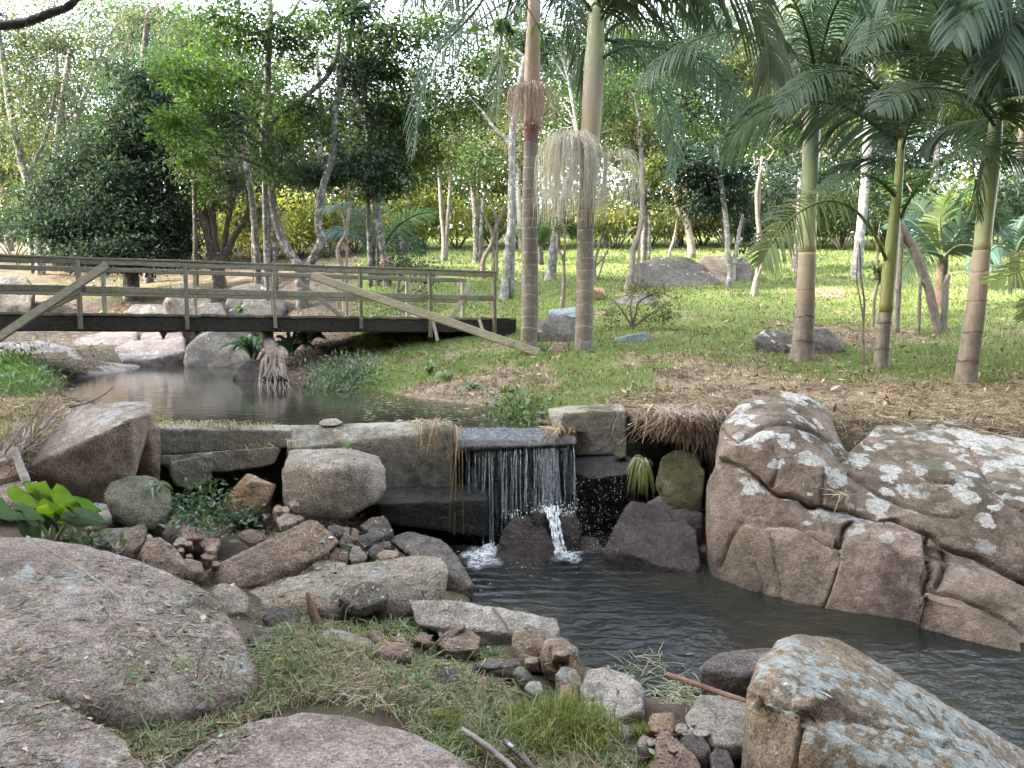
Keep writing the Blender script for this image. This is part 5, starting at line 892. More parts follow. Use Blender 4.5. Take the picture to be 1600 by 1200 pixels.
B = palm('palm_tree', 'tall thick grey palm with large white hanging flower strands', [(912,550,15),(913,500,14),(914,440,13.5),(915,360,13),(919,300,12.5),(921,238,12.5)], [(921,240,13),(924,190,15),(927,130,15.5),(930,70,14),(932,10,11),(933,-50,9)],
  [([(936,95,0),(962,78,-.2),(990,74,-.4),(1016,110,-.5),(1042,170,-.5),(1052,215,-.5),(1050,285,-.5)], 48, dict(pal=PALB, **HANG)),
   ([(940,60,0),(985,70,.2),(1040,76,.4),(1100,95,.5),(1145,145,.6),(1165,215,.6)], 55, dict(pal=PALB, droop=.9)),
   ([(932,40,0),(970,-10,-.4),(1060,-50,-.9),(1150,-20,-1.3),(1192,40,-1.5),(1204,120,-1.5)], 105, dict(pal=PALD, **HANG)),
   ([(928,60,0),(905,20,.3),(870,-5,.5),(850,40,.6),(846,100,.6)], 45, dict(pal=PALD, **HANG)),
   ([(924,90,0),(914,75,.2),(909,120,.3),(911,190,.3)], 30, dict(pal=PALD, droop=1.2, spread=.3, n=30)),
   ([(936,40,0),(975,0,.3),(1030,-40,.5),(1085,-30,.6),(1130,40,.7)], 75, dict(pal=PALD, **HANG)),
   ([(932,20,0),(950,-60,-.5),(1000,-120,-1),(1080,-90,-1.5),(1120,0,-1.8)], 80, dict(pal=PALD, **HANG)),
   ([(940,70,0),(960,40,.2),(1010,30,.6),(1055,70,.9),(1075,130,1.)], 50, dict(pal=PALG, **HANG))], 10.5, GB, SH_B, flare=1.35)
blossom(B, 893, 238, 10.35, 56, 196, 350, 430, (.60, .56, .46), .0030)
blossom(B, 962, 256, 10.35, 42, 225, 345, 130, (.56, .53, .42), .0026)
C = palm('palm_tree', 'stout ringed palm with green crownshaft rising from low boulders', [(1252,562,20),(1255,535,16.5),(1258,480,14),(1260,430,13.5),(1261,395,13)], [(1261,396,13),(1263,340,12.5),(1266,280,12),(1270,220,10.5),(1273,180,8.5),(1275,120,6)],
  [([(1274,150,0),(1300,100,-.3),(1340,60,-.6),(1400,50,-.9),(1460,90,-1)], 62, dict(pal=PALD)),
   ([(1274,150,0),(1262,90,.3),(1235,40,.5),(1190,10,.7),(1140,10,.8),(1110,50,.9)], 62, dict(pal=PALD, **HANG)),
   ([(1275,140,0),(1290,70,.4),(1320,10,.6),(1370,-30,.8)], 58, dict(pal=PALD)), ([(1274,150,0),(1270,90,-.4),(1250,20,-.8),(1210,-40,-1)], 60, dict(pal=PALG)),
   ([(1275,150,0),(1310,130,.5),(1345,140,.8),(1375,180,1.)], 48, dict(pal=PALD, **HANG))], 9.5, GBT, SH_G, flare=1.55)
D = palm('palm_tree', 'young slender yellow green palm with feathery low fronds', [(1376,580,12),(1378,550,10.5),(1381,510,10),(1384,487,9.5)], [(1384,488,10),(1388,440,10.5),(1393,390,10),(1399,330,8),(1404,280,6.5),(1409,220,5)],
  [([(1386,410,0),(1368,370,-.2),(1335,328,-.5),(1290,314,-.8),(1240,338,-1),(1205,380,-1.1),(1190,410,-1.1)], 60, dict(pal=PALY, droop=.45, side_tilt=.9)),
   ([(1405,345,0),(1425,305,-.2),(1460,262,-.5),(1505,230,-.8),(1560,232,-1),(1620,270,-1.1)], 62, dict(pal=PALG, droop=.4, side_tilt=-.8)),
   ([(1408,250,0),(1395,225,.2),(1372,200,.3),(1320,168,.3),(1260,158,.2),(1200,168,.1),(1155,200,0),(1130,240,-.1)], 80, dict(pal=PALB, n=62, droop=.7, spread=.9, side_tilt=-.95, wid=.036)),
   ([(1408,240,0),(1425,170,-.2),(1448,100,-.4),(1475,40,-.6),(1490,-40,-.7)], 66, dict(pal=PALG, droop=.4)),
   ([(1405,280,0),(1385,255,.3),(1345,250,.5),(1300,270,.6),(1260,300,.7)], 55, dict(pal=PALG, droop=.6)),
   ([(1407,250,0),(1390,180,.3),(1350,110,.5),(1300,60,.6)], 62, dict(pal=PALD, droop=.5)),
   ([(1402,310,0),(1370,280,-.2),(1330,272,-.4),(1280,300,-.6)], 50, dict(pal=PALG, droop=.5, side_tilt=.3))], 8.8, GBT, SH_Y, flare=1.15)
E = palm('palm_tree', 'rightmost ringed palm with green crownshaft and dark spreading fronds', [(1509,600,18),(1512,570,15.5),(1519,520,14.5),(1526,470,13.5),(1532,410,12.5),(1534,392,12)], [(1534,393,12),(1539,340,12),(1545,290,12.5),(1551,245,11.5),(1556,190,9),(1560,120,6.5)],
  [([(1556,180,0),(1535,150,-.3),(1515,105,-.6),(1488,55,-.9),(1460,5,-1.1),(1440,-50,-1.2)], 92, dict(pal=PALD, droop=.3, n=64, wid=.024, side_tilt=.2)),
   ([(1556,200,0),(1530,165,-.3),(1480,140,-.6),(1420,140,-.9),(1370,170,-1.1)], 72, dict(pal=PALD, droop=.5)),
   ([(1558,170,0),(1575,110,-.3),(1600,60,-.6),(1640,20,-.9)], 90, dict(pal=PALD, droop=.4)),
   ([(1558,190,0),(1590,170,-.3),(1625,185,-.6),(1660,230,-.8)], 80, dict(pal=PALG, **HANG)),
   ([(1556,175,0),(1545,100,.3),(1520,30,.5),(1480,-20,.7)], 85, dict(pal=PALG, droop=.35)),
   ([(1550,240,0),(1535,262,-.3),(1528,300,-.4),(1530,340,-.4)], 30, dict(pal=PALD, n=24, spread=.4, droop=.9)),
   ([(1556,185,0),(1520,190,.3),(1480,200,.5),(1440,235,.6)], 60, dict(pal=PALD, **HANG)),
   ([(1560,150,0),(1590,90,.4),(1630,70,.6)], 70, dict(pal=PALD, **HANG))], 8.0, GBT, SH_G, flare=1.5)
# palms whose trunks stand outside the frame or are hidden: only their own fronds reach in
Fp = palm('palm_tree', 'bluish clump palm with short dark shaggy trunk behind the leaning tree', [(1470,482,8),(1470,450,8),(1472,420,8),(1474,400,7)], None,
  [([(1474,402,0),(1450,370,.2),(1420,345,.4),(1395,355,.5)], 50, dict(pal=PALB, droop=.35)), ([(1474,402,0),(1468,350,.1),(1478,310,.2),(1500,280,.3)], 55, dict(pal=PALY, droop=.3)),
   ([(1474,402,0),(1500,360,-.2),(1530,340,-.3),(1570,345,-.4)], 55, dict(pal=PALB, droop=.4)), ([(1474,402,0),(1495,385,-.3),(1520,385,-.6),(1545,410,-.8)], 42, dict(pal=PALB, droop=.5)),
   ([(1474,402,0),(1450,395,-.3),(1425,400,-.5),(1405,430,-.6)], 42, dict(pal=PALG, droop=.5)), ([(1474,402,0),(1480,340,.3),(1510,300,.6),(1550,290,.8)], 55, dict(pal=PALB, droop=.35)),
   ([(1474,402,0),(1455,350,.3),(1435,320,.6),(1410,315,.8)], 50, dict(pal=PALG, droop=.35))], 14., bark_mat('palm_shag', (.06, .045, .035), (.11, .085, .065)), flare=1.5)
Hp = palm('palm_tree', 'bluish fan-like palm at the right edge beside the far fence post', [(1585,430,7),(1585,412,7),(1586,398,6)], None,
  [([(1586,398,0),(1570,365,.1),(1550,350,.2),(1535,365,.3)], 48, dict(pal=PALB, droop=.4)), ([(1586,398,0),(1592,355,.1),(1610,330,.2),(1640,330,.3)], 48, dict(pal=PALB, droop=.4)), ([(1586,398,0),(1560,385,-.1),(1545,395,-.2),(1530,420,-.2)], 42, dict(pal=PALB, droop=.5)),
   ([(1586,398,0),(1600,370,-.2),(1622,365,-.3),(1650,385,-.4)], 45, dict(pal=PALB, droop=.5))], 17., bark_mat('palm_shag_far', (.07, .055, .04), (.12, .09, .07)), flare=1.3)
Ip = palm('palm_tree', 'feathery grey green palm without trunk behind the bridge railing', [(582,432,9),(582,418,9),(584,406,7)], None,
  [([(584,404,0),(570,350,.1),(545,320,.2),(510,325,.3)], 40, dict(pal=PALB, droop=.5)), ([(584,404,0),(590,350,0),(588,315,0),(575,290,.1)], 36, dict(pal=PALB, droop=.3)), ([(584,404,0),(615,360,-.2),(645,338,-.3),(680,330,-.4)], 36, dict(pal=PALB, droop=.4)),
   ([(584,404,0),(560,370,-.2),(530,360,-.4),(500,370,-.5)], 36, dict(pal=PALB, droop=.5)), ([(584,404,0),(610,375,.2),(640,375,.3),(665,390,.4)], 34, dict(pal=PALB, droop=.5))], 21., bark_mat('palm_stump', (.05, .04, .03), (.09, .07, .05)), flare=1.5)
Jp = palm('palm_tree', 'small dark feather palm low on the lawn behind the reddish palm', [(843,415,6),(843,400,6),(843,386,5)], None,
  [([(843,388,0),(825,362,0),(805,358,.1),(790,375,.1)], 30, dict(pal=PALG, droop=.5)), ([(843,388,0),(862,360,0),(882,352,.1),(900,365,.1)], 30, dict(pal=PALG, droop=.5)), ([(843,388,0),(838,350,0),(826,325,.1)], 28, dict(pal=PALG, droop=.4)), ([(843,388,0),(858,350,0),(872,330,.1)], 28, dict(pal=PALG, droop=.4))], 23., B_DARK)
Kp = palm('palm_tree', 'palm standing outside the right edge whose frond tips reach over the lawn', [(1720,640,16),(1716,520,13),(1714,430,12)], None,
  [([(1714,430,0),(1680,400,-.1),(1630,405,-.2),(1590,425,-.3),(1548,442,-.3)], 62, dict(pal=PALY, droop=.35, n=46)), ([(1714,430,0),(1690,380,.2),(1650,350,.3),(1610,360,.4)], 60, dict(pal=PALG, droop=.4)), ([(1714,430,0),(1680,440,-.2),(1640,460,-.3),(1600,500,-.4)], 55, dict(pal=PALY, droop=.5))], 6.6, GBT, flare=1.2)
Lp = palm('palm_tree', 'palm outside the upper right of the view with fronds crossing the top', [(1660,640,14),(1655,400,12),(1650,200,11),(1645,40,10),(1640,-60,9)], None,
  [([(1640,-60,0),(1590,-70,-.2),(1530,-20,-.4),(1490,60,-.5)], 85, dict(pal=PALD, **HANG)), ([(1640,-60,0),(1600,-10,-.3),(1570,60,-.5),(1560,130,-.5)], 80, dict(pal=PALD, **HANG)), ([(1640,-60,0),(1560,-110,.2),(1450,-70,.5),(1370,0,.7),(1330,80,.8)], 90, dict(pal=PALD, **HANG))], 7.2, GBT, flare=1.1)
Mp = palm('palm_tree', 'tall palm hidden behind the others whose dark fronds hang at the top', [(1258,500,10),(1262,300,9),(1266,150,8.5),(1272,0,8),(1276,-80,8)], None,
  [([(1310,-80,0),(1270,-80,0),(1235,-20,-.1),(1222,60,-.1),(1225,130,-.1)], 75, dict(pal=PALD, **HANG)), ([(1310,-80,0),(1340,-70,.1),(1375,-10,.2),(1390,70,.2)], 75, dict(pal=PALD, **HANG)), ([(1310,-80,0),(1300,-40,-.3),(1290,30,-.4),(1285,110,-.4)], 70, dict(pal=PALD, **HANG)),
   ([(1310,-80,0),(1360,-110,.3),(1430,-60,.6),(1470,20,.8)], 75, dict(pal=PALD, **HANG)), ([(1310,-80,0),(1240,-120,.3),(1150,-70,.6),(1105,10,.8)], 75, dict(pal=PALD, **HANG))], 12.0, GB, flare=1.1)

crown_fronds(B, 933, 30, 10.5, 5, 3.0, 70, PALD, .4, droop=.9)
crown_fronds(C, 1275, 130, 9.5, 5, 2.6, 62, PALD, 1.0, droop=.7)
crown_fronds(D, 1408, 215, 8.8, 5, 2.2, 60, PALG, .2, el=(50, 75), droop=.5)
crown_fronds(E, 1558, 165, 8.0, 6, 2.4, 72, PALD, .1, droop=.4, n=66, wid=.022)
crown_fronds(Mp, 1276, -80, 12.0, 6, 3.2, 75, PALD, .3, droop=.9)
crown_fronds(Lp, 1640, -60, 7.2, 3, 2.4, 72, PALD, 2.6, az=[2.2, 1.7, 2.7], droop=.5, n=66, wid=.022)
crown_fronds(A, 834, -60, 10.8, 4, 2.8, 62, PALD, .9, droop=.95)
# ================================================================ BRIDGE
def beam(mb, a, b, w, h, up=(0, 0, 1), rough=.004):    # squared timber from a to b, a little uneven
    a = np.asarray(a, float); b = np.asarray(b, float); n = max(3, int(np.linalg.norm(b - a) / .35)); t = norm(b - a); up = np.asarray(up, float)
    s = norm(np.cross(t, up)); u = np.cross(s, t); p = np.linspace(a, b, n) + rng.normal(0, rough * .6, (n, 3)) * np.array([1, 1, 1]); p[0] = a; p[-1] = b
    c = .18 * min(w, h); prof = [(-w/2, -h/2 + c), (-w/2 + c, -h/2), (w/2 - c, -h/2), (w/2, -h/2 + c), (w/2, h/2 - c), (w/2 - c, h/2), (-w/2 + c, h/2), (-w/2, h/2 - c)]
    v = np.array([q + s * x + u * y for q in p for x, y in prof]); i = np.arange(n - 1)[:, None] * 8; j = np.arange(8)[None]; j2 = (j + 1) % 8
    mb.add(v, np.stack([i + j, i + j2, i + 8 + j2, i + 8 + j], -1).reshape(-1, 4)); base = mb.n - len(v)
    mb.f.append(np.array([list(range(8))[::-1]]) + base); mb.f.append(np.array([[(n - 1) * 8 + q for q in range(8)]]) + base)
    return mb
A0, A1 = P(-120, 488, 9.8), P(805, 499, 12.5)     # near edge of the deck, top
def bp(px, f=None):                                   # distance along the near edge for a pixel column
    r = (px - 800) / F; dx, dy = A1[0] - A0[0], A1[1] - A0[1]; t = (r * A0[1] - A0[0]) / (dx - r * dy); return A0 + (A1 - A0) * t
ax_ = norm(A1 - A0); nrm_ = norm(np.array([-ax_[1], ax_[0], 0])); nrm_ = nrm_ if nrm_[1] > 0 else -nrm_; Wd = 1.7
br = empty('footbridge', (A0 + A1) / 2 - np.array([0, 0, .3]), 'weathered timber footbridge with two rails crossing the stream', 'bridge')
def bl(name, mat, fn, label=None):
    m = MB(); fn(m); o = m.link(name, mat, br, smooth=False)
    if label: o['label'] = label
U = np.array([0, 0, 1.])
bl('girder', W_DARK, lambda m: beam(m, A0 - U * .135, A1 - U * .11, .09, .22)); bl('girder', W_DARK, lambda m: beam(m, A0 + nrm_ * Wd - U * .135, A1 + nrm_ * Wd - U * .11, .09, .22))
def deck(m):
    n = 66
    for i in range(n):
        q = A0 + (A1 - A0) * ((i + .5) / n); beam(m, q - nrm_ * .06 + U * rng.normal(0, .004), q + nrm_ * (Wd + .06) + U * rng.normal(0, .004), .128, .035, rough=.002)
bl('deck', W_DECK, deck)
RH = .75
def railpt(p, off, h): return p + nrm_ * off + U * h
for off, h, s in [(-.02, RH - .03, .075), (-.02, RH * .46, .09)]:
    e0, e1 = bp(-100), bp(774); mid = bp(165 if h > .6 else 140)
    bl('rail', W_RAIL, lambda m: beam(m, railpt(e0, off - .03, h), railpt(mid, off - .03, h), .045, s)); bl('rail', W_RAIL, lambda m: beam(m, railpt(mid, off - .03, h) + ax_ * .006, railpt(e1, off - .03, h), .045, s))
    bl('rail', W_RAIL, lambda m: beam(m, railpt(e0, Wd + .03, h), railpt(e1, Wd + .03, h), .045, s))
bl('handrail', W_RAIL, lambda m: beam(m, railpt(bp(-100), -.02, RH + .02), railpt(bp(775), -.02, RH + .02), .12, .032))
for px, ln in [(130, .2), (295, .2), (431, .17), (564, .17), (671, .3), (770, .26)]:
    q = bp(px); bl('post', W_RAIL, lambda m: beam(m, railpt(q, -.075, -ln), railpt(q, -.075, RH - .01), .05, .135, up=nrm_))
for px in (130, 295, 431, 564, 671, 768):
    q = bp(px) ; bl('post', W_RAIL, lambda m: beam(m, railpt(q, Wd + .075, -.1), railpt(q, Wd + .075, RH - .01), .05, .135, up=nrm_))
bl('brace', W_BRACE, lambda m: beam(m, P(-60, 566, 9.45), P(168, 414, 10.25), .115, .045, up=(0, -1, .2)), 'new looking pale diagonal plank at the near left')
bl('brace', W_BRACE, lambda m: beam(m, P(487, 431, 11.1), P(842, 551, 10.45), .115, .045, up=(0, -1, .2)), 'long pale diagonal plank running down to the bank')
for a, b in [((466, 440, 12.75), (552, 510, 13.0)), ((735, 445, 13.6), (703, 502, 13.5)), ((35, 500, 11.8), (150, 448, 12.0))]: bl('brace', W_RAIL, lambda m: beam(m, P(*a), P(*b), .08, .045, up=(0, -1, .2)))
for a, b in [((676, 500, 11.9), (684, 533, 11.7)), ((749, 500, 12.2), (755, 518, 12.0))]: bl('stake', W_BRACE, lambda m: beam(m, P(*a), P(*b), .05, .03, up=(0, -1, .2)))
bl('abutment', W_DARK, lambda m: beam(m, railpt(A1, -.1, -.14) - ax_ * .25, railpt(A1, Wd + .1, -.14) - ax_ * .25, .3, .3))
for px in (130, 295, 431, 564, 671, 770):
    for h in (RH - .045, RH * .46):
        q = railpt(bp(px), -.075 - .03, h); bl('bolt', W_DARK, lambda m: tube(m, [q, q - nrm_ * .016], .011, 8))
# pier: old trunk with bare roots standing in the stream under the bridge
st = empty('root_stump', PZ(436, 604, WU), 'old tree stump with bare tangled roots standing in the stream under the bridge', 'stump'); m = MB()
limb_tube(m, stem_px([(413,500,8.5,11.9),(417,520,9,11.6),(422,540,9.5,11.2),(428,560,11,10.8),(434,578,13,10.5),(438,600,9,10.2)], 11.9), 40, 14, .0); m.link('stump', B_TAN, st)
m = MB(); ps = []
for i in range(90):
    a = rng.uniform(-1.3, 1.3); b = rng.uniform(-1, 1); x0 = 428 + a * 8; y0 = rng.uniform(548, 582); ds = 11.75 - (y0 - 500) * .0165 - .3
    pl = [(x0, y0, ds + .1 * b), (x0 + a * 6 + rng.normal(0, 2), y0 + 12, ds - .2 + .15 * b), (x0 + a * 10 + rng.normal(0, 3), 596, 10.05 + .2 * b), (x0 + a * 14 + rng.normal(0, 5), 613, 9.85 + .25 * b)]
    ps.append(spline([P(*q) for q in pl], 10))
strands(m, np.array(ps), rng.uniform(.008, .022, len(ps)), None, 5); m.link('roots', B_TAN, st)
# ================================================================ WATERFALL
g = G('falling_water'); co = g.co(False); s = g.n('ShaderNodeMapping', {'Vector': co, 'Scale': (1, 1, .05)}).outputs[0]
fac = g.step(g.noise(s, 75, 4, .7), .36, .68, .16, .62)
FALL = g.surf(g.n('ShaderNodeMixShader', {0: fac, 1: g.n('ShaderNodeBsdfTransparent', {'Color': (.9, .93, .95, 1)}).outputs[0], 2: g.n('ShaderNodeBsdfPrincipled', {'Base Color': (.72, .77, .8, 1), 'Roughness': .25, 'Transmission Weight': .25, 'IOR': 1.33}).outputs[0]}))
g = G('foam'); co = g.co(False); f1 = g.math('MULTIPLY', g.step(g.noise(co, 26, 6, .75), .36, .62), g.n('ShaderNodeSeparateColor', {0: g.n('ShaderNodeAttribute', attribute_name='Col').outputs['Color']}).outputs[0]); 
FOAM = g.surf(g.n('ShaderNodeMixShader', {0: g.math('MULTIPLY', f1, .85), 1: g.n('ShaderNodeBsdfTransparent').outputs[0], 2: g.n('ShaderNodeBsdfDiffuse', {'Color': (.78, .82, .84, 1)}).outputs[0]}))
wf = empty('waterfall', PZ(806, 866, 0), 'thin ragged waterfall dropping over the black weir slab into the pool', 'waterfall')
FY = 5.66
def fall(px0, px1, y0, y1, d0, d1, w, n=1):
    m = MB()
    for i in range(n):
        a = rng.uniform(0, 1) if n > 1 else .5; x0 = px0 + (px1 - px0) * a + rng.normal(0, 1.2); wv = rng.normal(0, 1.5)
        pl = [(x0, y0 - 7, d0 + .06), (x0 + rng.normal(0, 1), y0, d0 - .01), (x0 + wv, y0 + .3 * (y1 - y0), d0 - .06), (x0 + wv * 1.5, y0 + .65 * (y1 - y0), d0 - .09), (x0 + wv * 2, y1, d1)]
        p = spline([P(*q) for q in pl], 26); r = w * .62 * np.exp(rng.normal(0, .1, 26)) * np.linspace(1, .8, 26) * rng.uniform(.6, 1.3)
        p[:, 0] += np.cumsum(rng.normal(0, .0014, 26)); tube(m, p, r, 6)
    return m
for (px, y0, y1, w, n) in [(764,705,866,.008,3),(772,704,866,.004,2),(745,706,850,.003,2),(791,702,812,.006,2),(806,700,806,.007,3),(823,698,800,.006,3),(754,706,858,.003,2),(782,703,838,.004,2),(837,697,800,.005,2),(895,693,800,.006,2),(884,694,812,.003,2),(730,707,830,.0025,2),(814,700,802,.004,2),(798,702,815,.003,2),(890,693,806,.003,1)]:
    fall(px - 2.5, px + 2.5, y0, y1, FY, FY - .12, w, n).link('strand', FALL, wf)
m = MB()                                              # the broad veil right of the middle
NX, NY = 26, 30; vv = []
for j in range(NY):
    t = j / (NY - 1)
    for i in range(NX):
        u = i / (NX - 1); xt = 838 + 32 * u; xb = 846 + 34 * u; x = xt + (xb - xt) * t ** .8 + 1.5 * math.sin(9 * u + 3 * t); y = 690 + (806 - 690) * t ** 1.1
        vv.append(P(x, y, FY + .03 - .16 * t ** .6 + .015 * math.sin(u * 23) + rng.normal(0, .003)))
ii = np.arange(NX * NY).reshape(NY, NX); m.add(vv, np.stack([ii[:-1, :-1], ii[:-1, 1:], ii[1:, 1:], ii[1:, :-1]], -1).reshape(-1, 4)); m.link('veil', FALL, wf)
g = G('thin_curtain'); co = g.co(False); s_ = g.n('ShaderNodeMapping', {'Vector': co, 'Scale': (1, .2, .03)}).outputs[0]
THIN = g.surf(g.n('ShaderNodeMixShader', {0: g.math('MULTIPLY', g.step(g.noise(s_, 60, 5, .75), .46, .70, .02, .5), g.step(g.noise(g.co(False), 5, 3), .3, .6, .35, 1.)), 1: g.n('ShaderNodeBsdfTransparent').outputs[0], 2: g.n('ShaderNodeBsdfDiffuse', {'Color': (.55, .6, .64, 1)}).outputs[0]}))
m = MB(); NX, NY = 60, 16; vv = []
for j in range(NY):
    t = j / (NY - 1)
    for i in range(NX): u = i / (NX - 1); vv.append(P(728 + 172 * u, 698 - 5 * u + (845 - 698 - 25 * u) * t ** 1.1, FY + .0 - .07 * t ** .6 + .012 * math.sin(u * 41)))
ii = np.arange(NX * NY).reshape(NY, NX); m.add(vv, np.stack([ii[:-1, :-1], ii[:-1, 1:], ii[1:, 1:], ii[1:, :-1]], -1).reshape(-1, 4)); m.link('curtain', THIN, wf)
fall(842, 872, 692, 804, FY, FY - .14, .004, 12).link('strand', FALL, wf)
m = MB()                                              # stream running down between the rocks
for i in range(11):
    x = rng.normal(0, 3.6); pl = [(858 + x * 1.6, 792, 5.42), (862 + x * 1.3, 806, 5.28), (868 + x, 825, 5.2), (872 + x, 845, 5.14), (876 + x * 1.3, 868, 5.08)]
    tube(m, spline([P(*q) for q in pl], 16) + rng.normal(0, .004, (16, 3)), rng.uniform(.003, .009) * np.ones(16), 6)
m.link('runnel', FOAM, wf)
def foam_patch(cx, cy, rx, ry, z=.012, n=15, h=.012):
    m = MB(); c = PZ(cx, cy, 0); NA = 48; rings = 9; v = [[c[0], c[1], z + h]]
    ex = abs(PZ(cx + rx, cy, 0)[0] - c[0]); ey = abs(PZ(cx, cy - ry, 0)[1] - c[1])
    for k in range(1, rings + 1):
        for a in range(NA):
            th = 2 * math.pi * a / NA; w = 1 + .35 * mnoise.noise(Vector((math.cos(th) * 1.5 + cx, math.sin(th) * 1.5, 0))) + .12 * math.sin(5 * th + cx); q = k / rings
            v.append([c[0] + ex * q * w * math.cos(th), c[1] + ey * q * w * math.sin(th), z + h * (1 - q) * (.6 + rng.random() * .9)])
    f = [[0, 1 + a, 1 + (a + 1) % NA] for a in range(NA)]; f4 = []
    for k in range(rings - 1):
        for a in range(NA): b = 1 + k * NA; f4.append([b + a, b + NA + a, b + NA + (a + 1) % NA, b + (a + 1) % NA])
    qc = np.concatenate([[1.], np.repeat(1 - (np.arange(1, rings + 1) / rings) ** 1.5, NA)]); m.add(v, np.array(f), np.stack([qc] * 3, 1)); m.f.append(np.array(f4)); m.link('foam', FOAM, wf)
foam_patch(752, 872, 34, 20); foam_patch(763, 862, 15, 11, h=.035); foam_patch(886, 868, 30, 15); foam_patch(874, 866, 12, 8, h=.03)
m = MB()                                              # splash where the water hits the rocks
for cx, cy, d, n, sx, sy in [(858,798,5.3,150,24,8),(882,803,5.3,70,24,12),(764,858,5.15,70,12,8),(800,806,5.3,40,22,6)]:
    for i in range(n):
        x, y = cx + rng.normal(0, sx * .5), cy - abs(rng.normal(0, sy)) + 4; c = P(x, y, d + rng.normal(0, .07)); r = abs(rng.normal(.0018, .0016)) + .001
        o = np.array([[1,0,0],[-1,0,0],[0,1,0],[0,-1,0],[0,0,1.8],[0,0,-1.8]]) * r; m.add(c + o, np.array([[0,2,4],[2,1,4],[1,3,4],[3,0,4],[2,0,5],[1,2,5],[3,1,5],[0,3,5]]))
for i in range(300):
    x, y = rng.uniform(895, 975), rng.uniform(745, 865); c = P(x, y, 5.2 + rng.normal(0, .12)); r = rng.uniform(.0007, .002)
    o = np.array([[1,0,0],[-1,0,0],[0,1,0],[0,-1,0],[.5,0,2.6],[-.5,0,-2.6]]) * r; m.add(c + o, np.array([[0,2,4],[2,1,4],[1,3,4],[3,0,4],[2,0,5],[1,2,5],[3,1,5],[0,3,5]]))
m.link('splash', plain('spray', (.75, .8, .82), .3, 0), wf)
g = G('film_water'); co = g.co(False)
FILM = g.bsdf(Base_Color=g.mix(g.step(g.noise(co, 60, 6, .8), .53, .68, 0, .8), (.02, .022, .024), (.5, .56, .6)), Roughness=.06, Normal=g.bump(g.noise(co, 45, 4), .9, .02))  # pale flecks in the colour stand for glints on the running water
m = MB(); a, b, c_, d_ = P(716, 700, 5.66), P(866, 693, 5.68), np.array([.42, 6.06, .806]), np.array([-.47, 6.06, .806]); NN = 40; uu = np.linspace(0, 1, NN)
v = np.array([[a * (1 - s) * (1 - t) + b * s * (1 - t) + c_ * s * t + d_ * (1 - s) * t for s in uu] for t in uu]).reshape(-1, 3); v[:, 2] += .014 + rng.normal(0, .0022, len(v))
ii = np.arange(NN * NN).reshape(NN, NN); m.add(v, np.stack([ii[:-1, :-1], ii[:-1, 1:], ii[1:, 1:], ii[1:, :-1]], -1).reshape(-1, 4)); m.link('water_film', FILM, wf)
# ================================================================ PLANTS
def tussock(label, px, py, d, n, hpx, wpx, pal, cat='grass tussock', w=.0045, lean=(.1, .7)):
    b = PZ(px, py, .16); h = cast(b[0], b[1]); b = h[0] if h is not None else b
    r = empty('grass_tussock', b, label, cat); m = MB(); R = PX(wpx, d) * rng.random(n) ** .7; a = rng.uniform(0, 6.28, n)
    p = b + np.stack([np.cos(a) * R, np.sin(a) * R * .8, np.zeros(n) - .01], 1); hh = PX(hpx, d) * rng.uniform(.35, 1.1, n) * (1 - .4 * R / PX(wpx, d))
    k = n * 3 // 4
    blades(m, p[:k], hh[:k], w * rng.uniform(.7, 1.3, k), rng.uniform(*lean, k), vary(pal, k, .2)); blades(m, p[k:], hh[k:] * .8, w * .8, rng.uniform(.7, 1.5, n - k), vary([(.36, .3, .17), (.28, .24, .1)], n - k, .2))
    m.link('blades', GRASS, r); return r
def strap(mb, base, tip, w, col, sag=.3, n=7):         # a long strap leaf arching from base to tip
    base, tip = np.asarray(base, float), np.asarray(tip, float); t = np.linspace(0, 1, n)[:, None]; L = np.linalg.norm(tip - base)
    p = base + (tip - base) * t + np.array([0, 0, 1]) * sag * L * 4 * t * (1 - t); a = norm(np.gradient(p, axis=0)); s = norm(np.cross(a, np.array([.1, -.8, .6]) + rng.normal(0, .2, 3)))
    ww = (w * .5 * np.sin(np.pi * np.clip(.12 + .88 * t, 0, 1)) ** .7); v = np.stack([p - s * ww, p + s * ww], 1).reshape(-1, 3); k = np.arange(n - 1)[:, None] * 2
    mb.add(v, k + np.array([0, 1, 3, 2]), col)
def strap_plant(name, label, px, py, d, n, hpx, wpx, leafw, pal, sag=.28, cat='plant', down=0., group=None, z=None):
    b = P(px, py, d) if z is None else P(px, py, d); r = empty(name, b, label, cat, group); m = MB()
    for i in range(n):
        a = rng.uniform(0, 6.28); R = PX(wpx, d) * rng.uniform(.25, 1); h = PX(hpx, d) * rng.uniform(.35, 1)
        tip = b + np.array([math.cos(a) * R, math.sin(a) * R, h * (1 - .8 * R / PX(wpx, d)) - down * PX(hpx, d) * rng.uniform(.1, 1)]); strap(m, b + rng.normal(0, .015, 3), tip, leafw, vary(pal, 1, .2)[0], sag)
    m.link('leaves', BIGLEAF, r); return r
DG_ = [(.035, .075, .035), (.05, .09, .045)]; LG = [(.09, .15, .04), (.13, .17, .05)]
for lb, px, py, d, n, h, w in [('strappy dark green clump beside the stream boulder under the bridge', 395, 560, 12.9, 46, 58, 55), ('strappy dark green clump right behind the root stump', 455, 555, 12.0, 40, 55, 42), ('strappy clump behind the bridge railing right of the stream boulder', 480, 540, 12.6, 30, 45, 36)]: strap_plant('strap_plant', lb, px, py, d, n, h, w, .06, [(.05, .11, .05), (.07, .14, .06), (.04, .085, .04)], .35)
strap_plant('strap_plant', 'bright leaved plant showing between railing posts by the large grey boulder', 375, 490, 15.5, 12, 26, 18, .07, BRI, .3)
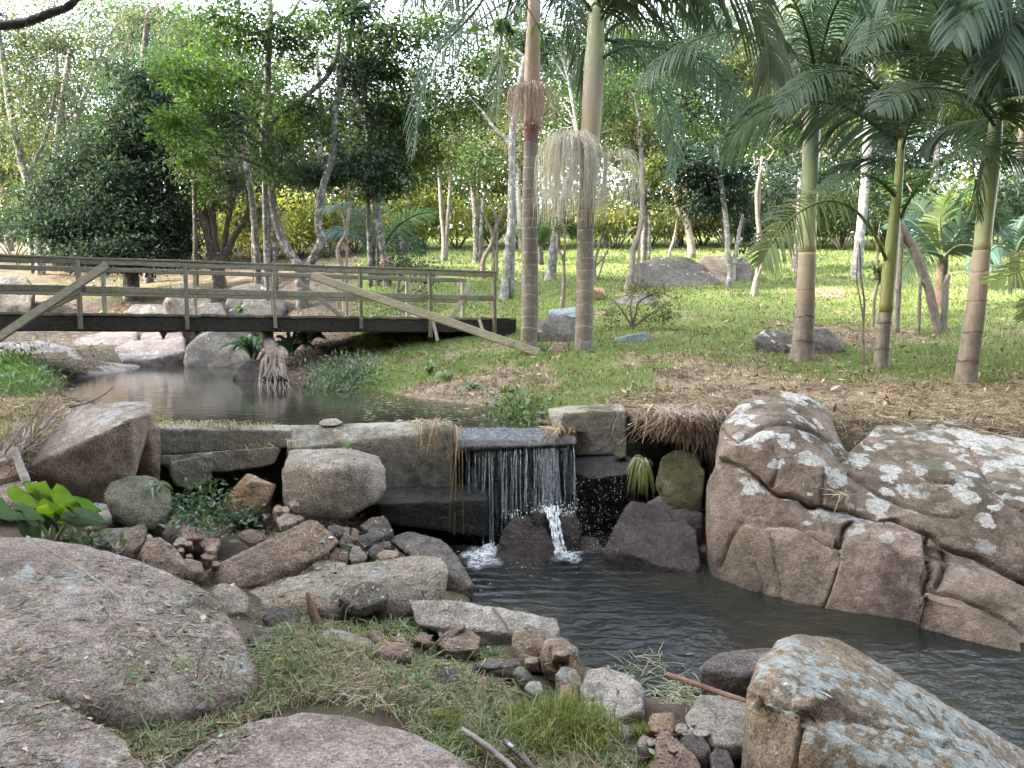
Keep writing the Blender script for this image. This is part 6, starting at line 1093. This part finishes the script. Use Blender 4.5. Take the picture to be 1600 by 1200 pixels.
strap_plant('grass_clump', 'yellow green drooping grass clump on the wet ledge right of the waterfall', 1002, 724, 5.5, 70, 20, 30, .0075, [(.2, .22, .06), (.3, .28, .12), (.12, .16, .05)], .42, 'grass clump', down=3.4)
strap_plant('grass_clump', 'pale green narrow leaved tuft growing over the rounded olive boulder', 244, 765, 4.7, 46, 16, 32, .012, [(.14, .19, .10), (.18, .22, .13), (.09, .14, .06)], .4, 'grass clump', down=1.8)
for lb, px, py, d in [('small fern in front of the end of the long plank on the bank', 672, 575, 9.9), ('bright small fern in the middle of the grassy bank', 735, 605, 8.7), ('small fern on the bank above the sandy bar', 700, 588, 9.2), ('fern near the shore right of the bright small fern', 790, 612, 8.4), ('fern tuft at the foot of the thick palm', 925, 555, 10.2)]:
    strap_plant('fern', lb, px, py + 6, d, 26, 26, 26, .03, LG, .3, 'fern')
tussock('tall yellow green grass tussock at the near edge of the pool', 880, 1150, 2.5, 1500, 110, 100, [(.15, .2, .04), (.2, .23, .06), (.09, .14, .03), (.25, .25, .1)])
tussock('small golden moss-like tussock beside the low dome rock', 690, 1150, 2.5, 700, 45, 42, [(.2, .2, .04), (.25, .22, .06), (.13, .15, .03)], w=.003)
tussock('green grass tuft growing by the orange square stone', 1000, 1140, 2.6, 200, 45, 26, [(.12, .19, .04), (.2, .23, .06)])
tussock('flattened green weed clump in front of the purple grey block', 590, 985, 3.5, 620, 45, 75, [(.09, .15, .04), (.14, .19, .06), (.22, .22, .1)], 'weed', .009, (.5, 1.4))
tussock('small green weed beside the tan wedge stone', 765, 1015, 3.4, 140, 34, 24, [(.10, .17, .05), (.14, .2, .06)], 'weed', .008, (.3, 1.))
def small_bush(name, label, stems, blobs, d, pal, L, cat='bush'): return tree(name, label, stems, blobs, d, pal=pal, bark=B_TAN, L=L, cat=cat, spread=.5, gnd=False)
small_bush('bush', 'sparse twiggy bush with small leaves on the lawn behind the stone marker', [[(988,512,2.5),(992,495,2),(1000,470,1.5),(1030,455,1)],[(988,512,2),(975,490,1.6),(960,470,1)],[(988,512,2),(1010,495,1.5),(1040,475,1)],[(988,505,2),(985,480,1.5),(990,455,1)]],
  [(955,480,12.0,20,22,170),(990,455,12,30,18,240),(1030,460,12,22,18,200),(1005,490,12,35,18,220),(1040,490,12,15,14,90)], 12, OLV, .06)
small_bush('bush', 'dark leaved shrub behind the right half of the bridge railing', [[(618,492,3),(622,450,2.5),(630,410,2),(625,370,1.5)],[(620,460,2),(650,430,1.5),(665,405,1)]],
  [(620,385,15.5,22,28,320),(640,415,15.5,35,18,380),(660,430,15.5,22,12,180),(615,430,15.5,20,15,150),(655,455,15.2,14,8,60)], 15.5, DKB, .085)
# creeping plants
def creeper(name, label, cx, cy, rx, ry, d, n, pal, L, cat='ground plant'):
    c = P(cx, cy, d); r = empty(name, c, label, cat); m = MB(); px = cx + rng.normal(0, rx * .5, n); py = cy + rng.normal(0, ry * .5, n)
    for a, b in zip(px, py):
        y0 = d - (b - cy) * .010 + rng.normal(0, .05); q = P(a, b, y0); dd = rng.normal(size=(1, 3)) * .8 + np.array([[0, -.4, .3]]); leaves(m, q[None], dd, L * rng.uniform(.6, 1.3), L * .5, vary(pal, 1, .25))
    m.link('leaves', BIGLEAF, r); return r
creeper('creeper', 'dark green creeping weed under the hanging concrete block', 315, 795, 50, 38, 4.85, 520, DG_ + [(.07, .11, .05)], .055)
creeper('creeper', 'creeping weed trailing toward the tilted brown slab', 385, 808, 40, 22, 4.75, 160, DG_, .04)
creeper('creeper', 'low leafy weeds between the broad leaved plant and the litter strewn rock', 125, 845, 70, 16, 4.2, 200, [(.10, .15, .08), (.07, .12, .04)], .05)
creeper('creeper', 'tiny green seedling on the big squarish boulder top', 543, 696, 12, 6, 5.3, 14, [(.1, .2, .08)], .05)
def shore_clump(name, label, cx, cy, rx, ry, n, pal, h): # dense low green growth sitting on the bank
    c = PZ(cx, cy, 1.0); r = empty(name, (c[0], c[1], gz(c[0], c[1])), label, 'ground plant'); m = MB()
    px = cx + rng.normal(0, rx * .45, n); py = cy + rng.normal(0, ry * .45, n); q = np.array([PZ(a, b, .9) for a, b in zip(px, py)]); q[:, 2] = ground(q[:, 0], q[:, 1]) + rng.uniform(.02, .2, n) * h * 4
    leaves(m, q, rng.normal(size=(n, 3)) + np.array([0, -.2, .6]), rng.uniform(.05, .11, n), .028, vary(pal, n, .25)); m.link('leaves', BIGLEAF, r)
shore_clump('ground_plant', 'dense green clump on the left bank of the stream', 30, 600, 62, 20, 2400, [(.06, .13, .03), (.09, .17, .04)], .34)
shore_clump('ground_plant', 'dense green growth along the far shore right of the root stump', 530, 597, 70, 15, 2000, [(.045, .085, .035), (.06, .11, .04)], .22)
shore_clump('ground_plant', 'green leafy growth on the shore above the right end of the stream', 800, 637, 60, 14, 1200, [(.06, .11, .035), (.09, .13, .05)], .12)
shore_clump('ground_plant', 'green patch on the bank below the long plank', 610, 560, 60, 16, 700, [(.06, .10, .04), (.09, .12, .05)], .12)
# elephant ear
def ear_leaf(parent, px, py, d, size_px, rot, tilt, col, stem_to, label=None):
    c = P(px, py, d); S = PX(size_px, d); m = MB(); NU, NV = 13, 13; v = []
    X_ = np.array([math.cos(rot), 0, math.sin(rot)]); Y_ = np.array([-math.sin(rot), 0, math.cos(rot)]); N_ = np.array([0, -1., 0])
    Rm = np.array([[1, 0, 0], [0, math.cos(tilt), -math.sin(tilt)], [0, math.sin(tilt), math.cos(tilt)]])
    for i in range(NU):
        t = i / (NU - 1); y = .42 - 1.1 * t                                   # from the basal lobes to the tip
        w = .52 * (math.sin(math.pi * min(1, (t * .93 + .07)) ** .72) ** .75) if t < .999 else .0
        for j in range(NV):
            s = 2 * j / (NV - 1) - 1; notch = max(0, .34 - t) * max(0, 1 - abs(s) * 2.2) * .9
            x = s * w; fold = .16 * abs(s) * w - .22 * t * t + .025 * math.sin(abs(s) * 9 + t * 7) + .02 * math.sin(13 * t + 5 * s)
            v.append(c + Rm @ (X_ * x * S + Y_ * (y - notch) * S + N_ * fold * S))
    ii = np.arange(NU * NV).reshape(NU, NV); cc = np.tile(np.array(col, float), (NU * NV, 1)).reshape(NU, NV, 3)
    cc[:, NV // 2] *= 1.35
    for k in range(1, NU - 2, 3): cc[k, :] *= 1.12
    m.add(v, np.stack([ii[:-1, :-1], ii[:-1, 1:], ii[1:, 1:], ii[1:, :-1]], -1).reshape(-1, 4), cc.reshape(-1, 3))
    o = m.link('leaf', BIGLEAF, parent)
    if label: o['label'] = label
    m = MB(); p = spline([P(*stem_to), (P(*stem_to) + c) / 2 + np.array([0, .02, .06]), c + Rm @ (Y_ * .12 * S)], 12); tube(m, p, np.linspace(.012, .007, 12), 6, (.16, .2, .05)); m.link('leaf_stalk', BIGLEAF, o)
ee = empty('elephant_ear_plant', P(75, 850, 4.1), 'broad leaved plant with lime green and dark blue green leaves beside the litter strewn rock', 'plant')
LIME, DKL, BLU = (.11, .19, .03), (.035, .075, .045), (.06, .10, .08)
for a in [(52,775,4.3,72,.35,.6,LIME,'lime green backlit leaf'),(82,772,4.35,62,-.25,.5,LIME,None),(96,792,4.2,66,.55,.55,LIME,None),(88,803,4.15,56,-.1,.6,(.2,.33,.02),None),(18,800,4.0,95,-.45,.75,BLU,'large dark blue green leaf'),(62,826,4.15,62,.1,.25,DKL,None),(125,790,4.25,48,.7,.6,(.07,.15,.04),None),(130,808,4.1,62,.55,.7,BLU,None)]:
    ear_leaf(ee, *a[:7], (70 + rng.normal(0, 6), 852, 4.1), a[7])
# ================================================================ DRIFTWOOD, STICKS, HANGING STRAW
def stick(name, label, pl, d, mat=B_DRIFT, cat='stick', group=None, wob=.0):
    s = stem_px(pl, d); r = tag(bpy.data.objects.new(name, None), None); bpy.data.objects.remove(r)
    m = MB(); limb_tube(m, s, 6 * len(s), 8, wob); o = m.link(name, mat, None, off=s[0, :3]); o.location = s[0, :3]; return tag(o, label, cat, group)
stick('driftwood_log', 'grey weathered driftwood log leaning at the left edge above the broad leaved plant', [(22,702,5,4.75),(30,725,6,4.7),(38,745,6.5,4.62),(42,755,6,4.6)], 4.7, cat='driftwood')
stick('driftwood_log', 'pale driftwood branch lying along the slanted boulder edge', [(62,672,2.6,5.3),(80,650,3,5.6),(100,636,2.6,5.9)], 5.5, cat='driftwood')
stick('driftwood_log', 'dark branch tip pointing up over the slanted boulder toward the stream', [(108,636,2.2,5.8),(140,628,1.8,5.9),(160,618,1.4,6),(178,604,.7,6.05)], 5.9, cat='driftwood', mat=B_TAN)
stick('stick', 'reddish brown broken branch jutting over the pool from the tan lichen boulder', [(1043,1054,4.5,2.95),(1085,1068,4.5,2.85),(1130,1084,4.5,2.75),(1170,1096,4,2.65)], 2.8, B_RUST)
stick('stick', 'pale grey stick lying across the dry grass', [(530,1018,4,3.25),(565,1038,4.5,3.1),(600,1062,4.5,2.98),(640,1098,4,2.8)], 3.1)
stick('stick', 'thick brown stick at the bottom edge near the tussock', [(722,1140,4.5,2.55),(760,1165,5,2.45),(800,1200,5,2.35),(830,1230,5,2.25)], 2.5)
stick('stick', 'dark straight stick at the bottom edge right of the thick brown one', [(788,1158,4,2.5),(815,1182,4.5,2.42),(845,1215,4.5,2.3)], 2.4, B_DARK)
stick('stump_stick', 'upright reddish dead stick standing by the rounded grey slab', [(480,926,3,3.55),(486,948,6,3.52),(494,970,8,3.5),(500,985,8,3.48)], 3.5, B_RUST)
stick('stick', 'thin long twig lying on the litter strewn rock', [(42,838,1.6,3.6),(80,862,2,3.5),(120,885,2,3.36),(165,918,1.4,3.2),(195,938,.8,3.1)], 3.3, B_DRIFT)
stick('stick', 'brown twig propped against the rough pale slab', [(770,950,3,3.6),(790,975,2.6,3.5),(796,995,2,3.45)], 3.5, B_TAN)
def hang_straw(name, label, cx, cy, d, n, wx, hpx, rad, col=(.42, .34, .22), top=12, fwd=.12, cat='straw'):
    b = P(cx, cy, d); r = empty(name, b, label, cat); ps = []
    for i in range(n):
        x = cx + rng.normal(0, wx); h = hpx * rng.uniform(.25, 1) ; f = rng.uniform(.3, 1) * fwd; k = rng.normal(0, wx * .8)
        ps.append(spline([P(x - rng.normal(0, top), cy - rng.uniform(-2, top * .6), d + .12), P(x, cy - 2, d - f * .4), P(x + k * .4, cy + h * .45, d - f), P(x + k, cy + h, d - f * .9)], 9))
    m = MB(); strands(m, np.array(ps), rng.uniform(.5, 1.3, n) * rad, vary([col], n, .25), 3); m.link('strands', STRAW, r); return r
hang_straw('dry_grass_clump', 'bundle of bleached dry grass draped over the end of the dam wall', 672, 660, 5.72, 42, 12, 62, .004, top=16)
hang_straw('dry_grass_clump', 'long brown dry strands trailing down beside the waterfall', 710, 672, 5.55, 15, 6, 175, .004, (.30, .23, .13), fwd=.15)
hang_straw('dry_grass_clump', 'dry straw caught at the right lip of the weir slab', 872, 672, 5.7, 30, 14, 24, .004, (.36, .24, .12))
hang_straw('root_curtain', 'curtain of dry roots and dead grass hanging over the dark hollow', 1066, 644, 6.0, 480, 26, 50, .0045, (.36, .275, .20), top=22, fwd=.3, cat='roots')
hang_straw('root_curtain', 'longer thin roots dangling beside the huge cracked boulder', 1085, 662, 5.9, 60, 16, 90, .003, (.28, .21, .15), top=10, fwd=.2, cat='roots')
hang_straw('dry_grass_clump', 'thin straws hanging on the big squarish boulder from the wall', 455, 690, 5.5, 10, 4, 30, .003)
hang_straw('dry_grass_clump', 'wisps of straw stuck on the wall above the big squarish boulder', 527, 675, 5.6, 10, 6, 25, .003)
hang_straw('dry_grass_clump', 'pale dry stalks growing from the crack of the huge boulder', 1325, 775, 4.65, 9, 6, 30, .004, (.40, .33, .24), top=26, fwd=.05)
m = MB(); ps = []
b = P(50, 690, 5.2); r = empty('dry_brush_pile', b, 'tangle of dry brush and twigs beside the slanted boulder', 'brush')
for i in range(150):
    t = rng.random(); x0, y0, d0 = 2 + 78 * t + rng.normal(0, 11), 735 - 90 * t + rng.normal(0, 10), 4.8 + 1.0 * t; L = rng.uniform(12, 48); a = rng.normal(-.85, .55)
    ps.append(spline([P(x0, y0, d0 + rng.normal(0, .05)), P(x0 + .5 * L * math.cos(a), y0 + .5 * L * math.sin(a) - rng.uniform(0, 5), d0), P(x0 + L * math.cos(a), y0 + L * math.sin(a), d0 + rng.normal(0, .08))], 6))
strands(m, np.array(ps), rng.uniform(.0015, .006, len(ps)), vary([(.36, .31, .24), (.27, .22, .17)], len(ps), .2), 4); m.link('twigs', STRAW, r)
# ================================================================ GRASS, STRAW, LITTER (uncountable: stuff)
def stuff(mb, name, mat, label): o = mb.link(name, mat); return tag(o, label, None, None, 'stuff')
def in_view(x, y, z, m=60):
    px, py, f = proj(np.stack([x, y, z], -1)); return (f > .3) & (px > -m) & (px < 1600 + m) & (py < 1200 + 2 * m)
polyU = np.array(POOL_U)[:, :2]; polyL = np.array(POOL_L)[:, :2]
def on_land(x, y, z): return (z > np.where(y < dam_y(x), .03, WU + .02))
# lawn and bank, one thin band of distance after another so density follows the eye
lawn, dry = MB(), MB()
for y0, y1, n, h, w in [(5.0, 8, 24000, .06, .006), (8, 10.5, 23000, .065, .008), (10.5, 14, 27000, .06, .011), (14, 20, 30000, .065, .018), (20, 32, 26000, .09, .03)]:
    y = rng.uniform(y0, y1, n); half = y * .74; x = rng.uniform(-1, 1, n) * half; z = ground(x, y)
    k = on_land(x, y, z) & in_view(x, y, z); x, y, z = x[k], y[k], z[k]; rk = ((x > .95) & (x < 1.75) & (y < 7.1)) | (x < -.19 * y - .5) & (y > 8.4) & (rng.random(len(x)) < .85); x, y, z = x[~rk], y[~rk], z[~rk]; l = lawnness(x, y) ; isg = rng.random(len(x)) < np.clip(l * 1.1 + .08, 0, 1)
    p = np.stack([x, y, z - .005], 1); a = p[isg]
    shade = np.exp(.35 * np.array([mnoise.noise(Vector((q[0] * .9, q[1] * .7, 4))) for q in a]))[:, None] if len(a) else 1
    blades(lawn, a, h * rng.uniform(.5, 1.35, len(a)), w * rng.uniform(.7, 1.3, len(a)), rng.uniform(.2, .9, len(a)), np.clip(vary([(.095, .138, .042), (.125, .16, .056), (.075, .11, .036), (.20, .185, .10)], len(a), .22) * shade, 0, .5))
    b = p[~isg]; keep = rng.random(len(b)) < .75; b = b[keep]
    blades(dry, b, h * rng.uniform(.5, 1.2, len(b)), w * .8, rng.uniform(.6, 1.6, len(b)), vary([(.33, .265, .175), (.25, .19, .13), (.42, .345, .24), (.17, .125, .085)], len(b), .2))
stuff(lawn, 'lawn_grass', GRASS, 'short green lawn grass on the far bank'); stuff(dry, 'dry_bank_grass', STRAW, 'dead dry grass thatch on the bank above the boulders')
# fallen leaves and straw lying over bank and lawn
lit = MB(); n = 32000; y = rng.uniform(5.3, 20, n) ; x = rng.uniform(-1, 1, n) * y * .74; z = ground(x, y); l = lawnness(x, y)
k = on_land(x, y, z) & in_view(x, y, z) & (rng.random(n) < 1.05 - l * .8); p = np.stack([x, y, z + .015], 1)[k]; d = rng.normal(size=(len(p), 3)) * np.array([1, 1, .25])
leaves(lit, p, d, rng.uniform(.04, .13, len(p)), rng.uniform(.012, .04, len(p)), vary([(.26, .17, .11), (.18, .11, .07), (.36, .27, .19), (.12, .08, .055)], len(p), .25), up=np.array([0, 0, 1.]) + rng.normal(0, .35, (len(p), 3)))
stuff(lit, 'fallen_leaves', STRAW, 'brown fallen leaves and debris on the bank')
# thatch on the lip of the bank above the big boulder
n = 9000; x = rng.uniform(.9, 5.2, n); y = rng.uniform(5.2, 6.9, n); q = np.stack([x, y, ground(x, y) + .015], 1); q = q[(q[:, 2] > .45) & ~((q[:, 0] > .95) & (q[:, 0] < 1.75) & (q[:, 1] < 7.1))]; tm = MB()
q2 = [cast(a, b) for a, b in zip(rng.uniform(.95, 1.78, 1500), rng.uniform(6.0, 7.2, 1500))]; q = np.vstack([q, [h[0] + np.array([0, 0, .012]) for h in q2 if h is not None and h[0][2] > .7]])
d = rng.normal(size=(len(q), 3)) * np.array([1, 1, .3]); L = rng.uniform(.04, .2, len(q)); ps = np.stack([q - norm(d) * L[:, None] * .5 * t + np.array([0, 0, 1]) * (.02 * (1 - t * t)) for t in (-1, -.3, .4, 1)], 1)
strands(tm, ps, rng.uniform(.0012, .003, len(q)), vary([(.42, .34, .235), (.32, .25, .165), (.5, .42, .30), (.23, .175, .12), (.2, .22, .09)], len(q), .2), 3); stuff(tm, 'bank_thatch', STRAW, 'dry thatch on the lip of the bank above the boulder')
# foreground, cast down onto whatever lies there
fg, fs, fl = MB(), MB(), MB(); GP, SPp, LP, LN = [], [], [], []
def region(poly, px, py):
    return sdpoly([(a, b) for a, b in poly], np.array(px, float), np.array(py, float)) < 0
MEADOW = [(395,1010),(470,975),(560,985),(640,1005),(700,1020),(800,1045),(860,1085),(920,1110),(1010,1165),(1040,1210),(700,1215),(640,1140),(480,1100),(300,1180),(240,1230),(120,1120),(60,1085),(300,1095),(400,1065)]
GRASSY = [(500,960),(640,955),(700,990),(620,1000),(500,985)]
n = 34000; px = rng.uniform(60, 1060, n); py = rng.uniform(950, 1225, n); k = region(MEADOW, px, py) | region(GRASSY, px, py); px, py = px[k], py[k]
for a, b in zip(px, py):
    q = PZ(a, b, .22); h = cast(q[0], q[1])
    if h is None or h[0][2] > .42 or h[2] > 0 and rng.random() < .9: continue
    if h[0][2] < .03: continue
    dn = mnoise.fractal(Vector((q[0] * 3.2, q[1] * 3.2, 7)), .8, 2, 3)
    if rng.random() > .62 + .9 * dn: continue
    (GP if rng.random() < .36 + .5 * mnoise.noise(Vector((q[0] * 2.5, q[1] * 2.5, 1))) else SPp).append(h[0])
GP, SPp = np.array(GP), np.array(SPp)
blades(fg, GP, np.exp(rng.normal(-2.95, .55, len(GP))).clip(.02, .2), rng.uniform(.003, .0065, len(GP)), rng.uniform(.4, 1.7, len(GP)), vary([(.11, .17, .04), (.16, .2, .06), (.07, .12, .03), (.2, .22, .09)], len(GP), .22))
q = SPp + np.array([0, 0, .012]); d = rng.normal(size=(len(q), 3)) * np.array([1, 1, .28]); L = np.exp(rng.normal(-2.6, .6, len(q))).clip(.02, .3)
ps = np.stack([q - d / np.linalg.norm(d, axis=1, keepdims=True) * L[:, None] * .5 * t + np.array([0, 0, 1]) * (.012 * (1 - t * t)) for t in (-1, -.3, .4, 1)], 1)
strands(fs, ps, rng.uniform(.0008, .0022, len(q)), vary([(.46, .39, .25), (.38, .31, .19), (.29, .22, .13), (.52, .46, .32)], len(q), .18), 3)
wl_ = GP[rng.random(len(GP)) < .16]; leaves(fg, wl_ + np.array([0, 0, .02]), rng.normal(size=(len(wl_), 3)) * np.array([1, 1, .4]), rng.uniform(.025, .06, len(wl_)), .02, vary([(.08, .15, .04), (.12, .2, .06), (.16, .22, .12)], len(wl_), .2))
# straw, chips and leaves strewn over the near rocks and the rubble
n = 17000; px = np.concatenate([rng.uniform(-20, 760, n), rng.uniform(0, 1000, 3500), rng.uniform(900, 1180, 900), rng.uniform(1160, 1600, 500), rng.uniform(150, 680, 6000)]); py = np.concatenate([rng.uniform(845, 1200, n), rng.uniform(830, 1060, 3500), rng.uniform(1040, 1200, 900), rng.uniform(1060, 1200, 500), rng.uniform(790, 965, 6000)])
dens = np.array([mnoise.fractal(Vector((a / 90, b / 50, 2)), .8, 2, 4) for a, b in zip(px, py)]); cnt = 0
sq, sd_, lq, ld, ln_ = [], [], [], [], []
for a, b, dn in zip(px, py, dens):
    if rng.random() > .42 + .9 * dn: continue
    z0 = .62 if (a < 760 and (b > 1075 or a < 400)) else .3
    q = PZ(a, b, z0); h = cast(q[0], q[1])
    if h is None or h[0][2] < .03 or h[1][2] < .35 or h[2] == 0 and rng.random() < .4: continue
    t = rng.normal(size=3); t -= h[1] * (t @ h[1]); t = t / (np.linalg.norm(t) + 1e-6)
    if rng.random() < .78: sq.append(h[0] + h[1] * .004); sd_.append(t + h[1] * rng.normal(0, .08))
    else: lq.append(h[0] + h[1] * .004); ld.append(t); ln_.append(h[1] + rng.normal(0, .3, 3))
sq, sd_, lq, ld, ln_ = map(np.array, (sq, sd_, lq, ld, ln_)); L = np.exp(rng.normal(-3.6, .6, len(sq))).clip(.008, .14)
ps = np.stack([sq + norm(sd_) * L[:, None] * t + rng.normal(0, .0015, sq.shape) for t in (-.5, -.15, .2, .5)], 1)
strands(fs, ps, rng.uniform(.0007, .0018, len(sq)), vary([(.42, .36, .25), (.28, .22, .15), (.18, .14, .1), (.34, .34, .18)], len(sq), .25), 3)
leaves(fl, lq, ld, np.exp(rng.normal(-3.7, .5, len(lq))).clip(.008, .075), np.exp(rng.normal(-4.6, .5, len(lq))).clip(.004, .03), vary([(.32, .26, .19), (.19, .20, .15), (.24, .17, .11), (.12, .16, .07), (.40, .36, .29), (.15, .11, .08), (.28, .22, .15)], len(lq), .25), fold=.18, up=ln_)
stuff(fg, 'near_grass', GRASS, 'short green grass between the near rocks'); stuff(fs, 'cut_straw', STRAW, 'cut straw strewn over near rocks and grass'); stuff(fl, 'leaf_litter', STRAW, 'leaf litter and chips on the near rocks')
# dry grass mat on the left bank, on the wall top and by the shore
mt = MB(); gq = []
for poly, n, z0 in [([(-20,640),(40,612),(80,626),(112,636),(80,660),(40,668),(-20,685)], 5500, .9), ([(245,660),(255,645),(330,645),(470,655),(470,661),(330,660)], 1100, .93)]:
    a = np.array(poly); px = rng.uniform(a[:, 0].min(), a[:, 0].max(), n); py = rng.uniform(a[:, 1].min(), a[:, 1].max(), n); k = region(poly, px, py)
    for s, t in zip(px[k], py[k]):
        q = PZ(s, t, z0); h = cast(q[0], q[1])
        if h is not None and h[0][2] > WU - .1: gq.append(h[0])
gq = np.array(gq); blades(mt, gq, rng.uniform(.02, .075, len(gq)), .0045, rng.uniform(.7, 1.9, len(gq)), vary([(.36, .30, .16), (.26, .22, .11), (.2, .2, .07), (.44, .37, .22)], len(gq), .2)); stuff(mt, 'dry_grass_mat', STRAW, 'mat of dry grass on the left bank and wall top')
fw = MB(); fq = []                                    # straw floating at the near shore of the pool
for cx, cy, sx, sy, n in [(1060, 1085, 40, 22, 150), (1010, 1040, 50, 20, 60), (1130, 1060, 30, 12, 60), (1050, 1110, 45, 8, 120)]:
    for i in range(n):
        q = PZ(cx + rng.normal(0, sx * .6), cy + rng.normal(0, sy * .6), .006); a = rng.uniform(0, 3.14); L = rng.uniform(.02, .09); e = np.array([math.cos(a), math.sin(a), rng.normal(0, .15)]) * L
        fq.append(np.stack([q - e, q - e * .3 + (0, 0, .006), q + e * .4, q + e]))
strands(fw, np.array(fq), rng.uniform(.0012, .0028, len(fq)), vary([(.42, .4, .27), (.3, .33, .16), (.5, .45, .33)], len(fq), .2), 3); stuff(fw, 'floating_straw', STRAW, 'straw floating at the near edge of the pool')
fu = MB(); n = 420; px = rng.uniform(560, 860, n); py = 615 + rng.uniform(0, 48, n); q = np.array([PZ(a, b, WU + .006) for a, b in zip(px, py)]); d = rng.normal(size=(n, 3)) * np.array([1, .4, .05])
leaves(fu, q, d, rng.uniform(.02, .09, n), rng.uniform(.008, .02, n), vary([(.32, .31, .2), (.4, .38, .28), (.2, .2, .1)], n, .2), up=np.array([[0, 0, 1.]]) + rng.normal(0, .05, (n, 3))); stuff(fu, 'floating_scum', STRAW, 'floating bits drifting on the stream toward the weir')
sb = PZ(690, 618, WU)
# ================================================================ LIGHT
w = bpy.data.worlds.new('World'); sc.world = w; w.use_nodes = True; nt = w.node_tree
sky = nt.nodes.new('ShaderNodeTexSky'); sky.sky_type = 'NISHITA'; sky.sun_disc = False
EL, AZ = math.radians(34), math.radians(-97)          # low sun from the left: the near bank lies in the shade of the trees there, the far lawn catches light
sky.sun_elevation = EL; sky.sun_rotation = AZ; sky.air_density = 1.; sky.dust_density = 3.5; sky.ozone_density = 1.
bg = nt.nodes['Background']; bg.inputs[1].default_value = .15; hs = nt.nodes.new('ShaderNodeHueSaturation'); hs.inputs['Saturation'].default_value = .45; nt.links.new(sky.outputs[0], hs.inputs['Color']); nt.links.new(hs.outputs[0], bg.inputs[0])
su = bpy.data.lights.new('sun', 'SUN'); so = bpy.data.objects.new('sun', su); COL.objects.link(so); su.energy = 1.35; su.angle = math.radians(1.5); su.color = (1, .89, .70)
sdv = Vector((math.sin(AZ) * math.cos(EL), math.cos(AZ) * math.cos(EL), math.sin(EL))); so.rotation_euler = sdv.to_track_quat('Z', 'Y').to_euler(); so.location = (-40, 10, 30)
sc.view_settings.view_transform = 'Standard'; sc.view_settings.look = 'None'; sc.view_settings.exposure = 4.0; sc.view_settings.gamma = 1
cy = sc.cycles; cy.max_bounces = 6; cy.diffuse_bounces = 3; cy.glossy_bounces = 3; cy.transmission_bounces = 3; cy.transparent_max_bounces = 8; cy.caustics_reflective = False; cy.caustics_refractive = False
cy.use_denoising = True; cy.use_adaptive_sampling = True
